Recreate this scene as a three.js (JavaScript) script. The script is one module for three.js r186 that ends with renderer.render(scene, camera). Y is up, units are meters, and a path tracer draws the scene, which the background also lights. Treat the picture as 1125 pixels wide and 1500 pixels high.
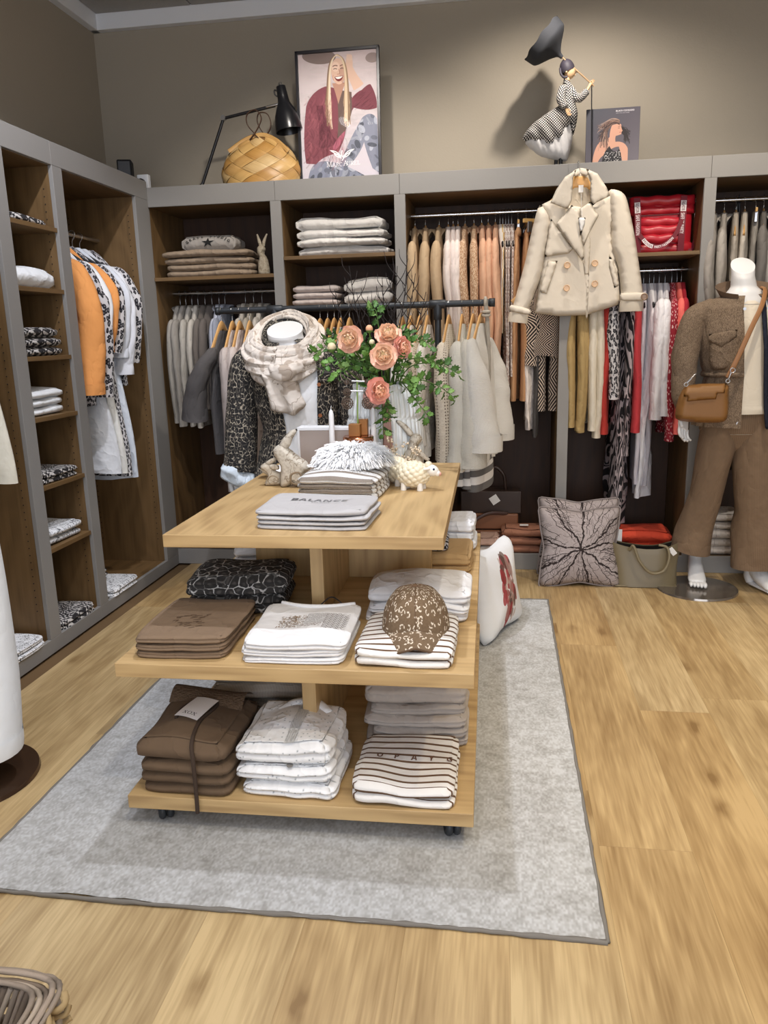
import * as THREE from 'three';
import { RoundedBoxGeometry } from 'three/addons/geometries/RoundedBoxGeometry.js';
import { mergeGeometries, mergeVertices } from 'three/addons/utils/BufferGeometryUtils.js';
import { RectAreaLightUniformsLib } from 'three/addons/lights/RectAreaLightUniformsLib.js';

// ---------------------------------------------------------------- camera, light, exposure
const scene = new THREE.Scene();
scene.background = new THREE.Color(0x0b0a09);
const camera = new THREE.PerspectiveCamera(66.65, 1125 / 1500, 0.05, 40);
camera.rotation.order = 'YXZ';
camera.position.set(0, 1.35, 0);
camera.rotation.set(-0.22298, 0.1511, -0.02627);
const renderer = new THREE.WebGLRenderer({ antialias: true });
renderer.toneMapping = THREE.LinearToneMapping;
renderer.toneMappingExposure = 0.84;
renderer.shadowMap.enabled = true;
renderer.shadowMap.type = THREE.PCFSoftShadowMap;
RectAreaLightUniformsLib.init();
// unseen ceiling spotlights: [x, z, target x, y, z, candela, cone radians, colour]
const UNSEEN_SPOTS = [
  [0.33, -4.02, 0.36, 1.8, -4.6, 5.6, 1.2, '#fff5ea'],
  [-0.62, -2.62, -0.6, 0.0, -2.2, 12, 0.8, '#f4f6ff'],
  [1.25, -2.1, 1.05, 0.0, -2.45, 13, 0.5, '#ffe3b0'],
  [-1.25, -2.5, -2.2, 1.2, -3.6, 10, 0.62, '#f6f7ff'],
  [-0.75, -3.4, -0.9, 1.5, -4.7, 8, 0.8, '#fdf4ea'],
  [1.1, -3.2, 1.2, 1.0, -4.4, 8, 0.7, '#fff0dc'],
  [0.2, -0.4, 0.1, 0.0, -1.2, 8, 0.85, '#fff2dc'],
  [-0.5, -1.3, -0.6, 0.4, -2.0, 5, 0.7, '#f4f6ff'],
];
const FILL_PANELS = [[-0.9, 0.4, 1.2, 1.2, 6.0, '#f1f4ff'], [1.2, -0.9, 1.2, 1.2, 6.0, '#fff6ea'], [0.2, 2.2, 1.8, 1.2, 5, '#f4f6ff']];  // fill panels added out of view for ambient light
const UNSEEN_WINDOW_LIGHT = 3.8;  // strength of the unseen window light behind the viewer

// ---------------------------------------------------------------- numbers and noise
function rngOf(seed) { let s = seed | 0; return () => { s = (s + 0x6d2b79f5) | 0; let t = Math.imul(s ^ (s >>> 15), 1 | s); t = (t + Math.imul(t ^ (t >>> 7), 61 | t)) ^ t; return ((t ^ (t >>> 14)) >>> 0) / 4294967296; }; }
const hash = (x, y, s = 0) => { let h = Math.imul(x, 374761393) ^ Math.imul(y, 668265263) ^ Math.imul(s, 1274126177); h = Math.imul(h ^ (h >>> 13), 1274126177); return ((h ^ (h >>> 16)) >>> 0) / 4294967296; };
const mod = (a, n) => ((a % n) + n) % n, lerp = (a, b, t) => a + (b - a) * t, clamp = (x, a = 0, b = 1) => Math.min(b, Math.max(a, x)), sstep = (a, b, x) => { const t = clamp((x - a) / (b - a)); return t * t * (3 - 2 * t); };
function vn(x, y, px = 1e6, py = 1e6, s = 0) { const xi = Math.floor(x), yi = Math.floor(y), fx = x - xi, fy = y - yi, u = fx * fx * (3 - 2 * fx), v = fy * fy * (3 - 2 * fy); const h = (a, b) => hash(mod(a, px), mod(b, py), s); return lerp(lerp(h(xi, yi), h(xi + 1, yi), u), lerp(h(xi, yi + 1), h(xi + 1, yi + 1), u), v); }
function fbm(u, v, px, py, oct = 4, s = 0) { let a = 0.5, r = 0, n = 0; for (let o = 0; o < oct; o++) { r += a * vn(u * px, v * py, px, py, s + o * 7); n += a; a *= 0.5; px *= 2; py *= 2; } return r / n; }
const n3 = (x, y, z) => vn(x + z * 0.73, y - z * 0.41, 1e6, 1e6, 3) - 0.5;

// ---------------------------------------------------------------- textures
const finish = (t, srgb) => { t.wrapS = t.wrapT = THREE.RepeatWrapping; t.magFilter = THREE.LinearFilter; t.minFilter = THREE.LinearMipmapLinearFilter; t.generateMipmaps = true; t.colorSpace = srgb ? THREE.SRGBColorSpace : THREE.NoColorSpace; t.needsUpdate = true; return t; };
function dtex(w, h, fn, srgb = true, size = [1, 1]) { const d = new Uint8Array(w * h * 4); for (let y = 0; y < h; y++) for (let x = 0; x < w; x++) { const c = fn(x / w, y / h), i = (y * w + x) * 4; if (typeof c === 'number') d[i] = d[i + 1] = d[i + 2] = clamp(c) * 255; else { d[i] = clamp(c[0], 0, 255); d[i + 1] = clamp(c[1], 0, 255); d[i + 2] = clamp(c[2], 0, 255); } d[i + 3] = 255; } const t = finish(new THREE.DataTexture(d, w, h), srgb); t.repeat.set(1 / size[0], 1 / size[1]); return t; }
function ctex(w, h, draw, size = null) { const c = document.createElement('canvas'); c.width = w; c.height = h; const g = c.getContext('2d'); draw(g, w, h); const t = finish(new THREE.CanvasTexture(c), true); if (size) t.repeat.set(1 / size[0], 1 / size[1]); else t.wrapS = t.wrapT = THREE.ClampToEdgeWrapping; return t; }
const mix3 = (a, b, t) => [lerp(a[0], b[0], t), lerp(a[1], b[1], t), lerp(a[2], b[2], t)];
function voronoi(n, seed, jit, fn, warp = 0, aspect = 1) { const py = Math.max(1, Math.round(n * aspect)); return (u, v) => { const wu = warp * (fbm(u, v, 8, 8, 2, seed) - 0.5), wv = warp * (fbm(u, v, 8, 8, 2, seed + 50) - 0.5); const x = mod(u + wu, 1) * n, y = mod(v + wv, 1) * py, xi = Math.floor(x), yi = Math.floor(y); let f1 = 9, f2 = 9, id = 0, dx = 0, dy = 0; for (let a = -1; a < 2; a++) for (let b = -1; b < 2; b++) { const cx = xi + a, cy = yi + b, hx = mod(cx, n), hy = mod(cy, py); const qx = cx + 0.5 + (hash(hx, hy, seed) - 0.5) * jit - x, qy = cy + 0.5 + (hash(hx, hy, seed + 9) - 0.5) * jit - y, d = Math.hypot(qx, qy); if (d < f1) { f2 = f1; f1 = d; id = hash(hx, hy, seed + 3); dx = qx; dy = qy; } else if (d < f2) f2 = d; } return fn(f1, f2, id, u, v, Math.atan2(dy, dx)); }; }
const grain = (base, dark, a, b, long) => (u, v) => { const w = fbm(u, v, 3, 2, 3, 11); const f = fbm(u, v, 60, long, 3, 5), rings = 0.5 + 0.5 * Math.sin(6.283 * (u * 7 + 2.6 * (w - 0.5) + 0.5 * Math.sin(6.283 * v))); const k = fbm(u, v, 6, 3, 3, 23); return mix3(base, dark, clamp(a * f * (0.55 + 0.9 * rings) + b * (k - 0.45))); };
const T = {
  oak: dtex(512, 512, grain([203, 173, 124], [168, 138, 94], 0.85, 0.5, 4), true, [0.7, 0.9]),
  floor: dtex(1024, 1024, (u, v) => { const w = fbm(u, v, 5, 3, 4, 41), f = fbm(u, v, 110, 6, 3, 42), big = fbm(u, v, 7, 5, 3, 43), band = fbm(u, v, 9, 2, 3, 44); const ring = 0.5 + 0.5 * Math.sin(6.283 * (u * 16 + 5.5 * (w - 0.5))); let t = 0.46 * f + 0.3 * ring * fbm(u, v, 10, 4, 2, 45) + 1.0 * (band - 0.42) + 0.55 * (big - 0.45); let kn = 0; for (let i = 0; i < 9; i++) { const kx = hash(i, 1, 77), ky = hash(i, 2, 77); let dx = Math.abs(u - kx), dy = Math.abs(v - ky); dx = Math.min(dx, 1 - dx); dy = Math.min(dy, 1 - dy); const d = Math.hypot(dx / 0.011, dy / 0.02); kn = Math.max(kn, Math.exp(-d * d * 0.6) * 0.8 * (0.4 + vn(u * 90, v * 60, 90, 60, 8))); } return mix3([204, 181, 138], [140, 115, 78], clamp(t * 0.95 + 0.5 * (fbm(u, v, 260, 18, 2, 47) - 0.47) + kn)); }, true, [1.3, 1.7]),
  wood: dtex(512, 512, grain([136, 111, 77], [108, 87, 57], 0.8, 0.5, 3), true, [0.6, 0.9]),
  rug: dtex(1024, 1024, (u, v) => { const a = fbm(u, v, 5, 5, 4, 61), b = fbm(u, v, 320, 300, 1, 62), c = fbm(u, v, 24, 70, 3, 63), d = fbm(u, v, 14, 12, 4, 66); const wear = sstep(0.53, 0.62, c * 0.5 + d * 0.5), pale = sstep(0.5, 0.75, a); const t = clamp(0.4 + 0.22 * wear - 0.3 * pale + 0.7 * (b - 0.5) + 0.5 * (fbm(u, v, 60, 110, 2, 68) - 0.5) + 0.5 * (a - 0.5)); return mix3([202, 204, 205], [156, 155, 152], t); }, true, [1.61, 2.33]),
  wrinkle: dtex(512, 512, (u, v) => { const w = fbm(u, v, 3, 3, 3, 71), r1 = Math.abs(fbm(u + 0.05 * w, v, 5, 4, 4, 72) - 0.5) * 2, r2 = Math.abs(fbm(u, v, 7, 9, 3, 73) - 0.5) * 2; return clamp(0.75 * (1 - Math.pow(r1, 0.6)) + 0.3 * (1 - r2)); }, false, [0.42, 0.42]),
  weave: dtex(256, 256, (u, v) => 0.5 + 0.25 * Math.sin(u * 6.283 * 64) * Math.sin(v * 6.283 * 64) + 0.3 * (hash(Math.floor(u * 256), Math.floor(v * 256), 4) - 0.5), false, [0.14, 0.14]),
  knit: dtex(256, 256, (u, v) => { const x = mod(u * 32, 1), y = mod(v * 32 + Math.abs(x - 0.5) * 1.0, 1); return 0.35 + 0.4 * Math.sin(x * Math.PI) + 0.25 * Math.sin(y * 6.283); }, false, [0.16, 0.16]),
  leopard: dtex(384, 384, voronoi(12, 5, 0.85, (f1, f2, id, u, v, an) => { const e = f2 - f1, m = fbm(u, v, 40, 40, 2, 9); const net = 1 - sstep(0.06, 0.26, e + 0.3 * (m - 0.5)); const core = 1 - sstep(0.12, 0.26, f1 + 0.12 * (m - 0.5)); const br = sstep(0.36, 0.56, fbm(u, v, 22, 22, 2, 14)); return mix3(mix3([30, 29, 30], [104, 96, 86], core * (id > 0.3 ? 0.8 : 0.1)), [178, 168, 150], net * (0.25 + 0.75 * br)); }, 0.07), true, [0.24, 0.24]),
  giraffe: dtex(384, 384, voronoi(7, 15, 0.9, (f1, f2, id, u, v) => { const e = f2 - f1 + 0.12 * (fbm(u, v, 40, 40, 2, 3) - 0.5); const net = 1 - sstep(0.06, 0.14, e); return mix3(mix3([52, 50, 48], [86, 82, 78], 1 - sstep(0.1, 0.3, f1)), [196, 194, 190], net * (0.35 + 0.65 * sstep(0.38, 0.55, fbm(u, v, 9, 9, 2, 4)))); }, 0.08), true, [0.22, 0.22]),
  cheetah: dtex(384, 384, voronoi(12, 25, 0.9, (f1, f2, id, u, v, an) => { const m = fbm(u, v, 30, 30, 2, 8) - 0.5; const d = f1 + 0.3 * m; return mix3(mix3([120, 118, 120], [26, 26, 34], sstep(0.1, 0.2, d)), [208, 206, 208], sstep(0.36, 0.44, d)); }, 0.03), true, [0.26, 0.26]),
  zebra: dtex(384, 384, (u, v) => { const w = fbm(u, v, 4, 4, 3, 31); const s = Math.sin(6.283 * (5 * v + 2.6 * Math.sin(6.283 * (u * 2 + w)) * 0.35 + 2 * (w - 0.5))) + 0.9 * (fbm(u, v, 9, 9, 2, 32) - 0.5); return mix3([30, 27, 30], [182, 168, 170], sstep(-0.02, 0.2, s)); }, true, [0.3, 0.5]),
  animal: dtex(384, 384, (u, v) => { const w = fbm(u, v, 5, 5, 3, 33); const s = Math.sin(6.283 * (7 * u + 1.5 * w)) * Math.sin(6.283 * (5 * v + 2 * w)); return mix3([40, 38, 40], [200, 196, 192], sstep(0.0, 0.16, s + 0.5 * (fbm(u, v, 12, 12, 2, 1) - 0.5))); }, true, [0.22, 0.22]),
  herring: dtex(384, 384, (u, v) => { const x = Math.floor(u * 6), y = Math.floor(v * 6), s = (x + y) % 2 ? 1 : -1; const p = mod(u * 24 + s * v * 24, 1); return p < 0.52 ? [38, 32, 30] : [226, 206, 186]; }, true, [0.42, 0.42]),
  floral: dtex(384, 384, voronoi(9, 45, 0.9, (f1, f2, id, u, v) => { const m = fbm(u, v, 26, 26, 3, 12); return mix3([238, 232, 226], [138, 102, 84], sstep(0.47, 0.56, m + 0.25 * (0.5 - f1)) * (0.6 + 0.4 * id)); }, 0.05), true, [0.25, 0.25]),
  check: dtex(128, 128, (u, v) => (Math.floor(u * 2) + Math.floor(v * 2)) % 2 ? [240, 232, 214] : [222, 184, 118], true, [0.11, 0.11]),
  tweed: dtex(256, 256, (u, v) => { const m = fbm(u, v, 70, 50, 2, 17); return mix3([222, 196, 166], [170, 126, 92], sstep(0.38, 0.64, m)); }, true, [0.2, 0.2]),
  brownspeck: dtex(384, 384, (u, v) => { const m = fbm(u, v, 90, 60, 3, 18); return mix3([140, 121, 101], [100, 84, 68], sstep(0.36, 0.64, m)); }, true, [0.14, 0.14]),
  cord: dtex(256, 256, (u, v) => mix3([138, 115, 92], [116, 96, 76], 0.5 + 0.35 * Math.sin(u * 6.283 * 24) + 0.5 * (fbm(u, v, 6, 20, 3, 3) - 0.5)), true, [0.2, 0.5]),
  capprint: dtex(384, 384, voronoi(12, 55, 0.8, (f1, f2, id, u, v, an) => { const open = mod(an / 6.283 + id, 1); const ring = Math.abs(f1 - 0.27) < 0.085 + 0.05 * (fbm(u, v, 30, 30, 1, 6) - 0.5) && open > 0.3 && mod(open * 2.7 + id, 1) > 0.16; return ring ? [228, 216, 198] : mix3([128, 106, 82], [110, 90, 68], fbm(u, v, 60, 60, 2, 2)); }, 0.04, 0.8), true, [0.24, 0.24]),
  stripebrown: dtex(32, 256, (u, v) => { const s = mod(v * 8, 1); return s < 0.26 ? [104, 78, 58] : [236, 234, 231]; }, true, [0.2, 0.27]),
  stripegrey: dtex(32, 256, (u, v) => { const s = mod(v * 4, 1); return s < 0.34 ? [150, 140, 130] : [238, 238, 238]; }, true, [0.2, 0.2]),
  stripewide: dtex(32, 256, (u, v) => mod(v * 2, 1) < 0.5 ? [112, 110, 108] : [232, 230, 226], true, [0.1, 0.13]),
  dots: dtex(256, 256, (u, v) => { const a = Math.abs(mod((u + v) * 8, 1) - 0.5), b = Math.abs(mod((u - v) * 8, 1) - 0.5); return a < 0.3 && b < 0.3 ? [226, 222, 216] : [26, 25, 28]; }, true, [0.11, 0.11]),
  redprint: dtex(256, 256, voronoi(9, 65, 0.9, (f1, f2, id) => f1 < 0.22 ? [230, 190, 188] : [150, 34, 50]), true, [0.18, 0.18]),
  eyelet: dtex(384, 384, voronoi(11, 75, 0.95, (f1, f2, id) => id > 0.55 && f1 < 0.09 ? [160, 163, 166] : id > 0.55 && f1 < 0.2 ? [222, 225, 227] : [240, 241, 242]), true, [0.2, 0.2]),
  script: dtex(384, 384, (u, v) => { const w = fbm(u, v, 12, 14, 3, 91); const s = Math.abs(w - 0.5), s2 = Math.abs(fbm(u, v, 9, 20, 3, 95) - 0.48); return s < 0.018 || s2 < 0.016 ? [52, 54, 60] : [232, 234, 237]; }, true, [0.24, 0.24]),
  scarf: dtex(384, 384, (u, v) => { const w = fbm(u, v, 4, 4, 4, 96), s = Math.abs(w - 0.52); const blot = sstep(0.6, 0.68, fbm(u, v, 6, 6, 3, 97)); return mix3(mix3([224, 215, 205], [176, 160, 146], blot * 0.8), [140, 124, 110], s < 0.01 ? 0.6 : 0); }, true, [0.34, 0.34]),
  crochet: dtex(256, 256, (u, v) => { const x = mod(u * 10, 1), y = mod(v * 14, 1); const hole = Math.hypot(x - 0.5, y - 0.5) < 0.24 && Math.floor(u * 10) % 3 !== 0; return hole ? [112, 100, 86] : mix3([228, 219, 204], [196, 184, 166], fbm(u, v, 40, 40, 2, 1)); }, true, [0.16, 0.16]),
  ribline: dtex(256, 64, (u, v) => mix3([196, 187, 176], [140, 131, 120], 0.5 + 0.5 * Math.sin(u * 6.283 * 40)), true, [0.2, 0.2]),
  woven: dtex(256, 256, (u, v) => { const f = fbm(u, v, 50, 4, 3, 6), k = fbm(u, v, 4, 3, 2, 9); return mix3([214, 184, 132], [170, 136, 86], clamp(0.6 * f + 0.8 * (k - 0.4))); }, true, [0.2, 0.2]),
  carved: dtex(384, 384, (u, v) => { const w = fbm(u, v, 5, 4, 4, 121), l = Math.abs(w - 0.5), k = fbm(u, v, 24, 24, 3, 122); return mix3([206, 199, 186], [138, 124, 106], clamp((l < 0.016 ? 0.6 : 0) + 0.8 * (k - 0.4))); }, true, [0.16, 0.16]),
  wall: dtex(256, 256, (u, v) => 0.5 + 0.5 * (fbm(u, v, 60, 60, 3, 8) - 0.5), false, [0.4, 0.4]),
};
T.stripebrown.offset.y = 0.056;
// ---------------------------------------------------------------- materials
const mcache = new Map();
function mat(color, o = {}) { const key = JSON.stringify([color, Object.keys(o).map((k) => [k, o[k]?.isTexture ? o[k].uuid : o[k]])]); if (!mcache.has(key)) mcache.set(key, new THREE.MeshStandardMaterial({ color, roughness: 0.85, side: THREE.DoubleSide, ...o })); return mcache.get(key); }
const cloth = (color, map = null, wr = 0.006, o = {}) => mat(color, { ...(map ? { map } : {}), bumpMap: T.wrinkle, bumpScale: wr, roughness: 0.93, ...o });
const knit = (color, map = null) => mat(color, { ...(map ? { map } : {}), bumpMap: T.knit, bumpScale: 0.003, roughness: 0.97 });
const M = {
  grey: mat('#8e8c89', { roughness: 0.55, bumpMap: T.wall, bumpScale: 0.0004 }), wall: mat('#a2998a', { roughness: 0.95, bumpMap: T.wall, bumpScale: 0.0008 }),
  white: mat('#e6e8ec', { roughness: 0.7 }), oak: mat('#ffffff', { map: T.oak, roughness: 0.5 }), wood: mat('#e6dccd', { map: T.wood, roughness: 0.55 }), darkwood: mat('#80624a', { map: T.wood, roughness: 0.6 }),
  chrome: new THREE.MeshStandardMaterial({ color: '#d9d9d9', metalness: 1, roughness: 0.22 }), pipe: mat('#3c4045', { roughness: 0.45, metalness: 0.55 }), black: mat('#17171a', { roughness: 0.4 }), blackmatt: mat('#1a1a1c', { roughness: 0.9 }),
  hangwood: mat('#cfa268', { roughness: 0.4 }), steel: new THREE.MeshStandardMaterial({ color: '#bfc0c2', metalness: 1, roughness: 0.3 }), mannequin: mat('#e8e9ea', { roughness: 0.35 }), paper: mat('#efefee', { roughness: 0.8 }), copper: new THREE.MeshStandardMaterial({ color: '#c98a68', metalness: 1, roughness: 0.2 }),
};

// ---------------------------------------------------------------- objects
const taken = new Map();
function numbered(name) { const n = taken.get(name) ?? 0; taken.set(name, n + 1); return n ? `${name}_${String(n).padStart(3, '0')}` : name; }
function thing(name, label, category, p = [0, 0, 0], turn = 0, group = null) { const o = new THREE.Group(); o.name = numbered(name); scene.add(o); o.position.set(...p); o.rotation.y = turn; o.userData = { label, category }; if (group) o.userData.group = group; return o; }
function part(parent, name, g, m, o = {}) { const x = new THREE.Mesh(g, m); x.name = parent === scene ? numbered(name) : name; parent.add(x); x.castShadow = x.receiveShadow = true; if (o.label) x.userData.label = o.label; if (o.kind) x.userData.kind = o.kind; if (o.p) x.position.set(...o.p); if (o.r) x.rotation.set(...o.r); return x; }
function single(name, g, m, label, category, o = {}) { const x = part(scene, name, g, m, o); x.userData = { label, category }; if (o.group) x.userData.group = o.group; if (o.kind) x.userData.kind = o.kind; return x; }
function structure(name, g, m) { const x = part(scene, name, g, m); x.userData = { kind: 'structure' }; return x; }

// ---------------------------------------------------------------- shapes
const merge = (list) => mergeGeometries(list.map((g) => { const c = g.index ? g.toNonIndexed() : g; for (const k of Object.keys(c.attributes)) if (!['position', 'normal', 'uv'].includes(k)) c.deleteAttribute(k); return c; }), false);
function smooth(g, deg = 180) { const p = g.attributes.position, acc = new Map(), a = new THREE.Vector3(), b = new THREE.Vector3(), c = new THREE.Vector3(), idx = g.index ? g.index.array : null, n = idx ? idx.length : p.count; const key = (i) => Math.round(p.getX(i) * 2e4) + ',' + Math.round(p.getY(i) * 2e4) + ',' + Math.round(p.getZ(i) * 2e4); const keys = []; for (let i = 0; i < p.count; i++) keys.push(key(i)); for (let t = 0; t < n; t += 3) { const i = idx ? [idx[t], idx[t + 1], idx[t + 2]] : [t, t + 1, t + 2]; a.fromBufferAttribute(p, i[0]); b.fromBufferAttribute(p, i[1]); c.fromBufferAttribute(p, i[2]); b.sub(a); c.sub(a); b.cross(c); for (const k of i) { const q = acc.get(keys[k]); if (q) q.add(b); else acc.set(keys[k], b.clone()); } } const nn = new Float32Array(p.count * 3); for (let i = 0; i < p.count; i++) { const q = acc.get(keys[i]) ?? a.set(0, 1, 0), l = q.length() || 1; nn[i * 3] = q.x / l; nn[i * 3 + 1] = q.y / l; nn[i * 3 + 2] = q.z / l; } g.setAttribute('normal', new THREE.BufferAttribute(nn, 3)); return g; }
function triUV(g, along = 'y') { const p = g.attributes.position, n = g.attributes.normal, uv = new Float32Array(p.count * 2); for (let i = 0; i < p.count; i++) { const x = p.getX(i), y = p.getY(i), z = p.getZ(i), ax = Math.abs(n.getX(i)), ay = Math.abs(n.getY(i)), az = Math.abs(n.getZ(i)); let q = ax > ay && ax > az ? [z, y] : ay > az ? [x, z] : [x, y]; if (along === 'x') q = ax > ay && ax > az ? [z, y] : ay > az ? [z, x] : [y, x]; if (along === 'z') q = ax > ay && ax > az ? [y, z] : ay > az ? [x, z] : [y, x]; uv[i * 2] = q[0]; uv[i * 2 + 1] = q[1]; } g.setAttribute('uv', new THREE.BufferAttribute(uv, 2)); return g; }
// a box from low to high corner with softened edges, uv in metres
function box(x0, y0, z0, x1, y1, z1, along = 'y', r = 0.002) { const g = new RoundedBoxGeometry(x1 - x0, y1 - y0, z1 - z0, 1, Math.min(r, (x1 - x0) / 3, (y1 - y0) / 3, (z1 - z0) / 3)); g.translate((x0 + x1) / 2, (y0 + y1) / 2, (z0 + z1) / 2); return triUV(g, along); }
// a surface fn(u, v) -> [x, y, z], uv scaled to metres by su, sv
function surf(nu, nv, fn, su = 1, sv = 1) { const p = [], uv = [], ix = []; for (let j = 0; j <= nv; j++) for (let i = 0; i <= nu; i++) { const q = fn(i / nu, j / nv); p.push(q[0], q[1], q[2]); uv.push(i / nu * su, j / nv * sv); } for (let j = 0; j < nv; j++) for (let i = 0; i < nu; i++) { const a = j * (nu + 1) + i; ix.push(a, a + 1, a + nu + 1, a + 1, a + nu + 2, a + nu + 1); } const g = new THREE.BufferGeometry(); g.setAttribute('position', new THREE.Float32BufferAttribute(p, 3)); g.setAttribute('uv', new THREE.Float32BufferAttribute(uv, 2)); g.setIndex(ix); return smooth(g); }
const V = (a) => new THREE.Vector3(...a);
// a tube through points with radii [a along the side axis, b across], optional wrinkle
function tube(pts, rad, o = {}) { const { nu = 12, nv = 16, ref = [0, 0, 1], wr = 0, wf = 30, caps = true, seed = 0, pow = 1 } = o; const c = new THREE.CatmullRomCurve3(pts.map(V), false, 'centripetal'); const L = c.getLength(), R = V(ref), P = [], r0 = []; const rr = (t) => { const f = t * (rad.length - 1), i = Math.min(rad.length - 2, Math.floor(f)), k = f - i; const A = [].concat(rad[i]), B = [].concat(rad[i + 1] ?? rad[i]); const a = lerp(A[0], B[0], k), b = lerp(A[1] ?? A[0], B[1] ?? B[0], k); return [a, b]; }; const rings = []; for (let j = 0; j <= nv; j++) { const t = j / nv, q = c.getPoint(t), d = c.getTangent(t), s = new THREE.Vector3().crossVectors(d, R).normalize(), n = new THREE.Vector3().crossVectors(s, d).normalize(); rings.push([q, s, n, rr(t), t]); } const sg = (x) => Math.sign(x) * Math.pow(Math.abs(x), pow); const fn = (u, v) => { const j = Math.round(v * (caps ? nv + 2 : nv)) - (caps ? 1 : 0), k = clamp(j, 0, nv), [q, s, n, [a, b], t] = rings[k]; const f = (caps && (j < 0 || j > nv)) ? 0 : 1, th = u * 6.2832; const w = wr ? 1 + wr * n3(Math.cos(th) * 1.3 + seed, t * L * wf, Math.sin(th) * 1.3) * 2 : 1; const A = a * f * w * sg(Math.cos(th)), B = b * f * w * sg(Math.sin(th)); return [q.x + s.x * A + n.x * B, q.y + s.y * A + n.y * B, q.z + s.z * A + n.z * B]; }; const gm = Math.max(...rad.map((q) => { const r = [].concat(q); return r[0] + (r[1] ?? r[0]); })); return surf(nu, caps ? nv + 2 : nv, fn, Math.PI * gm, L); }
const rod = (a, b, r, n = 10) => tube([a, [(a[0] + b[0]) / 2, (a[1] + b[1]) / 2, (a[2] + b[2]) / 2], b], [r, r], { nu: n, nv: 2, ref: Math.abs(a[2] - b[2]) > Math.abs(a[1] - b[1]) + Math.abs(a[0] - b[0]) ? [0, 1, 0] : [0, 0, 1] });
// horizontal sections [y, cx, cz, rx, rz] lofted; a0..a1 in turns from the front (+z) for open garments
function loft(sec, o = {}) { const { nu = 32, nv = 28, a0 = -0.5, a1 = 0.5, fold = 0, fk = 6, seed = 0, pow = 1, cap = false } = o; const at = (t) => { const f = t * (sec.length - 1), i = Math.min(sec.length - 2, Math.floor(f)), k = f - i, s = k * k * (3 - 2 * k); return sec[i].map((x, n) => lerp(x, sec[i + 1][n], n === 0 ? k : lerp(k, s, 0.5))); }; const sg = (x) => Math.sign(x) * Math.pow(Math.abs(x), pow); const A0 = typeof a0 === 'function' ? a0 : () => a0, A1 = typeof a1 === 'function' ? a1 : () => a1; const fn = (u, v) => { const t = cap ? clamp((v * (nv + 2) - 1) / nv) : v, end = cap && (v * (nv + 2) < 0.5 || v * (nv + 2) > nv + 1.5) ? 0 : 1; const [y, cx, cz, rx, rz] = at(t), th = lerp(A0(t), A1(t), u) * 6.2832; const w = end * (1 + (fold ? fold * t * Math.sin(th * fk + seed + 2 * t) + fold * 1.2 * n3(Math.sin(th) * 2 + seed, t * 5, Math.cos(th) * 2) : 0)); return [cx + rx * w * sg(Math.sin(th)), y, cz + rz * w * sg(Math.cos(th))]; }; const m = sec[Math.floor(sec.length / 2)]; return surf(nu, cap ? nv + 2 : nv, fn, Math.PI * (m[3] + m[4]), Math.abs(sec[0][0] - sec[sec.length - 1][0])); }

// a stuffed or folded sheet with its own outline: points meshed, thickness rising from the edge; bend(x, y) moves it in depth
function inside(p, x, y) { let c = false; for (let i = 0, j = p.length - 1; i < p.length; j = i++) if ((p[i][1] > y) !== (p[j][1] > y) && x < ((p[j][0] - p[i][0]) * (y - p[i][1])) / (p[j][1] - p[i][1]) + p[i][0]) c = !c; return c; }
function edgeDist(p, x, y) { let m = 1e9; for (let i = 0, j = p.length - 1; i < p.length; j = i++) { const ax = p[j][0], ay = p[j][1], dx = p[i][0] - ax, dy = p[i][1] - ay, t = clamp(((x - ax) * dx + (y - ay) * dy) / (dx * dx + dy * dy || 1)); m = Math.min(m, Math.hypot(x - ax - t * dx, y - ay - t * dy)); } return m; }
function delaunay(P) { const n = P.length, T = [[n, n + 1, n + 2]], Q = [...P, [-99, -99], [99, -99], [0, 199]]; const circ = (t) => { const [a, b, c] = t.map((i) => Q[i]), d = 2 * (a[0] * (b[1] - c[1]) + b[0] * (c[1] - a[1]) + c[0] * (a[1] - b[1])), A = a[0] ** 2 + a[1] ** 2, B = b[0] ** 2 + b[1] ** 2, C = c[0] ** 2 + c[1] ** 2; const ux = (A * (b[1] - c[1]) + B * (c[1] - a[1]) + C * (a[1] - b[1])) / d, uy = (A * (c[0] - b[0]) + B * (a[0] - c[0]) + C * (b[0] - a[0])) / d; t.c = [ux, uy, (a[0] - ux) ** 2 + (a[1] - uy) ** 2]; return t; }; let tri = T.map(circ); for (let i = 0; i < n; i++) { const [x, y] = Q[i], edges = new Map(), keep = []; for (const t of tri) { if ((x - t.c[0]) ** 2 + (y - t.c[1]) ** 2 < t.c[2]) for (let k = 0; k < 3; k++) { const a = t[k], b = t[(k + 1) % 3], q = a < b ? a + '_' + b : b + '_' + a; if (edges.has(q)) edges.set(q, null); else edges.set(q, [a, b]); } else keep.push(t); } for (const e of edges.values()) if (e) keep.push(circ([e[0], e[1], i])); tri = keep; } return tri.filter((t) => t.every((k) => k < n)); }
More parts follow.
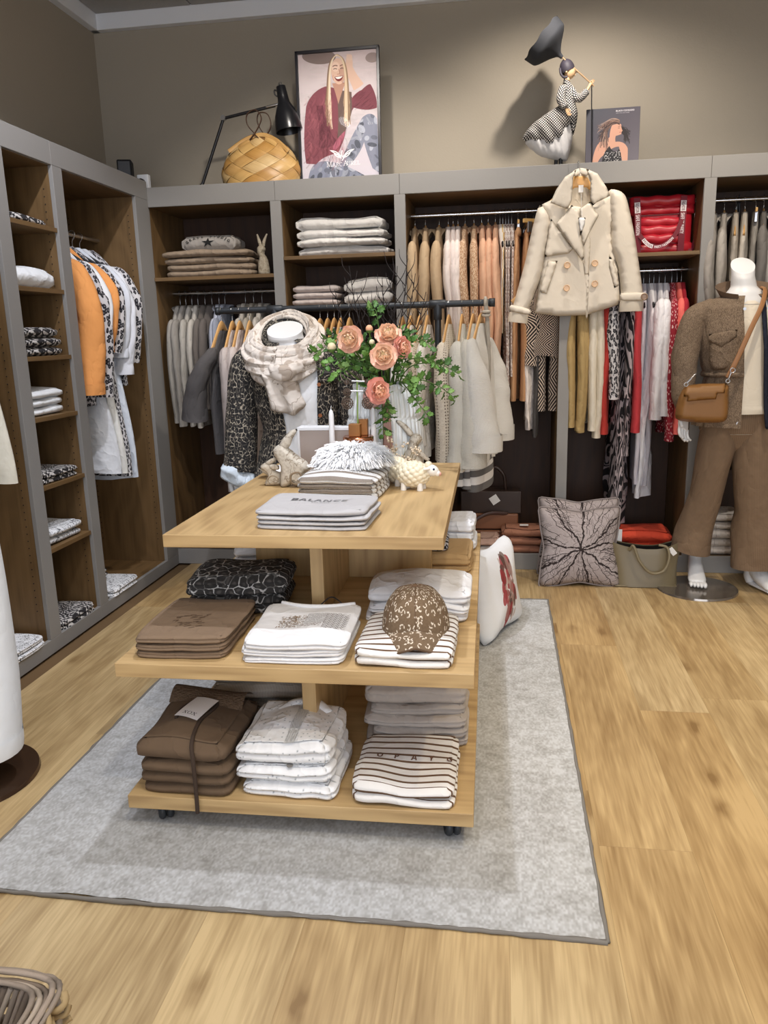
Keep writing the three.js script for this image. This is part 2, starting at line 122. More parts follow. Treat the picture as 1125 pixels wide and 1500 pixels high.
function puff(outline, thick, o = {}) { const { step = 0.02, round = 0.02, bend = null, spline = true, seed = 1, dome = 0, flat = 1 } = o; let pts = outline; if (spline) { const c = new THREE.CatmullRomCurve3(outline.map((q) => new THREE.Vector3(q[0], q[1], 0)), true, 'catmullrom', 0.35), L = c.getLength(); pts = c.getSpacedPoints(Math.max(10, Math.round(L / step))).slice(0, -1).map((q) => [q.x, q.y]); } else { pts = []; outline.forEach((a, i) => { const b = outline[(i + 1) % outline.length], L = Math.hypot(b[0] - a[0], b[1] - a[1]), k = Math.max(1, Math.round(L / step)); for (let j = 0; j < k; j++) pts.push([lerp(a[0], b[0], j / k), lerp(a[1], b[1], j / k)]); }); } const R = rngOf(seed), nb = pts.length, P = pts.map((q) => [q[0] + (R() - 0.5) * 1e-5, q[1] + (R() - 0.5) * 1e-5]); const xs = pts.map((q) => q[0]), ys = pts.map((q) => q[1]), x0 = Math.min(...xs), x1 = Math.max(...xs), y0 = Math.min(...ys), y1 = Math.max(...ys); let row = 0; for (let y = y0; y <= y1; y += step * 0.87, row++) for (let x = x0 + (row % 2 ? step / 2 : 0); x <= x1; x += step) if (inside(pts, x, y) && edgeDist(pts, x, y) > step * 0.55) P.push([x + (R() - 0.5) * step * 0.05, y + (R() - 0.5) * step * 0.05]); const tri = delaunay(P).filter((t) => inside(pts, (P[t[0]][0] + P[t[1]][0] + P[t[2]][0]) / 3, (P[t[0]][1] + P[t[1]][1] + P[t[2]][1]) / 3)); const D = P.map((q, i) => (i < nb ? 0 : edgeDist(pts, q[0], q[1]))), dm = Math.max(...D, 1e-4); const pos = [], uv = [], ix = []; for (const side of [1, -1]) P.forEach((q, i) => { const k = clamp(D[i] / round), h = thick / 2 * Math.sqrt(1 - (1 - k) ** 2) * (dome ? lerp(1, Math.sqrt(clamp(D[i] / dm)), dome) : 1), z = (bend ? bend(q[0], q[1], side, D[i]) : 0) + side * h * (side < 0 ? flat : 1); pos.push(q[0], q[1], z); uv.push(q[0], q[1]); }); const n = P.length; for (const t of tri) { const [a, b, c] = t, A = P[a], B = P[b], C = P[c], ccw = (B[0] - A[0]) * (C[1] - A[1]) - (B[1] - A[1]) * (C[0] - A[0]) > 0; const f = ccw ? [a, b, c] : [a, c, b]; ix.push(...f, f[0] + n, f[2] + n, f[1] + n); } const g = new THREE.BufferGeometry(); g.setAttribute('position', new THREE.Float32BufferAttribute(pos, 3)); g.setAttribute('uv', new THREE.Float32BufferAttribute(uv, 2)); g.setIndex(ix); return smooth(g); }

// a folded garment lying flat: rounded front fold, grooves between layers, soft undulation; origin under its middle
function slab(w, d, h, o = {}) { const { layers = 2, wave = 0.004, seed = 1, r = 0.4, groove = 0.006, taper = 0, skew = 0, crown = 0, wf = 9, edge = 0.004 } = o; const nx = 22, nz = 20, ny = Math.max(4, layers * 4); const g = new THREE.BoxGeometry(w, h, d, nx, ny, nz), p = g.attributes.position, uv = g.attributes.uv; const W = (x, z) => wave * 2 * n3(x * wf + seed * 3.1, z * wf * 0.8, seed) + crown * (1 - (2 * z / d) ** 2) * (1 - (2 * x / w) ** 2); const R = Math.min(h * r, 0.03); const per = (nx + 1) * (nz + 1); for (let i = 0; i < p.count; i++) { let x = p.getX(i), y = p.getY(i), z = p.getZ(i); const t = y / h * 2, ty = y / h + 0.5, face = i < 2 * (ny + 1) * (nz + 1) ? (x > 0 ? 0 : 1) : i < 2 * (ny + 1) * (nz + 1) + 2 * per ? 2 : z > 0 ? 4 : 5; const U = face === 0 ? w / 2 + (h / 2 - y) : face === 1 ? -w / 2 - (h / 2 - y) : x, Vv = face === 4 ? -d / 2 - (h / 2 - y) : face === 5 ? d / 2 + (h / 2 - y) : -z; uv.setXY(i, U, Vv); const sx = x / (w / 2), sz = z / (d / 2); const inset = R * (1 - Math.sqrt(Math.max(0, 1 - Math.pow(Math.abs(t), 3)))) + groove * (0.5 - 0.5 * Math.cos(ty * layers * 6.2832 + Math.PI)) * (layers > 1 && Math.abs(t) < 0.98 ? 1 : 0) * 0; const gr = layers > 1 && ty > 0.02 && ty < 0.98 ? groove * Math.pow(Math.abs(Math.cos(ty * layers * Math.PI)), 6) : 0; const lay = Math.floor(ty * layers * 0.999), jx = edge * (hash(lay, 1, seed) - 0.5) * 2, jz = edge * (hash(lay, 2, seed) - 0.5) * 2; const kx = Math.pow(Math.abs(sx), 10), kz = Math.pow(Math.abs(sz), 10); const corner = 0.012 * Math.pow(Math.abs(sx), 8) * Math.pow(Math.abs(sz), 8); const rough = edge * 1.4 * n3(z * 22 + seed, x * 22, seed * 2); x -= Math.sign(sx) * kx * (inset + gr * 0.6 + corner) - kx * (jx + rough * Math.sign(sx)); z -= Math.sign(sz) * kz * (inset + gr + corner) - kz * (jz + rough * Math.sign(sz)); x *= 1 - taper * (0.5 - sz / 2); x += skew * (-z); y += h / 2 + W(x, z) * (0.35 + 0.65 * ty) - (0.25 * h) * Math.pow(Math.max(0, ty), 2) * 0.3 * (kx + kz) * (ty > 0.5 ? 1 : 0); if (ty < 0.01) y = Math.max(0, y); p.setXYZ(i, x, Math.max(0.0005, y), z); } smooth(g); g.userData = { top: (x, z) => h + W(x, z) }; return g; }
// flat print that follows the top of a slab
function printOn(g, x0, z0, x1, z1, up = 0.0012) { const q = surf(14, 10, (u, v) => { const x = lerp(x0, x1, u), z = lerp(z1, z0, v); return [x, g.userData.top(x, z) + up, z]; }); return q; }
// ---------------------------------------------------------------- the room
const XL = -2.46, ZB = -4.95, XR = 4.2, ZF = 4.0, CY = 3.265;
structure('wall_back', box(XL - 0.15, 0, ZB - 0.15, XR + 0.15, 3.45, ZB, 'y', 0.001), M.wall);
structure('wall_left', box(XL - 0.15, 0, ZB - 0.15, XL, 3.45, ZF + 0.15, 'y', 0.001), M.wall);
structure('wall_right', box(XR, 0, ZB, XR + 0.15, 3.45, ZF, 'y', 0.001), mat('#d8d3ca', { roughness: 0.95 }));
structure('wall_front', box(XL, 0, ZF, XR + 0.15, 3.45, ZF + 0.15, 'y', 0.001), mat('#d8d3ca', { roughness: 0.95 }));
const ceil = structure('ceiling', box(XL, CY + 0.02, ZB, XR, CY + 0.15, ZF, 'x', 0.001), mat('#8d8a86', { roughness: 0.95 }));
{ // mineral ceiling tiles, built where the picture shows them
  const m = [mat('#a9a7a4', { roughness: 0.95, bumpMap: T.wall, bumpScale: 0.003 }), mat('#a3a19e', { roughness: 0.95, bumpMap: T.wall, bumpScale: 0.003 })], g = box(0.004, 0, 0.004, 0.596, 0.018, 0.596, 'x', 0.004);
  for (let i = 0; i < 7; i++) for (let j = 0; j < 6; j++) part(ceil, 'ceiling_tile', g, m[(i * 3 + j) % 2], { p: [XL + 0.05 + i * 0.6, CY, ZB + 0.05 + j * 0.6] });
}
structure('trim_1', box(XL, 3.18, ZB, XR, CY + 0.01, ZB + 0.05, 'x', 0.004), M.white);
structure('trim_2', box(XL, 3.18, ZB, XL + 0.05, CY + 0.01, ZF, 'z', 0.004), M.white);

// floor: oak planks along the room, each its own board
const floor = structure('floor', box(XL, -0.12, ZB, XR, -0.012, ZF, 'z', 0.001), mat('#6b5335'));
{
  const R = rngOf(7), tints = ['#ffffff', '#fbf7f0', '#f6efe4', '#fffcf6', '#f3eadc'].map((c) => mat(c, { map: T.floor, roughness: 0.42, bumpMap: T.floor, bumpScale: 0.0006 }));
  const LEN = 1.4, geos = [];
  for (let k = 0; k < 9; k++) { const g = new RoundedBoxGeometry(0.2399, 0.012, LEN - 0.0002, 1, 0.0004); triUV(g, 'z'); const uv = g.attributes.uv, ou = R() * 1.3, ov = R() * 1.7, fl = R() < 0.5 ? -1 : 1; for (let i = 0; i < uv.count; i++) uv.setXY(i, uv.getX(i) * fl + ou, uv.getY(i) + ov); geos.push(g); }
  for (let c = -9; c <= 8; c++) {
    const x = 0.27 + c * 0.24 + 0.12; let off = c === 0 ? -1.9 : c === 1 ? -2.7 : c === 2 ? -1.42 : -1.9 + R() * 1.4; off = mod(off, LEN);
    if (x - 0.12 < XL || x + 0.12 > 2.5) continue;
    for (let k = -4; k < 2; k++) { const z = off + k * LEN; if (z - LEN > 1 || z < ZB + 0.3) continue; part(floor, 'plank', geos[Math.floor(R() * 9)], tints[Math.floor(R() * 5)], { p: [x, -0.0062, z - LEN / 2] }); }
  }
  part(floor, 'far_boards', merge([box(2.43, -0.012, ZB, XR, -0.0005, ZF, 'z'), box(XL, -0.012, 0.85, 2.43, -0.0008, ZF, 'z')]), tints[1]);
}

// unseen ceiling spotlights above the picture, placed to light what each label names
const lampBody = merge([new THREE.CylinderGeometry(0.055, 0.055, 0.1, 24, 1, true).translate(0, 0, 0), new THREE.CylinderGeometry(0.012, 0.012, 0.06, 10).translate(0, 0.08, 0)]);
const lampDisc = new THREE.CircleGeometry(0.05, 24).rotateX(Math.PI / 2).translate(0, -0.045, 0);
UNSEEN_SPOTS.forEach(([x, z, tx, ty, tz, cd, cone, col], i) => {
  const words = ['over the pale coat', 'over the display table', 'over the right floor', 'over the left wardrobe', 'over the pipe rack', 'over the brown mannequin', 'nearest the wicker basket', 'just before the display table'][i];
  const t = thing('unseen_ceiling_spotlight', 'unseen white cylinder ceiling spotlight ' + words, 'spotlight', [x, CY - 0.1, z]);
  const dir = new THREE.Vector3(tx - x, ty - CY + 0.1, tz - z).normalize(), q = new THREE.Quaternion().setFromUnitVectors(new THREE.Vector3(0, -1, 0), dir);
  part(t, 'housing', lampBody, M.white).quaternion.copy(q);
  part(t, 'glowing_disc', lampDisc, new THREE.MeshStandardMaterial({ color: '#ffffff', emissive: col, emissiveIntensity: 6, side: THREE.DoubleSide })).quaternion.copy(q);
  const L = new THREE.SpotLight(col, cd, 0, cone, 0.45, 2); L.name = 'unseen_spot_lamp'; const at = dir.clone().multiplyScalar(0.06); L.position.copy(at); L.castShadow = true; L.shadow.radius = 1.6; L.shadow.mapSize.set(1024, 1024); L.shadow.camera.near = 0.05;
  t.add(L); L.target.position.copy(dir.multiplyScalar(3)); t.add(L.target);
});
FILL_PANELS.forEach(([x, z, w, d, I, col], i) => {  // added fill: glowing panels that raise the ambient light
  const t = thing('fill_light_panel', 'added square white ceiling fill panel ' + ['ahead of the viewer on the left', 'above the right aisle', 'behind the viewer'][i], 'ceiling light', [x, CY - 0.015, z]);
  part(t, 'frame', box(-w / 2 - 0.03, -0.01, -d / 2 - 0.03, w / 2 + 0.03, 0.014, d / 2 + 0.03, 'x', 0.003), M.white);
  part(t, 'diffuser', new THREE.PlaneGeometry(w, d).rotateX(Math.PI / 2).translate(0, -0.012, 0), new THREE.MeshStandardMaterial({ color: '#ffffff', emissive: col, emissiveIntensity: 1.2, side: THREE.DoubleSide }));
  const L = new THREE.RectAreaLight(col, I, w, d); L.name = 'fill_panel_lamp'; L.position.set(0, -0.02, 0); L.rotation.x = -Math.PI / 2; t.add(L);
});

{ // unseen window behind the viewer, placed to light the walls from the front
  const w = new THREE.Group(); w.name = 'unseen_window_1'; w.position.set(0.9, 1.5, ZF - 0.03); scene.add(w); w.userData = { kind: 'structure' };
  part(w, 'unseen_window_frame', merge([box(-2.56, -1.16, -0.02, -2.5, 1.16, 0.03), box(2.5, -1.16, -0.02, 2.56, 1.16, 0.03), box(-2.56, 1.1, -0.02, 2.56, 1.16, 0.03, 'x'), box(-2.56, -1.16, -0.02, 2.56, -1.1, 0.03, 'x')]), M.white);
  part(w, 'unseen_window_pane', new THREE.PlaneGeometry(5, 2.2).rotateY(Math.PI), new THREE.MeshStandardMaterial({ color: '#dfe8f0', emissive: '#eaf1ff', emissiveIntensity: 0.8, side: THREE.DoubleSide }));
  const L = new THREE.RectAreaLight('#eaf1ff', UNSEEN_WINDOW_LIGHT, 5, 2.2); L.name = 'unseen_window_light'; L.position.set(0, 0, -0.04); w.add(L);
}

// ---------------------------------------------------------------- wardrobes along the walls
const ZU = -4.415, UD = ZB + 0.02;
const pins = (x, zs, y0, y1, s) => { const list = []; const g = new THREE.CylinderGeometry(0.0028, 0.0028, 0.001, 6).rotateZ(Math.PI / 2); for (const z of zs) for (let y = y0; y < y1; y += 0.032) list.push(g.clone().translate(x + s * 0.0006, y, z)); return merge(list); };
function backBay(label, x0, x1, o) {
  const t = thing('wardrobe', label, 'wardrobe', [x0, 0, ZU]); const w = x1 - x0, D = UD - ZU, st = 0.06;
  part(t, 'side_panel', box(-0.0295, 0.0, D, -0.001, 2.09, -0.02), M.wood); part(t, 'side_panel', box(w + 0.001, 0, D, w + 0.0295, 2.09, -0.02), M.wood);
  part(t, 'back_panel', box(0, 0.0, D, w, 2.09, D + 0.012), M.darkwood); part(t, 'top_panel', box(-0.029, 2.09, D, w + 0.029, 2.11, -0.02, 'x'), M.wood);
  part(t, 'base_panel', box(0, 0.07, D + 0.012, w, 0.09, -0.02, 'x'), M.wood); part(t, 'kick_panel', box(-0.03, 0, -0.02, w + 0.03, 0.095, 0, 'x'), M.grey);
  part(t, 'fascia', box(-0.03 + (o.first ? 0 : 0.0005), 2.086, -0.02, w + 0.0295, 2.19, 0, 'x'), M.grey);
  part(t, 'ledge', box(-0.03, 2.165, D, w + 0.029, 2.185, -0.02, 'x'), M.grey);
  part(t, 'stile', box(w, 0.095, -0.02, w + st, 2.0861, 0.0), M.grey);
  if (o.first) part(t, 'stile', box(-0.02, 0.095, -0.02, 0.0, 2.086, 0), M.grey);
  for (const y of o.shelves ?? []) part(t, 'shelf', box(0.001, y - 0.02, D + 0.013, w - 0.001, y, -0.004, 'x'), M.wood);
  for (const y of o.rails ?? []) part(t, 'rail', rod([0, y, -0.265], [w, y, -0.265], 0.0125, 14), M.chrome);
  return t;
}
backBay('corner wardrobe with grey frame, one shelf and crowded rail of grey shirts', -1.972, -1.262, { first: true, shelves: [1.705], rails: [1.628] });
backBay('narrow wardrobe of open shelves holding folded white jumpers', -1.202, -0.573, { shelves: [1.793, 1.525, 1.1, 0.7] });
backBay('wide wardrobe behind the cream coat, rail full of beige clothes', -0.513, 0.312, { rails: [2.006] });
backBay('wardrobe with the red quilted bag above white and red clothes', 0.366, 1.017, { shelves: [1.737], rails: [1.663] });
backBay('rightmost wardrobe, with grey shirts behind the brown mannequin', 1.077, 1.9, { rails: [2.011] });

const XU = -1.968, UL = XL + 0.02;
function leftBay(label, z0, z1, o) { // z0 the far side, z1 the near side
  const t = thing('wardrobe', label, 'wardrobe', [XU, 0, z1]); const w = z1 - z0, D = UL - XU, s1 = o.near ?? 0.08, H = 2.222;
  part(t, 'side_panel', box(D, 0, -w - 0.0295, -0.02, 2.12, -w - 0.001), M.wood); part(t, 'side_panel', box(D, 0, 0.001, -0.02, 2.12, 0.0295), M.wood);
  part(t, 'back_panel', box(D, 0, -w, D + 0.012, 2.12, 0), M.wood); part(t, 'top_panel', box(D, 2.12, -w - 0.029, -0.02, 2.14, 0.029, 'z'), M.wood);
  part(t, 'base_panel', box(D + 0.012, 0.04, -w, -0.02, 0.062, 0, 'z'), M.wood); part(t, 'kick_panel', box(-0.02, 0, -w - (o.far ?? 0.0), 0, 0.066, s1, 'z'), M.grey);
  part(t, 'fascia', box(-0.02, 2.122, -w - (o.far ?? 0), 0, H, s1, 'z'), M.grey); part(t, 'ledge', box(D, 2.197, -w - (o.far ?? 0), -0.02, 2.217, s1, 'z'), M.grey);
  part(t, 'stile', box(-0.02, 0.066, 0, 0, 2.122, s1), M.grey); if (o.far) part(t, 'stile', box(-0.02, 0.066, -w - o.far, 0, 2.122, -w), M.grey);
  for (const y of o.shelves ?? []) part(t, 'shelf', box(D + 0.013, y - 0.02, -w + 0.001, -0.006, y, -0.001, 'z'), M.wood);
  if (o.rail) part(t, 'rail', rod([o.railx - XU, o.rail, -w], [o.railx - XU, o.rail, 0], 0.0125, 14), M.chrome);
  part(t, 'pin_holes', merge([0.05, 0.4].map((x) => pins(0, [x], 0.2, 2.05, 1).rotateY(-Math.PI / 2).translate(0, 0, 0))).rotateY(0).translate(0, 0, -w + 0.0006), M.blackmatt, { kind: 'stuff' });
  return t;
}
leftBay('left wardrobe column with hanging orange sweatshirts and white trousers', -4.256, -3.523, { far: 0.159, rail: 1.9, railx: -2.21, near: 0.08 });
leftBay('narrow left wardrobe column of shelves with folded printed tops', -3.443, -3.084, { shelves: [1.857, 1.59, 1.3, 1.04, 0.742, 0.458], near: 0.084 });
leftBay('nearest left wardrobe column with a cream skirt hanging inside', -3.0, -2.2, { rail: 1.9, railx: -2.21, near: 0.08 });
// ---------------------------------------------------------------- rug and display table
{
  const g = surf(60, 80, (u, v) => { const e = 0.004 * n3(u * 30, v * 40, 2); return [lerp(-1.366, 0.248, u) + (u === 0 || u === 1 ? e : 0), 0.007 + 0.0016 * n3(u * 20, v * 26, 5), lerp(-1.548, -3.875, v) + (v === 0 ? 2.2 * e - 0.012 * Math.sin(u * 9) * 0.4 : 0)]; }, 1.614, 2.327);
  const t = thing('area_rug', 'large worn grey area rug under the display table', 'rug');
  part(t, 'pile', g, mat('#ffffff', { map: T.rug, roughness: 1, bumpMap: T.weave, bumpScale: 0.002 }));
  const edge = (a, b, sd) => tube([a, [lerp(a[0], b[0], 0.3), 0.005, lerp(a[2], b[2], 0.3) + 0.004], [lerp(a[0], b[0], 0.7), 0.005, lerp(a[2], b[2], 0.7) - 0.003], b], [0.0055, 0.0055], { nu: 8, nv: 60, ref: [0, 1, 0], wr: 0.5, wf: 40, seed: sd });
  part(t, 'binding', merge([edge([-1.366, 0.004, -1.548], [0.248, 0.004, -1.548], 1), edge([-1.366, 0.004, -3.875], [0.248, 0.004, -3.875], 2), edge([0.248, 0.004, -1.548], [0.248, 0.004, -3.875], 3), edge([-1.366, 0.004, -1.548], [-1.366, 0.004, -3.875], 4)]), mat('#77736d', { roughness: 1 }));
}
const TB = thing('display_table', 'three-tier oak display table on castors, set with folded clothes', 'display table', [-0.55, 0, -2.55], 0.014);
{ const z = (v) => v + 2.55, x = (v) => v + 0.55;
  part(TB, 'top', box(x(-0.945), 0.783, z(-3.245), x(-0.155), 0.82, z(-2.01), 'z', 0.0025), M.oak);
  part(TB, 'middle_tier', box(x(-1.032), 0.47, z(-3.265), x(-0.07), 0.51, z(-1.828), 'x', 0.0025), M.oak);
  part(TB, 'bottom_tier', box(x(-1.038), 0.07, z(-3.255), x(-0.072), 0.11, z(-1.833), 'x', 0.0025), M.oak);
  part(TB, 'upright', box(x(-0.57), 0.51, z(-3.03), x(-0.53), 0.783, z(-2.2), 'y', 0.002), M.oak); part(TB, 'upright', box(x(-0.87), 0.51, z(-2.66), x(-0.57), 0.783, z(-2.62), 'y', 0.002), M.oak); part(TB, 'upright', box(x(-0.53), 0.51, z(-2.66), x(-0.235), 0.783, z(-2.62), 'y', 0.002), M.oak);
  part(TB, 'upright', box(x(-0.571), 0.11, z(-3.1), x(-0.53), 0.47, z(-2.03), 'y', 0.002), M.oak); part(TB, 'upright', box(x(-0.94), 0.11, z(-2.66), x(-0.571), 0.47, z(-2.62), 'y', 0.002), M.oak); part(TB, 'upright', box(x(-0.53), 0.11, z(-2.66), x(-0.16), 0.47, z(-2.62), 'y', 0.002), M.oak);
  for (const [a, b, r] of [[-0.96, -1.9, 0.5], [-0.135, -1.9, 0.3], [-0.96, -3.18, 0.2], [-0.15, -3.18, 0.9]]) {
    const c = new THREE.Group(); c.name = 'castor'; c.position.set(x(a), 0.008, z(b)); c.rotation.y = r; TB.add(c);
    part(c, 'wheel', merge([new THREE.TorusGeometry(0.017, 0.011, 10, 24).rotateY(Math.PI / 2).translate(0.011, 0.028, 0.01), new THREE.TorusGeometry(0.017, 0.011, 10, 24).rotateY(Math.PI / 2).translate(-0.011, 0.028, 0.01), new THREE.CylinderGeometry(0.018, 0.018, 0.026, 18).rotateZ(Math.PI / 2).translate(0, 0.028, 0.01)]), M.pipe);
    part(c, 'fork', merge([box(-0.014, 0.05, -0.014, 0.014, 0.063, 0.02), box(-0.004, 0.028, -0.002, 0.004, 0.055, 0.02), new THREE.CylinderGeometry(0.006, 0.006, 0.012, 10).translate(0, 0.058, 0)]), M.black);
  }
}
// ---------------------------------------------------------------- folded clothes
// stack: a pile of like garments, each a thing of its own; labels from the top downwards
function pile(name, cat, [x, y, z], turn, n, size, m, labels, o = {}) {
  const [w, d, h] = size, out = []; let base = y;
  for (let k = 0; k < n; k++) { const j = (s) => (hash(k, s, (o.seed ?? 3) + 40) - 0.5) * (o.jit ?? 0.012), hh = h * (0.92 + 0.18 * hash(k, 7, o.seed ?? 3)) * (k === n - 1 ? o.topScale ?? 1 : 1), low = o.settle ?? 1; const g = slab(w + j(1), d + j(2), hh, { seed: (o.seed ?? 3) + k * 0.13, ...o.shape }); const lab = labels[n - 1 - k]; const t = thing(name, lab, cat, [x + j(3), base, z + j(4)], turn + j(5) * 2, o.group); const mm = [].concat(m)[k % [].concat(m).length]; part(t, 'fabric', g, mm); out.push({ t, g, y: base, h: hh }); base += hh * low; }
  return out;
}
const ord = ['topmost', 'second from top', 'third from top', 'fourth from top', 'fifth from top', 'sixth from top', 'seventh from top'];
const stackLabels = (n, what, where) => Array.from({ length: n }, (_, k) => `${what}, ${n === 2 ? ['upper', 'lower'][k] : n > 2 && k === n - 1 ? 'bottom' : ord[k]} of ${n} ${where}`);
const alpha = (w, h, draw) => mat('#ffffff', { map: ctex(w, h, draw), transparent: true, roughness: 0.85 });
const MT = 0.51, BT = 0.11, TT = 0.82;

// middle tier, front row
{ const s = pile('folded_sweatshirt', 'sweatshirt', [-0.862, MT, -2.025], 0.03, 3, [0.262, 0.33, 0.02], cloth('#7f6a55', null, 0.007), stackLabels(3, 'folded brown sweatshirt', 'at left of the middle tier'), { seed: 5, jit: 0.008, topScale: 1.15, shape: { layers: 2, wave: 0.006 } });
  const top = s[2]; part(top.t, 'print', printOn(top.g, -0.07, -0.02, 0.04, 0.12), alpha(256, 256, (g, w, h) => { g.strokeStyle = 'rgba(92,70,52,0.9)'; g.lineWidth = 7; for (let i = 0; i < 26; i++) { g.beginPath(); const x = 20 + hash(i, 1) * 200, y = 20 + hash(i, 2) * 200; g.moveTo(x, y); g.lineTo(x + 10 + hash(i, 3) * 40, y - 6 - hash(i, 4) * 16); g.stroke(); } })); }
{ const s = pile('folded_tee', 't-shirt', [-0.542, MT, -2.005], 0.02, 3, [0.285, 0.31, 0.019], cloth('#e9e9ea', null, 0.006), stackLabels(3, 'white snake-print folded tee', 'on the middle tier'), { seed: 9, jit: 0.01, topScale: 1.4, shape: { layers: 2, wave: 0.007 } });
  const top = s[2]; part(top.t, 'print', printOn(top.g, -0.075, -0.07, 0.13, 0.075), alpha(512, 384, (g, w, h) => { for (let i = 0; i < 900; i++) { const x = hash(i, 1) * 190, y = 60 + hash(i, 2) * 250; if (hash(i, 9) < 0.7 * (1 - Math.abs(x - 95) / 110)) { g.fillStyle = `rgba(${110 + hash(i, 3) * 60},${96 + hash(i, 3) * 40},${90},0.9)`; g.fillRect(x, y, 9, 5); } } g.fillStyle = '#5a5450'; for (let x = 190; x < 330; x += 9) for (let y = 40; y < 230; y += 7) if (hash(x, y) < 0.85) g.fillRect(x, y, 6, 3); g.strokeStyle = '#6a5f58'; g.lineWidth = 3; for (let k = -3; k < 9; k++) { g.beginPath(); for (let t = 0; t <= 30; t++) { const u = 330 + t * 5.5, v = 70 + k * 34 + t * 5 + 8 * Math.sin(t); if (v > 40 && v < 350) g.lineTo(u, v); } g.stroke(); g.beginPath(); for (let t = 0; t <= 30; t++) { const u = 330 + t * 5.5, v = 330 - k * 34 - t * 5 + 8 * Math.cos(t); if (v > 40 && v < 350) g.lineTo(u, v); } g.stroke(); } g.fillStyle = 'rgba(150,130,120,.8)'; for (let i = 0; i < 120; i++) g.fillRect(180 + hash(i, 5) * 130, 240 + hash(i, 6) * 60, 8, 3); }));
  part(top.t, 'neck_cord', tube([[0.02, 0.03, -0.12], [0.05, 0.046, -0.15], [0.09, 0.03, -0.13]], [0.0018, 0.0018], { nu: 6, nv: 12, ref: [0, 1, 0] }), M.blackmatt);
  part(top.t, 'neckline', tube([[-0.1, 0.027, -0.148], [-0.03, 0.03, -0.115], [0.05, 0.03, -0.115], [0.12, 0.027, -0.148]], [0.006, 0.006], { nu: 8, nv: 16, ref: [0, 1, 0] }), cloth('#e4e4e6')); }
pile('folded_striped_tee', 't-shirt', [-0.246, MT, -2.01], 0.0, 2, [0.265, 0.31, 0.021], cloth('#ffffff', T.stripebrown, 0.006), stackLabels(2, 'brown-striped white folded tee', 'under the leopard cap'), { seed: 13, jit: 0.004, shape: { layers: 1, wave: 0.008 } });
pile('folded_shirt', 'shirt', [-0.245, MT, -2.295], 0.02, 3, [0.31, 0.24, 0.032], cloth('#e2e2e4', null, 0.012), stackLabels(3, 'white gathered folded shirt', 'behind the leopard cap'), { seed: 17, jit: 0.012, topScale: 1.5, shape: { layers: 2, wave: 0.016, crown: 0.02 } });
{ const s = pile('folded_leopard_trousers', 'trousers', [-0.83, MT, -2.33], 0.1, 2, [0.32, 0.24, 0.06], cloth('#ffffff', T.giraffe, 0.012), stackLabels(2, 'crumpled dark leopard trousers', 'behind the brown sweatshirts'), { seed: 21, jit: 0.02, shape: { layers: 3, wave: 0.016, crown: 0.015 } }); }
pile('folded_shirt', 'shirt', [-0.87, MT, -2.86], 0.05, 3, [0.26, 0.3, 0.042], cloth('#e8e9ec', null, 0.008), stackLabels(3, 'white folded shirt', 'at the middle tier back left'), { seed: 25, shape: { layers: 2, wave: 0.008 } });
pile('folded_trousers', 'trousers', [-0.2, MT, -2.82], 0.01, 2, [0.21, 0.27, 0.024], cloth('#b39468', null, 0.006), stackLabels(2, 'tan folded trousers', 'at the right edge of the middle tier'), { seed: 29, jit: 0.006, topScale: 1.5, shape: { layers: 2, wave: 0.005, groove: 0.009 } });
pile('folded_cheetah_top', 'top', [-0.25, MT + 0.064, -2.84], 0.05, 2, [0.12, 0.2, 0.035], cloth('#ffffff', T.cheetah, 0.008), stackLabels(2, 'white and black spotted folded top', 'lying on the tan trousers'), { seed: 31, shape: { layers: 2, wave: 0.01 } });
pile('folded_shirt', 'shirt', [-0.205, MT, -3.09], 0.0, 3, [0.23, 0.22, 0.037], cloth('#e8eaee', null, 0.012), stackLabels(3, 'pale white folded blouse', 'at the middle tier back right'), { seed: 33, jit: 0.008, shape: { layers: 2, wave: 0.01 } });

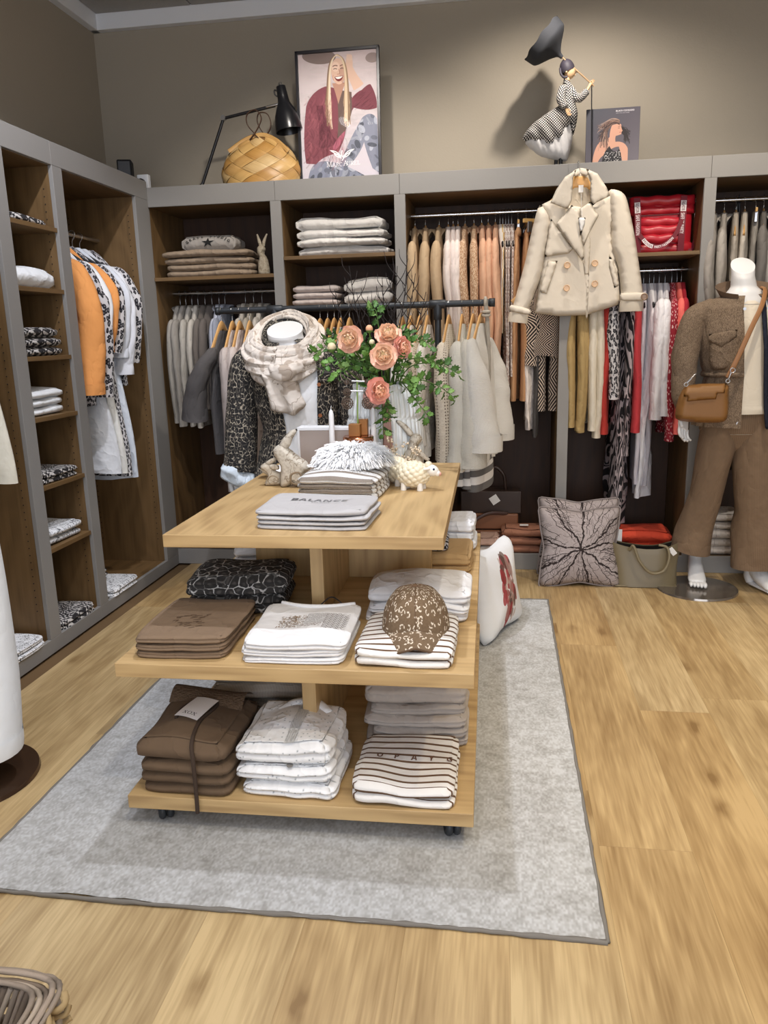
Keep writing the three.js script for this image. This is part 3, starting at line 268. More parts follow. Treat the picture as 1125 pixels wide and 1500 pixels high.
// bottom tier
{ const s = pile('folded_hoodie', 'hoodie', [-0.868, BT, -1.995], -0.04, 4, [0.272, 0.315, 0.036], cloth('#65523f', null, 0.006), stackLabels(4, 'brown folded hoodie', 'at the left of the bottom tier'), { seed: 37, jit: 0.014, topScale: 1.6, shape: { layers: 1, wave: 0.012, r: 0.5, crown: 0.014 } });
  const top = s[3], y = top.h; const on = (x, z) => top.g.userData.top(x, z) + 0.002;
  const cordM = mat('#3d2f25', { roughness: 0.9 });
  part(top.t, 'cord', tube([[0.0, on(0, -0.14), -0.14], [0.04, on(0.04, -0.05), -0.05], [0.03, on(0.03, 0.06), 0.06], [0.045, on(0.045, 0.145) - 0.004, 0.15], [0.055, 0.02, 0.17], [0.057, -0.06, 0.172], [0.057, -0.135, 0.174]], [0.006, 0.005, 0.006, 0.006, 0.006], { nu: 8, nv: 40, ref: [1, 0, 0] }), cordM);
  part(top.t, 'cord', tube([[0.0, on(0, -0.14), -0.14], [-0.02, on(-0.02, -0.06), -0.06], [-0.045, on(-0.045, 0.0), 0.0], [-0.04, on(-0.04, 0.06), 0.06]], [0.005, 0.005], { nu: 8, nv: 20, ref: [1, 0, 0] }), cordM);
  part(top.t, 'hood', surf(20, 16, (u, v) => { const x = lerp(-0.115, 0.115, u), z = lerp(-0.155, -0.05, v); return [x, on(x, z) + 0.03 * Math.sin(Math.PI * v) * (0.4 + Math.abs(u - 0.5) * 1.2), z]; }), cloth('#604d3b'));
  const tag = surf(6, 8, (u, v) => { const x = lerp(-0.034, 0.034, u), z = lerp(0.06, -0.055, v); return [x + 0.0 + z * -0.18, on(x, z) + 0.006 + 0.003 * v, z]; });
  part(top.t, 'hang_tag', tag, mat('#ffffff', { map: ctex(192, 340, (g, w, h) => { g.fillStyle = '#e6e2e0'; g.fillRect(0, 0, w, h); g.fillStyle = '#2a2624'; g.font = '54px serif'; g.textAlign = 'center'; g.fillText('XOX', w / 2, h - 44); }), roughness: 0.6 }), { label: 'white swing tag' });
}
{ const eye = cloth('#ffffff', T.eyelet, 0.01); const s = pile('folded_eyelet_shirt', 'shirt', [-0.572, BT, -1.985], -0.02, 3, [0.28, 0.28, 0.053], eye, stackLabels(3, 'white folded eyelet shirt', 'in the middle of the bottom tier'), { seed: 41, jit: 0.02, topScale: 1.2, settle: 0.97, shape: { layers: 2, wave: 0.014, r: 0.55, crown: 0.012, groove: 0.012, edge: 0.008 } });
  s.forEach((q, k) => { part(q.t, 'placket', printOn(q.g, 0.005, -0.12, 0.035, 0.118, 0.003), cloth('#eef0f0')); part(q.t, 'collar', tube([[-0.06, q.h + 0.002, -0.06], [-0.02, q.h + 0.012, -0.1], [0.04, q.h + 0.012, -0.105], [0.09, q.h + 0.002, -0.065]], [[0.012, 0.006], [0.018, 0.008], [0.012, 0.006]], { nu: 10, nv: 16, ref: [0, 1, 0] }), eye); if (k) part(q.t, 'button', new THREE.CylinderGeometry(0.009, 0.009, 0.003, 16).translate(0.02, q.g.userData.top(0.02, k === 2 ? -0.07 : 0.12) + 0.005, k === 2 ? -0.07 : 0.12), mat('#7d7a76', { roughness: 0.3 })); }); }
{ const s = pile('folded_striped_tee', 't-shirt', [-0.253, BT, -2.0], 0.0, 2, [0.285, 0.31, 0.028], cloth('#ffffff', T.stripebrown, 0.005), stackLabels(2, 'brown-striped white folded tee', 'on the bottom tier right'), { seed: 45, jit: 0.006, topScale: 1.2, shape: { layers: 1, wave: 0.012, r: 0.5 } });
  const top = s[1]; part(top.t, 'lettering', printOn(top.g, -0.1, -0.05, 0.13, 0.03, 0.002), alpha(512, 128, (g, w, h) => { g.fillStyle = '#6d4c38'; g.font = 'bold 60px sans-serif'; 'OPAYG'.split('').forEach((c, i) => g.fillText(c, 20 + i * 112, 84)); })); }
pile('folded_grey_trousers', 'trousers', [-0.25, BT, -2.3], 0.03, 5, [0.31, 0.25, 0.031], [cloth('#b3aaa2', null, 0.008), cloth('#aba39c', null, 0.008)], stackLabels(5, 'pale grey folded trousers', 'behind the striped tees below'), { seed: 49, jit: 0.03, topScale: 2.0, shape: { layers: 2, wave: 0.012, crown: 0.012 } });
pile('folded_knit', 'jumper', [-0.76, BT, -2.33], 0.05, 5, [0.34, 0.25, 0.041], cloth('#ffffff', T.ribline, 0.006), stackLabels(5, 'taupe ribbed folded jumper', 'behind the brown hoodies'), { seed: 53, jit: 0.03, topScale: 1.5, shape: { layers: 2, wave: 0.01, crown: 0.01 } });

// table top
{ const s = pile('folded_tee', 't-shirt', [-0.528, TT, -2.2], -0.03, 4, [0.325, 0.25, 0.013], cloth('#b9b8ba', null, 0.005), stackLabels(4, 'pale grey folded tee', 'at the table top front'), { seed: 57, jit: 0.014, topScale: 1.3, shape: { layers: 1, wave: 0.004, r: 0.5 } });
  const top = s[3]; part(top.t, 'lettering', printOn(top.g, -0.095, -0.045, 0.125, 0.02), alpha(512, 160, (g, w, h) => { const gr = g.createLinearGradient(0, 0, w, 0); gr.addColorStop(0, '#5c5c60'); gr.addColorStop(0.75, '#8a8a8c'); gr.addColorStop(1, '#b89a5a'); g.fillStyle = gr; g.font = 'bold 92px sans-serif'; g.fillText('BALANCE', 8, 92); g.font = '34px sans-serif'; g.fillStyle = '#9a9a9c'; g.fillText('MILANO', 170, 140); })); }
{ const s = pile('folded_striped_knit', 'jumper', [-0.532, TT, -2.61], -0.05, 4, [0.275, 0.28, 0.018], knit('#ffffff', T.stripegrey), stackLabels(4, 'white and taupe striped folded knit', 'below the white fringed hat'), { seed: 61, jit: 0.01, topScale: 1.25, shape: { layers: 1, wave: 0.006, r: 0.5, crown: 0.024 } }); }
// ---------------------------------------------------------------- hangers and hanging clothes
// local frame: x along the shoulders, z along the rail, y = 0 at the middle of the rail
const hookG = tube([[0.0, -0.07, 0], [0.0, -0.03, 0], [0.014, -0.012, 0], [0.0165, 0.004, 0], [0.006, 0.0165, 0], [-0.008, 0.0155, 0], [-0.016, 0.004, 0]], [0.0017, 0.0017], { nu: 6, nv: 24 });
const barG = { wood: tube([[-0.2, -0.2, 0], [-0.1, -0.128, 0], [0, -0.074, 0], [0.1, -0.128, 0], [0.2, -0.2, 0]], [[0.016, 0.006], [0.02, 0.007], [0.026, 0.008], [0.02, 0.007], [0.016, 0.006]], { nu: 10, nv: 20 }), black: tube([[-0.2, -0.2, 0], [-0.1, -0.13, 0], [0, -0.075, 0], [0.1, -0.13, 0], [0.2, -0.2, 0]], [[0.008, 0.005], [0.009, 0.005]], { nu: 8, nv: 16 }), clip: merge([box(-0.17, -0.086, -0.006, 0.17, -0.064, 0.006, 'x', 0.004)]) };
const clipG = merge([-0.13, 0.13].map((x) => box(x - 0.014, -0.135, -0.008, x + 0.014, -0.078, 0.008, 'y', 0.003)));
function hanger(kind, p, turn, ref) {
  const t = thing('hanger', `${{ wood: 'wooden hanger', black: 'black plastic hanger', clip: 'pale wooden clip hanger' }[kind]} holding the ${ref}`, 'hanger', p, turn);
  part(t, 'hook', hookG, kind === 'black' ? M.steel : M.chrome); part(t, 'bar', barG[kind], kind === 'black' ? M.black : kind === 'clip' ? mat('#d2a868', { roughness: 0.4 }) : M.hangwood);
  if (kind === 'clip') part(t, 'clip', clipG, M.steel);
}
function bodyGeo(o) { const { len, w = 0.2, hem = 0.22, th = 0.035, fold = 0.02, seed = 1, neck = 0.07, drop = 0.1 } = o; const sg = (x, p) => Math.sign(x) * Math.pow(Math.abs(x), p); return surf(30, 26, (u, v) => { const y = -drop - v * (len - drop), s = clamp(v * (len - drop) / 0.12), t = sstep(0, 0.3, v); const W = v * (len - drop) < 0.12 ? lerp(neck, w, Math.pow(s, 0.8)) : lerp(w, hem, sstep(0.1, 1, v)), Z = lerp(0.017, th, t), a = u * 6.2832, x = W * sg(Math.cos(a), 0.8); const f = fold * sstep(0.04, 0.9, v); const zz = Z * sg(Math.sin(a), 0.7) + f * (Math.sin(x * 34 + seed * 5 + v * 2) * 0.6 + 1.6 * n3(x * 18 + seed * 7, y * 5, seed)) ; return [x * (1 - 0.25 * f * 6 * v * 0.2), y - 0.012 * v * Math.cos(x * 9 + seed), zz]; }, 0.9, len); }
function sleeveGeo(s, o) { const { w = 0.2, sl = 0.58, drop = 0.1, sw = 1, seed = 1, swing = 0.0, sth = 0.03, cuffw = 0.045, flare = 0.03, cz = (o.sth ?? 0.03) * 0.85 } = o; const y0 = -drop - 0.085, R = (k) => (hash(Math.floor(seed * 97), k, 5) - 0.5); const p = [[s * (w - 0.045), y0 - 0.01, 0], [s * (w + 0.005), y0 - 0.045, 0.004 * s], [s * (w + flare), y0 - sl * 0.34, R(1) * 0.02 + swing * 0.4], [s * (w + flare * 0.9 + 0.012 * R(2)), y0 - sl * 0.68, R(3) * 0.03 + swing * 0.8], [s * (w + flare * 0.5 + 0.03 * R(4)), y0 - sl, R(5) * 0.03 + swing]]; return tube(p, cz > 0.05 ? [[0.016, 0.012], [0.046 * sw, lerp(0.014, cz, 0.3)], [0.06 * sw, lerp(0.014, cz, 0.55)], [0.064 * sw, lerp(0.014, cz, 0.8)], [cuffw * sw, cz]] : [[0.016, 0.01], [0.044 * sw, sth * 0.85], [0.062 * sw, sth * 1.05], [0.058 * sw, lerp(sth, cz, 0.5)], [cuffw * sw, cz]], { nu: 16, nv: 26, ref: [0, 0, 1], wr: 0.09, wf: 22, seed: seed * 3, caps: false }); }
// hang a top: o = { kind, name, cat, label, ref, m, hg (hanger kind), len, sl, collar, cuff, ... }
function hangTop(p, turn, o) {
  hanger(o.hg ?? 'wood', p, turn, o.ref);
  const t = thing(o.name ?? 'hanging_shirt', o.label, o.cat ?? 'shirt', p, turn);
  part(t, 'body', bodyGeo(o), o.m);
  if (o.sl) for (const s of [1, -1]) { part(t, 'sleeve', sleeveGeo(s, { ...o, seed: o.seed + (s > 0 ? 0 : 0.37) }), o.sm ?? o.m); }
  if (o.cuff && o.sl) for (const s of [1, -1]) { const g = sleeveGeo(s, { ...o, seed: o.seed + (s > 0 ? 0 : 0.37) }), q = g.attributes.position, n = q.count, c = [0, 0, 0]; for (let i = n - 15; i < n; i++) { c[0] += q.getX(i) / 15; c[1] += q.getY(i) / 15; c[2] += q.getZ(i) / 15; } const cw = (o.cuffw ?? 0.045) * (o.sw ?? 1) * 1.06, st = (o.cz ?? (o.sth ?? 0.03) * 0.85) * 1.08, hgt = o.cuff === true ? 0.06 : o.cuff; part(t, 'cuff', tube([[c[0], c[1] + hgt * 0.6, c[2]], [c[0], c[1] + hgt * 0.2, c[2]], [c[0], c[1] - hgt * 0.4, c[2]]], [[cw, st], [cw * 1.03, st], [cw, st]], { nu: 14, nv: 4, caps: false }), o.cm ?? o.sm ?? o.m); }
  if (o.collar) part(t, 'collar', tube([[-0.06, -0.125, 0.0], [-0.035, -0.085, 0.022], [0.0, -0.078, 0.03], [0.035, -0.085, 0.022], [0.065, -0.125, 0.0], [0.035, -0.09, -0.022], [0, -0.08, -0.03], [-0.04, -0.088, -0.022], [-0.06, -0.125, 0.0]], [[0.022, 0.006], [0.026, 0.006], [0.022, 0.006]], { nu: 8, nv: 32, ref: [0, 1, 0], caps: false }), o.colm ?? o.m);
  if (o.pts) o.pts(t);
  return t;
}
function hangTrousers(p, turn, o) {
  hanger(o.hg ?? 'clip', p, turn, o.ref); const t = thing('hanging_trousers', o.label, 'trousers', p, turn); const { len, w = 0.15, seed = 1, th = 0.022, flare = 0 } = o;
  part(t, 'waistband', tube([[-w, -0.125, 0], [0, -0.125, 0.004], [w, -0.125, 0]], [[0.024, th * 0.7], [0.024, th * 0.75]], { nu: 10, nv: 8 }), o.m);
  for (const s of [-1, 1]) part(t, 'leg', tube([[s * w * 0.52, -0.12, s * 0.006], [s * w * 0.6, -0.32, s * 0.012], [s * (w * 0.6), -0.6 * len, s * 0.014 + n3(seed, 1, 1) * 0.02], [s * (w * 0.6 + flare), -len, s * 0.012 + n3(seed, 2, 5) * 0.03]], [[w * 0.52, th * 0.6], [w * 0.56, th], [w * 0.5, th], [w * 0.5 + flare, th]], { nu: 14, nv: 22, wr: 0.14, wf: 9, seed: seed * 2 + s, caps: false }), o.m);
}
const q90 = Math.PI / 2, jit = (k, a) => (hash(k, 3, 91) - 0.5) * a;
// ---- corner wardrobe rail (first wardrobe of the back wall)
{ const Z = -4.68, Y = 1.628; const rows = [[-1.935, '#99948c', 'grey-brown shirt at the far left end of the rail', 0.72, 0.58], [-1.895, '#8f8a83', 'grey-brown shirt second from the left end of the rail', 0.75, 0.6], [-1.862, '#aaa59c', 'light grey shirt third from the left end of the rail', 0.78, 0.55], [-1.82, '#b7b1a7', 'pale grey shirt fourth from the left end of the rail', 0.8, 0.5], [-1.775, '#7a726b', 'taupe jumper with round elbow badge, left of two', 0.66, 0.5, 1], [-1.732, '#756d67', 'taupe jumper with round elbow badge, right of two', 0.66, 0.5, 1], [-1.69, '#b4b8c4', 'pale lavender shirt in the corner wardrobe', 0.66, 0.52], [-1.65, '#8f94a2', 'blue-grey shirt beside the pale lavender one', 0.66, 0.52], [-1.52, '#b5aea3', 'cream-grey shirt seen above the pipe rack', 0.7, 0.55], [-1.47, '#a39b8d', 'greige ribbed cardigan seen above the pipe rack', 0.7, 0.55], [-1.42, '#c2bbb0', 'off-white blouse at the right end of the corner rail', 0.68, 0.54]];
  rows.forEach(([x, c, ref, len, sl, badge], k) => { const rib = k > 8; hangTop([x, Y, Z + jit(k, 0.015)], q90 + 0.1 + jit(k + 5, 0.12), { hg: 'black', name: badge ? 'hanging_jumper' : 'hanging_shirt', cat: badge ? 'jumper' : 'shirt', ref, label: ref, m: badge ? knit(c) : cloth(c, null, 0.008), len, sl, seed: k + 1, collar: true, cuff: true, w: 0.2, th: 0.026, fold: 0.012, drop: 0.072, sth: 0.024, pts: badge ? (t) => part(t, 'badge', new THREE.TorusGeometry(0.02, 0.003, 6, 20).rotateX(0).translate(-0.235, -0.36, 0.032), M.blackmatt) : null }); }); }
// ---- the pipe rack, in front of the wardrobes
{ const t = thing('pipe_rack', 'dark steel pipe clothes rack standing before the wardrobes', 'clothes rack', [0, 0, -4.08]);
  part(t, 'rail', rod([-1.485, 1.497, 0], [-0.045, 1.497, 0], 0.0165, 16), M.pipe);
  for (const x of [-1.17, -0.318]) { part(t, 'post', rod([x, 0.02, 0], [x, 1.48, 0], 0.0165, 16), M.pipe); part(t, 'fitting', merge([rod([x - 0.04, 1.497, 0], [x + 0.04, 1.497, 0], 0.022, 16), rod([x, 1.42, 0], [x, 1.497, 0], 0.022, 16)]), M.pipe); part(t, 'foot', merge([rod([x, 0.02, -0.2], [x, 0.02, 0.2], 0.0165, 12), rod([x, 0.02, 0], [x, 0.09, 0], 0.022, 12)]), M.pipe); }
  part(t, 'end_cap', rod([-0.06, 1.497, 0], [-0.03, 1.497, 0], 0.021, 16), M.pipe); part(t, 'end_cap', rod([-1.492, 1.497, 0], [-1.47, 1.497, 0], 0.021, 16), M.pipe);
  const r = thing('rope', 'grey knotted rope hanging from the right end of the pipe rack', 'rope', [-0.078, 1.497, -4.08]);
  part(r, 'strand', tube([[0, 0.02, 0.016], [0.012, -0.12, 0.022], [0.018, -0.4, 0.02], [0.012, -0.62, 0.02]], [0.011, 0.011], { nu: 8, nv: 40, wr: 0.2, wf: 60 }), mat('#b5ada0', { roughness: 1, bumpMap: T.weave, bumpScale: 0.004 }));
  part(r, 'knot', merge([new THREE.TorusGeometry(0.024, 0.008, 8, 20).rotateY(q90), new THREE.TorusGeometry(0.015, 0.008, 8, 16).rotateX(q90).translate(0.004, -0.045, 0.018), new THREE.TorusGeometry(0.015, 0.008, 8, 16).rotateX(q90 + 0.3).translate(0.004, -0.06, 0.018)]), mat('#b5ada0', { roughness: 1 }));
}
{ const Z = -4.08, Y = 1.497;
  hangTop([-1.465, Y, Z], q90 + 0.05, { name: 'hanging_tee', cat: 't-shirt', ref: 'dark grey tee at the left end of the pipe rack', label: 'dark grey wide-sleeved tee at the left end of the pipe rack', m: cloth('#4f4c4c', null, 0.006), len: 0.72, sl: 0.36, seed: 21, sw: 1.0, cuffw: 0.08, flare: 0.05, th: 0.03, fold: 0.014, sth: 0.03, cz: 0.068, swing: -0.1, w: 0.2 });
  [[-1.405, '#b3a8a3', 'leftmost of the three pale taupe satin blouses'], [-1.365, '#bdb1ab', 'middle one of the three pale taupe satin blouses'], [-1.31, '#c9bcb6', 'rightmost of the three pale taupe satin blouses']].forEach(([x, c, ref], k) => hangTop([x, Y, Z], q90 + 0.1, { name: 'hanging_blouse', cat: 'blouse', ref, label: ref + ' on the pipe rack', m: cloth(c, null, 0.008, { roughness: 0.55 }), len: 0.86, sl: 0.72, seed: 25 + k, collar: false, cuff: 0.05, th: 0.03, fold: 0.02, w: 0.2, flare: 0.02, sth: 0.034 }));
  const mid = [[-0.93, '#ffffff', T.leopard, 'dark leopard blouse right of the scarf, leftmost on wood'], [-0.89, '#ffffff', T.leopard, 'dark leopard blouse second right of the scarf'], [-0.855, '#ffffff', T.cheetah, 'white spotted blouse behind the peach flowers'], [-0.82, '#ffffff', T.cheetah, 'white spotted blouse directly left of the biggest bloom'], [-0.775, '#e8e2d8', null, 'cream blouse with frill behind the flowers']];
  mid.forEach(([x, c, m, ref], k) => hangTop([x, Y, Z], q90, { name: 'hanging_blouse', cat: 'blouse', ref, label: ref, m: cloth(c, m, 0.008), len: 0.66, sl: 0.5, seed: 31 + k, th: 0.024, fold: 0.012, w: 0.19, sth: 0.024 }));
  [[-0.5, 'white lace blouse, first left of the rack post'], [-0.455, 'white lace blouse, second left of the rack post'], [-0.41, 'white lace blouse with wide sleeve near the rack post'], [-0.37, 'off-white blouse touching the rack post']].forEach(([x, ref], k) => hangTop([x, Y, Z], q90 - 0.05, { name: 'hanging_blouse', cat: 'blouse', ref, label: ref, m: k === 2 ? cloth('#f2eee6', T.crochet, 0.004) : cloth(['#eeece6', '#e9e5dd', '', '#e4dfd6'][k], null, 0.01), len: 0.74, sl: k === 2 ? 0.42 : 0.5, seed: 37 + k, th: 0.026, fold: 0.014, w: 0.2, sw: 1.15, sth: 0.028 }));
  hangTop([-0.262, Y, Z], q90 - 0.08, { name: 'hanging_cardigan', cat: 'cardigan', ref: 'beige crochet cardigan', label: 'beige openwork crochet cardigan right of the rack post', m: mat('#ffffff', { map: T.crochet, bumpMap: T.crochet, bumpScale: 0.004, roughness: 1 }), len: 0.78, sl: 0.64, seed: 42, th: 0.04, fold: 0.016, sth: 0.04, w: 0.2 });
  [[-0.195, '#e6e3d8', 'first cream knit jumper after the crochet cardigan', 0.6], [-0.14, '#e2ded2', 'second cream knit jumper after the crochet cardigan', 0.58], [-0.1, '#efece4', 'cream knit jumper beside the rope, with wide cuffed sleeve', 0.5]].forEach(([x, c, ref, sl], k) => hangTop([x, Y, Z], q90 - 0.05 - 0.06 * k, { name: 'hanging_jumper', cat: 'jumper', ref, label: ref, m: knit(c), len: 0.8, sl, seed: 45 + k, cuff: 0.08, th: 0.045, fold: 0.02, w: 0.2, sw: 1.15 + 0.2 * k, sth: 0.045, cuffw: 0.06, flare: 0.04, swing: 0.03 * k, cz: 0.045 + 0.022 * k, pts: (t) => part(t, 'hem_band', loft([[-0.77, 0, 0, 0.215, 0.05], [-0.83, 0, 0, 0.222, 0.056], [-0.9 - 0.015 * k, 0, 0, 0.218, 0.056]], { nu: 30, nv: 6, fold: 0.03 }), mat('#ffffff', { map: T.stripewide, roughness: 1 })) }));
}
// ---- wide wardrobe rail behind the cream coat
{ const Z = -4.68, Y = 2.006; const beige = cloth('#baa181', null, 0.006), twd = mat('#ffffff', { map: T.tweed, bumpMap: T.tweed, bumpScale: 0.003, roughness: 1 }), peach = cloth('#d2a688', null, 0.006);
  const rows = [[-0.49, 'coat', beige, 'beige wool coat next to the wardrobe post', 0.95, 0.62], [-0.43, 'coat', beige, 'beige wool coat second from the wardrobe post', 0.95, 0.62], [-0.352, 'coat', beige, 'beige trench coat third from the wardrobe post', 1.0, 0.62], [-0.3, 'blouse', cloth('#e2d6cf', null, 0.008), 'leftmost of the three blush white blouses', 0.8, 0.58], [-0.272, 'blouse', cloth('#ded1cb', null, 0.008), 'middle of the three blush white blouses', 0.8, 0.58], [-0.245, 'blouse', cloth('#e6dad3', null, 0.008), 'rightmost of the three blush white blouses', 0.8, 0.58], [-0.205, 'jacket', twd, 'left one of two sand flecked tweed jackets', 0.8, 0.62], [-0.155, 'jacket', twd, 'right one of two sand flecked tweed jackets', 0.8, 0.62], [-0.112, 'cardigan', peach, 'leftmost of the three peach cardigans', 0.78, 0.6], [-0.075, 'cardigan', peach, 'middle one of the three peach cardigans', 0.8, 0.62], [-0.035, 'cardigan', peach, 'rightmost of the three peach cardigans', 0.82, 0.66], [-0.01, 'blouse', cloth('#f0e9df', null, 0.006), 'cream blouse between peach cardigan and checked blouse', 0.62, 0], [0.006, 'blouse', cloth('#ffffff', T.check, 0.004), 'yellow and cream checked blouse on the wide rail', 0.66, 0], [0.022, 'dress', cloth('#ffffff', T.floral, 0.006), 'first brown and white floral dress', 0.92, 0], [0.038, 'dress', cloth('#ffffff', T.floral, 0.006), 'second brown and white floral dress', 0.94, 0], [0.055, 'dress', cloth('#ffffff', T.floral, 0.006), 'third brown and white floral dress', 0.9, 0]];
  rows.forEach(([x, kind, m, ref, len, sl], k) => hangTop([x, Y, Z], q90 + 0.04 + jit(k, 0.08), { hg: k < 11 ? 'wood' : 'black', name: 'hanging_' + kind, cat: kind, ref, label: ref + (k > 12 ? ' beside the tan trousers' : ''), m, len, sl, seed: 51 + k, collar: k < 3 || (k > 5 && k < 11), th: k < 3 ? 0.036 : k > 10 ? 0.011 : 0.024, fold: k > 10 ? 0.006 : 0.012, sth: k < 3 ? 0.032 : k < 11 ? 0.025 : 0.012, w: k > 10 ? 0.19 : 0.205, hem: k > 10 ? 0.19 : 0.23, drop: 0.072 }));
  hangTrousers([0.09, Y, Z + 0.01], q90, { ref: 'left tan trousers on the wide rail', label: 'left one of two tan trousers clipped on the wide rail', m: cloth('#be9169', null, 0.006), len: 1.04, seed: 3, w: 0.16 });
  hangTrousers([0.135, Y, Z + 0.01], q90 + 0.06, { ref: 'right tan trousers on the wide rail', label: 'right one of two tan trousers clipped on the wide rail', m: cloth('#b98b63', null, 0.006), len: 1.04, seed: 4, w: 0.16 });
  hangTop([0.175, Y, Z], q90 - 0.06, { name: 'hanging_dress', cat: 'dress', ref: 'blush white slip dress', label: 'blush white slip dress with pointed hem below the coat sleeve', m: cloth('#eadfd6', null, 0.012), len: 1.19, sl: 0, seed: 71, th: 0.022, fold: 0.03, w: 0.17, hem: 0.2 });
  hangTop([0.2, Y, Z], q90, { name: 'hanging_skirt', cat: 'skirt', ref: 'charcoal skirt', label: 'charcoal skirt hanging behind the blush slip dress', m: cloth('#4a4746'), len: 1.24, seed: 72, th: 0.016, fold: 0.01, w: 0.17, hem: 0.2, sl: 0 });
  hangTop([0.255, Y - 0.3, Z + 0.15], 0.25, { name: 'hanging_jacket', cat: 'jacket', ref: 'herringbone jacket below the coat', label: 'black and cream herringbone jacket below the hem of the coat', m: cloth('#ffffff', T.herring, 0.003), len: 0.5, sl: 0.36, seed: 73, th: 0.04, fold: 0.01, w: 0.09, hem: 0.1, flare: -0.01, sw: 0.8, neck: 0.05 });
  hangTrousers([0.262, Y, Z + 0.12], 0.5, { ref: 'herringbone trousers below the coat', label: 'black and cream herringbone trousers below the matching jacket', m: cloth('#ffffff', T.herring, 0.003), len: 1.1, seed: 6, w: 0.065, th: 0.035 });
}
// ---- rail of the wardrobe with the red bag
{ const Z = -4.68, Y = 1.663; const khaki = cloth('#b49a68', null, 0.01), wh = cloth('#eceaee', null, 0.009), red = cloth('#b5372f', null, 0.006);
  const rows = [[0.405, 'jacket', khaki, 'khaki jacket next to the wardrobe post', 0.8, 0.66], [0.44, 'jacket', khaki, 'khaki jacket second from the wardrobe post', 0.82, 0.68], [0.475, 'jacket', khaki, 'khaki jacket third from the wardrobe post', 0.8, 0.69], [0.512, 'jacket', cloth('#e4dcca'), 'cream jacket beside the khaki jackets', 0.82, 0.68], [0.545, 'jacket', cloth('#dcd2be'), 'ecru jacket next to the red jumper', 0.84, 0.72], [0.585, 'jumper', red, 'brick red jumper left of the leopard blouse', 0.84, 0.7], [0.63, 'blouse', cloth('#ffffff', T.cheetah), 'leopard blouse with gathered cuff beside the red jumper', 0.6, 0.5], [0.675, 'dress', cloth('#ffffff', T.zebra, 0.01), 'long mauve and black animal-print dress reaching the cushions', 1.42, 0], [0.705, 'dress', cloth('#ffffff', T.zebra, 0.01), 'shorter mauve and black animal-print dress behind the long one', 1.0, 0.5], [0.745, 'jumper', cloth('#c23c42'), 'bright red jumper right of the animal-print dress', 0.82, 0.69], [0.785, 'dress', cloth('#cfcbd2'), 'pale lilac dress left of the white ones', 1.18, 0], [0.815, 'dress', cloth('#f2f1f4', null, 0.008), 'longest white dress on the rail of white shirts', 1.27, 0], [0.84, 'skirt', cloth('#bdbac0'), 'grey-white skirt right of the longest white dress', 1.2, 0], [0.868, 'shirt', wh, 'white shirt with long cuffed sleeve on the right rail', 0.7, 0.62], [0.9, 'shirt', wh, 'white crinkled shirt left of the dark red print', 0.7, 0.6], [0.935, 'blouse', cloth('#ffffff', T.redprint), 'dark red printed blouse between white and coral', 0.84, 0.74], [0.962, 'shirt', cloth('#f0736a'), 'coral shirt beside the dark red printed blouse', 0.78, 0.7], [0.985, 'jumper', cloth('#a81f30'), 'crimson jumper at the right end of the rail', 0.78, 0.7]];
  rows.forEach(([x, kind, m, ref, len, sl], k) => hangTop([x, Y, Z + (k === 6 ? 0.04 : 0) + jit(k, 0.01)], q90 - 0.08 + jit(k, 0.1), { hg: 'black', name: 'hanging_' + kind, cat: kind, ref, label: ref, m, len, sl, seed: 81 + k, cuff: sl ? (k === 6 ? 0.07 : 0.06) : 0, th: k === 7 ? 0.04 : k > 9 && k < 13 ? 0.022 : 0.024, fold: k === 7 || k === 11 ? 0.03 : 0.012, sth: k > 12 && k < 15 ? 0.036 : k === 6 ? 0.032 : 0.027, w: k === 7 ? 0.17 : 0.195, hem: k === 7 ? 0.2 : k > 9 && k < 13 ? 0.16 : 0.21, drop: 0.072, collar: k > 12 && k < 15, sw: 1.05, cuffw: 0.05 }));
}
// ---- rightmost rail
{ const Z = -4.68, Y = 2.011; const g = ['#9c968f', '#a39d95', '#b3aa9d', '#bcb4a8', '#9d9891', '#6d6965', '#a29d98', '#8f8b86'];
  [[1.135, 'shirt', 'grey shirt against the post of the rightmost wardrobe'], [1.185, 'shirt', 'grey shirt second from the post of the rightmost wardrobe'], [1.245, 'vest', 'greige top with ring neck in the rightmost wardrobe'], [1.29, 'vest', 'sand and white top above the mannequin neck'], [1.345, 'skirt', 'grey clipped skirt just right of the mannequin neck'], [1.385, 'jacket', 'dark grey jacket behind the mannequin shoulder'], [1.43, 'shirt', 'grey snap-button shirt at the right picture edge'], [1.5, 'shirt', 'last grey shirt, past the right picture edge']].forEach(([x, kind, ref], k) => hangTop([x, Y, Z + 0.01], q90 - 0.25, { hg: k === 4 ? 'clip' : 'wood', name: 'hanging_' + kind, cat: kind, ref, label: ref, m: cloth(g[k], null, 0.008), len: k === 2 || k === 3 ? 0.8 : 0.9, sl: kind === 'shirt' || kind === 'jacket' ? 0.62 : 0, seed: 111 + k, collar: kind === 'shirt', th: 0.026, fold: 0.014, w: kind === 'skirt' ? 0.15 : 0.2, drop: 0.072, sth: 0.028 }));
}
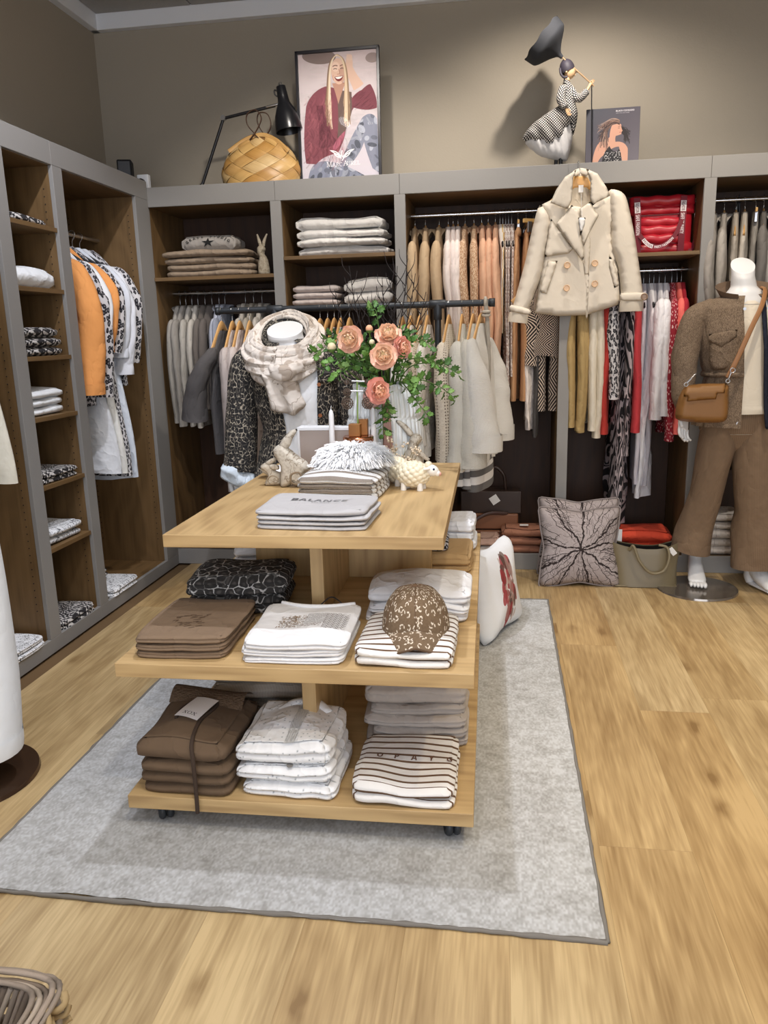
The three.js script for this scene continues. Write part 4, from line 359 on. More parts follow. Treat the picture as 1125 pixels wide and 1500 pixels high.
// ---- left wall: column with the orange sweatshirts; the rail runs along the wall
{ const X = -2.21, Y = 1.9; const leo = cloth('#ffffff', T.cheetah, 0.006), wh = cloth('#e9edf4', null, 0.008), or = cloth('#f0a45e', null, 0.007);
  const rows = [[-3.63, 'sweatshirt', or, 'orange sweatshirt nearest the viewer in the left wardrobe', 0.64, 0.62], [-3.69, 'blouse', leo, 'black and white spotted blouse between the two orange sweatshirts', 0.86, 0.66], [-3.735, 'shirt', cloth('#f2f3f6', null, 0.006), 'white shirt between the two orange sweatshirts', 0.66, 0.5], [-3.79, 'sweatshirt', or, 'second orange sweatshirt, farther from the viewer', 0.6, 0.42], [-3.855, 'blouse', leo, 'spotted blouse just behind the second orange sweatshirt', 0.8, 0.44], [-3.92, 'shirt', cloth('#dfe4ee', null, 0.006), 'pale blue-white shirt in the left wardrobe', 0.85, 0.45], [-3.985, 'jacket', cloth('#e3e6ee', null, 0.008), 'white denim jacket with rolled sleeve in the left wardrobe', 0.62, 0.54], [-4.06, 'blouse', leo, 'spotted blouse at the far end of the left rail', 0.78, 0.5]];
  rows.forEach(([z, kind, m, ref, len, sl], k) => hangTop([X, Y, z], 0.12 + jit(k, 0.1), { hg: 'black', name: 'hanging_' + kind, cat: kind, ref, label: ref, m, len, sl, seed: 131 + k, th: 0.03, fold: 0.018, w: 0.18, hem: 0.19, cuff: kind === 'blouse' ? 0 : 0.055, sth: k === 0 ? 0.044 : 0.034, cz: k === 0 ? 0.06 : 0.034, cuffw: 0.05, drop: 0.072, flare: 0.06, swing: k === 0 ? 0.02 : 0 }));
  [[-3.75, 'white jeans hanging lowest in the left wardrobe', '#e8ecf2', null, 1.22], [-3.82, 'white linen trousers behind the white jeans', '#eeeeea', null, 1.22], [-3.88, 'long spotted trousers beside the white linen ones', '#ffffff', T.cheetah, 1.24], [-3.95, 'pale blue-white trousers right of the spotted ones', '#dde5f0', null, 1.27]].forEach(([z, ref, c, mp, len], k) => hangTop([X + 0.02, Y, z], 0.1, { hg: 'black', name: 'hanging_trousers', cat: 'trousers', ref, label: ref, m: cloth(c, mp, 0.008), len, sl: 0, seed: 9 + k, drop: 0.16, neck: 0.1, w: 0.14, hem: 0.235, th: 0.03, fold: 0.016 }));
  hangTop([X, Y, -2.75], 0.05, { hg: 'black', name: 'hanging_blouse', cat: 'blouse', ref: 'spotted blouse at the left picture edge', label: 'spotted blouse over the cream skirt at the left picture edge', m: leo, len: 0.85, sl: 0.66, seed: 150, th: 0.04, fold: 0.02, w: 0.2 });
  hangTop([X + 0.02, Y, -2.84], 0.12, { hg: 'black', name: 'hanging_skirt', cat: 'skirt', ref: 'cream skirt at the left picture edge', label: 'plain cream skirt hanging at the left picture edge', m: cloth('#e6e2d2', null, 0.004), len: 1.1, sl: 0, seed: 15, drop: 0.2, neck: 0.12, w: 0.16, hem: 0.25, th: 0.04, fold: 0.014 });
}
// ---------------------------------------------------------------- the cream coat hung on the fascia
{ const m = cloth('#ddd4c5', null, 0.002), seam = cloth('#d8cebd', null, 0.002), P = [0.39, 1.75, -4.35];
  const h = thing('hanger', 'wooden hanger hooked on the grey fascia, holding the cream coat', 'hanger', P);
  part(h, 'hook', tube([[0.002, 0.365, 0], [0.0, 0.41, 0], [-0.004, 0.436, -0.012], [-0.005, 0.444, -0.05], [-0.004, 0.437, -0.075]], [0.002, 0.002], { nu: 6, nv: 18, ref: [1, 0, 0] }), M.steel);
  part(h, 'bar', puff([[-0.03, 0.366], [0.034, 0.366], [0.06, 0.33], [0.16, 0.262], [0.15, 0.235], [0.045, 0.3], [-0.035, 0.3], [-0.14, 0.225], [-0.15, 0.25], [-0.055, 0.33]], 0.014, { step: 0.012, round: 0.006 }), mat('#dba968', { roughness: 0.4 }));
  const t = thing('coat', 'short cream double-breasted wool coat hanging in front of the wardrobes', 'coat', P);
  const fold = (x, y) => 0.004 * Math.sin(x * 30 + y * 9) * clamp(0.2 - y) + 0.004 * n3(x * 12, y * 7, 2);
  part(t, 'body', puff([[-0.186, 0.238], [-0.124, 0.264], [-0.039, 0.228], [0.03, 0.214], [0.074, 0.222], [0.137, 0.282], [0.187, 0.273], [0.172, 0.099], [0.178, 0.03], [0.209, -0.089], [0.229, -0.272], [0.054, -0.323], [-0.088, -0.324], [-0.214, -0.305], [-0.195, -0.141], [-0.165, 0.026], [-0.16, 0.169]], 0.056, { step: 0.018, round: 0.016, spline: false, bend: fold }), m);
  part(t, 'front_edge', puff([[0.012, 0.06], [0.06, 0.06], [0.06, -0.1], [0.06, -0.325], [0.05, -0.326], [0.047, -0.186], [0.03, -0.08]], 0.012, { step: 0.014, round: 0.006, bend: (x, y) => 0.028 + fold(x, y) }), m);
  const sb = (x, y) => 0.012 + 0.005 * n3(x * 12, y * 7, 4);
  part(t, 'sleeve', puff([[-0.197, 0.235], [-0.148, 0.183], [-0.143, 0.097], [-0.166, -0.024], [-0.187, -0.126], [-0.243, -0.28], [-0.252, -0.318], [-0.342, -0.3], [-0.325, -0.255], [-0.267, -0.042], [-0.229, 0.137]], 0.08, { step: 0.018, round: 0.036, bend: sb }), m);
  part(t, 'sleeve', puff([[0.144, 0.282], [0.194, 0.285], [0.235, 0.246], [0.286, 0.051], [0.338, -0.225], [0.339, -0.261], [0.223, -0.265], [0.225, -0.214], [0.207, -0.089], [0.168, 0.013], [0.162, 0.113]], 0.08, { step: 0.018, round: 0.036, bend: sb }), m);
  part(t, 'cuff', tube([[-0.297, -0.3, 0.012], [-0.3, -0.33, 0.012], [-0.303, -0.352, 0.012]], [[0.05, 0.046], [0.053, 0.048], [0.052, 0.046]], { nu: 20, nv: 5, caps: false }), seam); part(t, 'cuff', tube([[0.282, -0.255, 0.012], [0.281, -0.285, 0.012], [0.281, -0.311, 0.012]], [[0.058, 0.046], [0.061, 0.05], [0.06, 0.046]], { nu: 20, nv: 5, caps: false }), seam);
  part(t, 'cuff_strap', puff([[-0.335, -0.261], [-0.239, -0.288], [-0.247, -0.314], [-0.344, -0.29]], 0.012, { step: 0.012, round: 0.005, bend: () => 0.062 }), m); part(t, 'cuff_strap', puff([[0.222, -0.22], [0.338, -0.221], [0.355, -0.243], [0.34, -0.26], [0.226, -0.256]], 0.012, { step: 0.012, round: 0.005, bend: () => 0.062 }), m);
  part(t, 'inner_back', puff([[-0.036, 0.362], [0.003, 0.384], [0.046, 0.37], [0.06, 0.224], [0.02, 0.06], [-0.06, 0.228]], 0.01, { step: 0.014, round: 0.006, bend: () => -0.002 }), cloth('#cbbfab'));
  const roll = (x, y) => 0.05 + 0.02 * clamp(1 - Math.abs(x) * 4);
  part(t, 'collar', puff([[-0.022, 0.384], [-0.036, 0.346], [-0.04, 0.24], [-0.06, 0.199], [-0.146, 0.236], [-0.118, 0.298], [-0.075, 0.356]], 0.01, { step: 0.012, round: 0.004, spline: false, bend: roll }), m); part(t, 'collar', puff([[0.02, 0.39], [0.083, 0.361], [0.129, 0.296], [0.147, 0.254], [0.067, 0.219], [0.05, 0.238], [0.049, 0.328], [0.033, 0.371]], 0.01, { step: 0.012, round: 0.004, spline: false, bend: roll }), m);
  part(t, 'collar_stand', tube([[-0.03, 0.372, 0.03], [0.004, 0.39, -0.005], [0.04, 0.374, 0.03]], [[0.014, 0.006], [0.016, 0.006]], { nu: 8, nv: 12 }), m);
  const lap = (x, y) => 0.055 + 0.018 * clamp((0.2 - y) * 3, 0, 1) * clamp((y + 0.07) * 8);
  part(t, 'lapel', puff([[-0.039, 0.221], [-0.114, 0.133], [-0.045, 0.036], [0.033, -0.072], [0.026, 0.004], [0.012, 0.062], [-0.002, 0.19]], 0.008, { step: 0.012, round: 0.0035, spline: false, bend: lap }), m); part(t, 'lapel', puff([[0.0, 0.2], [0.052, 0.232], [0.096, 0.164], [0.049, 0.075], [0.021, 0.004], [0.012, 0.062]], 0.008, { step: 0.012, round: 0.0035, spline: false, bend: lap }), m);
  part(t, 'storm_flap', puff([[-0.169, -0.024], [-0.045, -0.011], [-0.025, 0.012], [-0.076, 0.077], [-0.114, 0.132], [-0.14, 0.162], [-0.15, 0.098]], 0.012, { step: 0.014, round: 0.006, spline: false, bend: () => 0.038 }), m);
  part(t, 'pocket_welt', puff([[-0.151, -0.041], [-0.101, -0.046], [-0.153, -0.209], [-0.191, -0.2]], 0.012, { step: 0.013, round: 0.004, spline: false, bend: (x, y) => 0.032 + fold(x, y) }), m); part(t, 'pocket_welt', puff([[0.157, -0.019], [0.18, -0.059], [0.215, -0.177], [0.19, -0.192], [0.159, -0.087]], 0.012, { step: 0.013, round: 0.004, spline: false, bend: (x, y) => 0.029 + fold(x, y) }), m);
  const bt = merge([new THREE.CylinderGeometry(0.0165, 0.0165, 0.004, 24).rotateX(q90), new THREE.TorusGeometry(0.0145, 0.0026, 8, 28).translate(0, 0, 0.002)]);
  for (const [x, y] of [[-0.053, -0.07], [0.086, -0.066], [-0.053, -0.184], [0.089, -0.168]]) part(t, 'button', bt, mat('#d9b48c', { roughness: 0.3 }), { p: [x, y, 0.042 + fold(x, y)] });
  part(t, 'button', bt, mat('#8d6f52', { roughness: 0.3 }), { p: [0.334, -0.241, 0.071] });
  part(t, 'neck_label', box(-0.004, 0.285, 0.012, 0.02, 0.32, 0.014), M.paper); part(t, 'swing_tag', puff([[-0.008, 0.156], [0.029, 0.154], [0.026, 0.119], [0.006, 0.066], [-0.002, 0.12]], 0.002, { step: 0.01, round: 0.001, spline: false, bend: () => 0.078 }), M.paper); part(t, 'tag_string', rod([0.008, 0.29, 0.015], [0.012, 0.156, 0.078], 0.0008, 5), M.paper);
}
// ---------------------------------------------------------------- mannequins
const handG = (s) => { const f = []; f.push(tube([[0, 0.012, 0], [0, -0.03, 0.002], [0.002 * s, -0.065, 0.006], [0.002 * s, -0.092, 0.012]], [[0.024, 0.018], [0.032, 0.015], [0.038, 0.014], [0.034, 0.01]], { nu: 14, nv: 14 })); [[-0.028, 0.058, 0.0075], [-0.0095, 0.07, 0.0082], [0.0095, 0.076, 0.0086], [0.028, 0.068, 0.0082]].forEach(([x, L, r], k) => f.push(tube([[s * x, -0.08, 0.01], [s * x * 1.08, -0.08 - L * 0.42, 0.014], [s * x * 1.06, -0.08 - L * 0.78, 0.026], [s * x, -0.08 - L, 0.044]], [r * 1.1, r, r * 0.92, r * 0.7], { nu: 9, nv: 12 }))); f.push(tube([[s * 0.026, -0.022, 0.006], [s * 0.045, -0.045, 0.016], [s * 0.05, -0.07, 0.028], [s * 0.044, -0.094, 0.038]], [0.014, 0.012, 0.0105, 0.007], { nu: 9, nv: 12 })); return merge(f); };
const footG = () => { const f = [tube([[0, 0.26, -0.02], [0, 0.17, -0.02], [0, 0.1, -0.01], [0, 0.058, 0.045], [0, 0.03, 0.115], [0, 0.018, 0.15]], [[0.042, 0.044], [0.034, 0.036], [0.034, 0.044], [0.04, 0.04], [0.046, 0.022], [0.04, 0.014]], { nu: 16, nv: 26, ref: [0, 0, 1] }), tube([[0, 0.12, -0.025], [0, 0.05, -0.04], [0, 0.014, -0.03]], [[0.03, 0.03], [0.032, 0.034], [0.026, 0.024]], { nu: 14, nv: 10 })]; [-0.03, -0.015, 0, 0.015, 0.031].forEach((x, k) => f.push(tube([[x, 0.02, 0.135], [x * 1.1, 0.017, 0.165 + [0, 0.006, 0.01, 0.014, 0.016][k]], [x * 1.12, 0.009, 0.18 + [0, 0.006, 0.01, 0.014, 0.016][k]]], [0.01 + 0.0015 * (k === 4), 0.0095 + 0.002 * (k === 4), 0.006], { nu: 8, nv: 8 }))); f.push(tube([[0, 0.014, -0.03], [0, 0.012, 0.06], [0, 0.01, 0.14]], [[0.026, 0.012], [0.034, 0.012], [0.042, 0.01]], { nu: 12, nv: 10, ref: [0, 1, 0] })); return merge(f); };

const cutNeck = (g, y0, k) => { const p = g.attributes.position; let m = -9; for (let i = 0; i < p.count; i++) m = Math.max(m, p.getY(i)); for (let i = 0; i < p.count; i++) { const y = p.getY(i); if (y > y0) p.setY(i, y - k * p.getZ(i) * (y - y0) / (m - y0)); } return smooth(g); };
{ // left: dark leopard jacket and scarf, behind the display table
  const X = -0.95, Z = -3.62, o = [X, 0, Z];
  const t = thing('mannequin', 'white headless mannequin wearing leopard jacket and scarf behind the table', 'mannequin', o);
  part(t, 'torso', cutNeck(loft([[1.4, -0.04, 0.02, 0.084, 0.07], [1.37, -0.04, 0.02, 0.082, 0.07], [1.33, -0.035, 0.01, 0.086, 0.072], [1.29, -0.01, 0, 0.13, 0.085], [1.25, 0, 0, 0.18, 0.1], [1.1, 0, 0.01, 0.165, 0.115], [0.95, 0, 0.01, 0.135, 0.09], [0.8, 0, 0, 0.17, 0.11], [0.72, 0, 0, 0.175, 0.115]], { nu: 36, nv: 40, cap: true }), 1.32, 0.55), M.mannequin);
  part(t, 'pole', rod([0, 0.01, -0.02], [0, 0.74, -0.02], 0.014, 14), M.chrome); part(t, 'base', new THREE.CylinderGeometry(0.17, 0.175, 0.014, 48).translate(0, 0.016, -0.02), mat('#7b746c', { roughness: 0.12, metalness: 0.6 }));
  part(t, 'hand', handG(-1), M.mannequin, { p: [-0.32, 0.72, 0.02], r: [0.2, 0.6, 0.1] }); part(t, 'hand', handG(1), M.mannequin, { p: [0.3, 0.72, 0.0] });
  const w = thing('pleated_blouse', 'white softly pleated top under the leopard jacket', 'top', o);
  part(w, 'front', loft([[1.27, -0.01, 0.005, 0.15, 0.1], [1.2, 0, 0.005, 0.172, 0.112], [1.08, 0.01, 0.015, 0.175, 0.13], [0.95, 0.015, 0.015, 0.165, 0.13], [0.8, 0.01, 0.01, 0.185, 0.135], [0.66, 0.01, 0.01, 0.19, 0.14]], { nu: 64, nv: 26, fold: 0.028, fk: 22 }), cloth('#eef0f2', null, 0.006));
  const j = thing('leopard_jacket', 'dark grey leopard denim jacket worn open by the left mannequin', 'jacket', o), leo = mat('#ffffff', { map: T.leopard, roughness: 0.9 });
  part(j, 'body', loft([[1.345, -0.03, -0.01, 0.1, 0.085], [1.315, -0.02, -0.005, 0.165, 0.1], [1.27, -0.01, 0, 0.215, 0.12], [1.18, -0.005, 0.005, 0.218, 0.138], [1.05, 0, 0.01, 0.2, 0.145], [0.93, 0.01, 0.01, 0.178, 0.14], [0.8, 0, 0.01, 0.2, 0.15], [0.66, -0.005, 0.01, 0.23, 0.16]], { nu: 56, nv: 36, a0: (v) => 0.06 + 0.045 * sstep(0, 0.4, v) , a1: (v) => 0.965 + 0.01 * v, fold: 0.02, fk: 5, seed: 1 }), leo);
  part(j, 'sleeve', tube([[-0.16, 1.285, 0], [-0.235, 1.24, 0.005], [-0.27, 1.05, 0.01], [-0.285, 0.88, 0.02], [-0.3, 0.73, 0.03]], [[0.04, 0.05], [0.075, 0.085], [0.072, 0.085], [0.078, 0.08], [0.084, 0.08]], { nu: 20, nv: 30, wr: 0.09, wf: 12, caps: false }), leo);
  part(j, 'sleeve', tube([[0.15, 1.285, 0], [0.22, 1.24, -0.01], [0.25, 1.05, -0.02], [0.268, 0.88, -0.02], [0.29, 0.73, 0.0]], [[0.04, 0.05], [0.068, 0.08], [0.058, 0.075], [0.056, 0.07], [0.06, 0.07]], { nu: 20, nv: 30, wr: 0.09, wf: 12, caps: false }), leo);
  part(j, 'collar', surf(40, 8, (u, v) => { const a = lerp(0.085, 0.94, u) * 6.2832, up = 0.5 - 0.5 * Math.cos(a), y0 = 1.29 + 0.05 * up, y1 = 1.3 + 0.165 * up, r = lerp(0.082, 0.112, v); return [-0.03 + r * 1.08 * Math.sin(a), lerp(y0, y1, v), 0.015 + (r - 0.012) * Math.cos(a)]; }, 0.5, 0.16), leo);
  part(j, 'pocket_flap', puff([[-0.17, 1.185], [-0.06, 1.165], [-0.062, 1.12], [-0.115, 1.1], [-0.168, 1.14]], 0.01, { step: 0.012, round: 0.005, spline: false, bend: (x) => 0.133 - 2.2 * (x + 0.04) ** 2 }), leo); part(j, 'pocket_flap', puff([[0.13, 1.2], [0.21, 1.2], [0.215, 1.15], [0.17, 1.135], [0.132, 1.15]], 0.01, { step: 0.012, round: 0.005, spline: false, bend: (x) => 0.15 - 3 * (x - 0.05) ** 2 }), leo);
  for (const y of [1.14, 1.0, 0.86]) part(j, 'button', new THREE.CylinderGeometry(0.009, 0.009, 0.004, 16).rotateX(q90), M.copper, { p: [0.135, y, 0.127] });
  part(j, 'rolled_cuff', tube([[-0.3, 0.745, 0.03], [-0.315, 0.71, 0.035], [-0.335, 0.672, 0.04]], [[0.08, 0.075], [0.1, 0.092], [0.078, 0.07]], { nu: 22, nv: 10, wr: 0.28, wf: 24 }), cloth('#d8e4ee', null, 0.012), { label: 'pale blue turned-up cuff' });
  part(j, 'rolled_cuff', tube([[0.29, 0.74, 0.0], [0.295, 0.7, 0.0], [0.3, 0.66, 0.0]], [[0.062, 0.07], [0.075, 0.08], [0.062, 0.07]], { nu: 18, nv: 8, wr: 0.2, wf: 24 }), cloth('#d8e4ee', null, 0.012));
  const s = thing('scarf', 'cream draped scarf with grey sketch pattern around the leopard collar', 'scarf', o), sm = cloth('#ffffff', T.scarf, 0.012, { roughness: 0.9 });
  const ring = (k, up, rx, rz, r, tw) => { const g = surf(120, 48, (u, v) => { const a = u * 6.2832, b = v * 6.2832, f = 1 + 0.14 * Math.sin(b * 5 + a * 1.5 * Math.sign(tw) + k + Math.sin(a * 2)) + 0.08 * Math.sin(b * 10 + a * 2 * Math.sign(tw) + k * 2) + 0.14 * n3(u * 12, v * 16, k); const back = 0.5 - 0.5 * Math.cos(a), y = 1.225 + up + 0.175 * Math.pow(back, 1.15), rr = r * f * (1 - 0.2 * back); return [-0.045 + (rx + rr * Math.cos(b)) * Math.sin(a), y + rr * 1.15 * Math.sin(b), 0.02 + (rz + rr * 0.9 * Math.cos(b)) * Math.cos(a)]; }, 1.2, 0.4); return g; };
  part(s, 'loop', ring(1, 0.01, 0.158, 0.128, 0.047, 3), sm); part(s, 'loop', ring(4, -0.035, 0.142, 0.138, 0.046, -2), sm); part(s, 'loop', ring(7, 0.045, 0.14, 0.12, 0.035, 4), sm);
  part(s, 'tail', puff([[-0.087, 0.1], [-0.045, 0.11], [0.03, 0.105], [0.084, 0.065], [0.092, 0.011], [0.116, -0.037], [0.083, -0.067], [0.059, -0.086], [0.003, -0.071], [-0.045, -0.057], [-0.055, 0.007], [-0.066, 0.062]].map(([x, y]) => [x - 0.035, y + 1.09]), 0.03, { step: 0.014, round: 0.02, bend: (x, y) => 0.175 + 0.014 * Math.sin(x * 70 + y * 18) + 0.01 * n3(x * 30, y * 20, 4) + (y - 1.1) * 0.05 }), sm);
  part(s, 'knot', tube([[-0.09, 1.215, 0.16], [-0.045, 1.2, 0.2], [0.02, 1.205, 0.2], [0.07, 1.23, 0.165]], [[0.028, 0.02], [0.036, 0.026], [0.03, 0.02]], { nu: 18, nv: 20, wr: 0.4, wf: 40 }), sm);
}
{ // right: brown speckled jacket, cream jumper, corduroy trousers
  const X = 1.2, Z = -4.2, o = [X, 0, Z];
  const t = thing('mannequin', 'white headless mannequin in brown jacket at the right picture edge', 'mannequin', o);
  part(t, 'torso', cutNeck(loft([[1.64, -0.03, 0.0, 0.056, 0.05], [1.6, -0.028, 0.005, 0.054, 0.056], [1.54, -0.02, 0, 0.06, 0.062], [1.5, -0.01, 0, 0.095, 0.08], [1.45, 0, 0, 0.18, 0.095], [1.3, 0, 0.01, 0.16, 0.115], [1.1, 0, 0.005, 0.13, 0.09], [0.9, 0, 0, 0.165, 0.11], [0.82, 0, 0, 0.17, 0.11]], { nu: 36, nv: 44, cap: true }), 1.54, 0.8), M.mannequin);
  part(t, 'hand', handG(-1), M.mannequin, { p: [-0.285, 0.93, 0.11], r: [-0.25, 0.7, -0.3] }); part(t, 'hand', handG(1), M.mannequin, { p: [0.3, 0.9, 0.05], r: [-0.1, -0.5, 0.1] });
  part(t, 'foot', footG(), M.mannequin, { p: [-0.145, 0.014, -0.07], r: [0, -0.12, 0] }); part(t, 'foot', footG(), M.mannequin, { p: [0.14, 0.005, 0.03], r: [0, 0.45, 0] });
  part(t, 'base', new THREE.CylinderGeometry(0.2, 0.203, 0.01, 64).translate(-0.165, 0.0055, 0.08), new THREE.MeshStandardMaterial({ color: '#8f877e', metalness: 0.7, roughness: 0.13 }));
  const tr = thing('corduroy_trousers', 'wide taupe-brown corduroy trousers on the right mannequin', 'trousers', o), cm = mat('#ffffff', { map: T.cord, roughness: 0.95, bumpMap: T.wrinkle, bumpScale: 0.006 });
  part(tr, 'hips', loft([[1.03, 0, 0, 0.14, 0.1], [0.92, 0, 0, 0.178, 0.12], [0.84, 0, 0, 0.186, 0.118], [0.76, 0, 0, 0.14, 0.075], [0.72, 0, 0, 0.08, 0.04]], { nu: 36, nv: 14, cap: true }), cm);
  part(tr, 'leg', tube([[-0.08, 0.92, 0], [-0.105, 0.72, 0.005], [-0.13, 0.5, -0.01], [-0.16, 0.33, -0.03], [-0.185, 0.185, -0.04]], [[0.1, 0.118], [0.092, 0.104], [0.084, 0.095], [0.09, 0.1], [0.108, 0.115]], { nu: 30, nv: 44, wr: 0.1, wf: 8, caps: false }), cm);
  part(tr, 'leg', tube([[0.08, 0.92, 0], [0.095, 0.72, 0.01], [0.11, 0.5, 0.02], [0.12, 0.32, 0.03], [0.13, 0.12, 0.035]], [[0.104, 0.118], [0.108, 0.108], [0.106, 0.105], [0.112, 0.11], [0.128, 0.12]], { nu: 30, nv: 44, wr: 0.1, wf: 8, seed: 4, caps: false }), cm);
  const ju = thing('cream_jumper', 'plain cream jumper under the brown speckled jacket', 'jumper', o), cj = cloth('#e8dfcd', null, 0.005);
  part(ju, 'body', loft([[1.475, 0, 0.0, 0.1, 0.08], [1.44, 0, 0, 0.17, 0.1], [1.35, 0, 0.01, 0.18, 0.122], [1.15, 0, 0.01, 0.165, 0.125], [1.0, 0, 0.01, 0.175, 0.135], [0.94, 0, 0.01, 0.178, 0.138]], { nu: 40, nv: 26, fold: 0.015, fk: 4 }), cj);
  part(ju, 'neckband', loft([[1.478, -0.004, 0.002, 0.094, 0.079], [1.466, -0.004, 0.004, 0.107, 0.088], [1.452, -0.003, 0.004, 0.124, 0.094]], { nu: 36, nv: 5 }), cj); part(ju, 'hem_band', loft([[0.965, 0, 0.01, 0.181, 0.14], [0.95, 0, 0.01, 0.185, 0.144], [0.925, 0, 0.01, 0.181, 0.14]], { nu: 40, nv: 5, fold: 0.012, fk: 4 }), cj);
  const j = thing('speckled_jacket', 'brown speckled field jacket worn open on the right mannequin', 'jacket', o), bm = cloth('#ffffff', T.brownspeck, 0.008);
  const fr = { nu: 60, a0: (v) => 0.05 + 0.03 * v, a1: (v) => 0.975 - 0.01 * (1 - v), fold: 0.02, fk: 6, seed: 3 };
  part(j, 'body', loft([[1.5, -0.005, -0.01, 0.105, 0.085], [1.475, 0, -0.005, 0.19, 0.11], [1.43, 0, 0, 0.235, 0.125], [1.3, 0, 0.008, 0.22, 0.145], [1.17, 0, 0.01, 0.2, 0.146], [1.12, 0, 0.01, 0.18, 0.14]], { ...fr, nv: 28 }), bm);
  part(j, 'skirt', loft([[1.125, 0, 0.01, 0.181, 0.141], [1.105, 0, 0.01, 0.18, 0.14], [1.0, 0, 0.01, 0.208, 0.155], [0.86, 0, 0.01, 0.215, 0.165]], { ...fr, nv: 18, fold: 0.05, fk: 17, a0: 0.08, a1: 0.975 }), bm);
  part(j, 'waist_casing', surf(60, 6, (u, v) => { const a = lerp(0.077, 0.972, u) * 6.2832, b = v * 6.2832, r = 0.012 * (1 + 0.25 * Math.sin(u * 150)); return [(0.185 + r * Math.cos(b)) * Math.sin(a), 1.118 + r * Math.sin(b), 0.01 + (0.147 + r * Math.cos(b)) * Math.cos(a)]; }, 0.9, 0.07), bm);
  part(j, 'collar', surf(40, 8, (u, v) => { const a = lerp(0.07, 0.93, u) * 6.2832, up = 0.5 - 0.5 * Math.cos(a), r = lerp(0.096, 0.125, v); return [-0.01 + r * 1.15 * Math.sin(a), lerp(1.465 + 0.03 * up, 1.525 + 0.05 * up, v) - 0.03 * v * (1 - up), 0.01 + (r - 0.016) * Math.cos(a)]; }, 0.5, 0.1), cloth('#6f5b49', null, 0.004));
  part(j, 'sleeve', tube([[-0.15, 1.455, 0], [-0.236, 1.395, 0.005], [-0.275, 1.22, 0.015], [-0.288, 1.06, 0.05], [-0.278, 0.94, 0.095]], [[0.04, 0.055], [0.066, 0.078], [0.066, 0.076], [0.06, 0.066], [0.046, 0.052]], { nu: 22, nv: 36, wr: 0.12, wf: 16, caps: false }), bm); part(j, 'sleeve', tube([[0.17, 1.445, 0], [0.25, 1.4, 0.005], [0.29, 1.22, 0.01], [0.295, 1.06, 0.02], [0.3, 0.93, 0.05]], [[0.045, 0.06], [0.082, 0.085], [0.076, 0.08], [0.066, 0.07], [0.05, 0.055]], { nu: 22, nv: 30, wr: 0.12, wf: 11, seed: 5, caps: false }), bm);
  part(j, 'pocket_flap', puff([[-0.19, 1.315], [-0.075, 1.335], [-0.075, 1.3], [-0.135, 1.248], [-0.192, 1.28]], 0.014, { step: 0.012, round: 0.006, spline: false, bend: (x) => 0.157 - 1.7 * x * x }), bm); part(j, 'pocket', puff([[-0.182, 1.29], [-0.08, 1.3], [-0.085, 1.16], [-0.17, 1.15]], 0.016, { step: 0.014, round: 0.01, bend: (x, y) => 0.15 - 1.7 * x * x + 0.006 * n3(x * 30, y * 12, 1) }), bm); part(j, 'pocket_flap', puff([[0.1, 1.33], [0.2, 1.31], [0.2, 1.28], [0.15, 1.255], [0.1, 1.295]], 0.012, { step: 0.012, round: 0.006, spline: false, bend: (x) => 0.157 - 1.7 * x * x }), bm);
  part(j, 'navy_facing', puff([[0.03, 1.455], [0.052, 1.45], [0.07, 1.2], [0.088, 1.0], [0.1, 0.865], [0.082, 0.862], [0.065, 1.0], [0.048, 1.2]], 0.005, { step: 0.012, round: 0.002, bend: (x, y) => 0.13 + 0.04 * clamp((1.45 - y) * 5, 0, 1) - 0.012 * clamp((1.2 - y) * 4) + 0.01 * clamp((1.0 - y) * 6) }), cloth('#1d2233'));
  const sg = new THREE.CylinderGeometry(0.0075, 0.0075, 0.005, 16).rotateX(q90); for (const [x, y, z] of [[-0.045, 1.43, 0.135], [0.06, 1.43, 0.14], [0.075, 1.2, 0.175], [0.09, 1.01, 0.168], [0.097, 0.93, 0.176], [-0.05, 0.885, 0.176]]) part(j, 'snap', sg, M.steel, { p: [x, y, z] });
  // shoulder bag
  const b = thing('shoulder_bag', 'tan leather crossbody bag hanging on the brown jacket', 'handbag', [0.975, 0.995, -3.985]), lm = mat('#8a6030', { roughness: 0.45, bumpMap: T.weave, bumpScale: 0.0008 });
  part(b, 'body', puff([[-0.128, -0.075], [-0.09, 0.075], [0.095, 0.085], [0.113, 0.05], [0.108, -0.088], [-0.01, -0.098]], 0.085, { step: 0.014, round: 0.035, bend: (x, y) => 0.01 * clamp(-y * 8) }), lm);
  part(b, 'flap', puff([[-0.104, 0.05], [-0.088, 0.079], [0.094, 0.09], [0.082, 0.046], [0.05, 0.044], [0.044, 0.018], [-0.088, 0.008], [-0.086, 0.032], [-0.104, 0.032]], 0.012, { step: 0.01, round: 0.004, spline: false, bend: (x, y) => 0.046 - 0.6 * Math.max(0, y - 0.05) }), lm);
  part(b, 'strap', tube([[0.1, 0.115, 0.01], [0.13, 0.19, 0.02], [0.19, 0.34, 0.005], [0.245, 0.45, -0.04], [0.28, 0.525, -0.13], [0.28, 0.53, -0.22]], [[0.012, 0.0025], [0.012, 0.0025]], { nu: 8, nv: 40, ref: [0, 0, 1] }), mat('#a0724a', { roughness: 0.5 }));
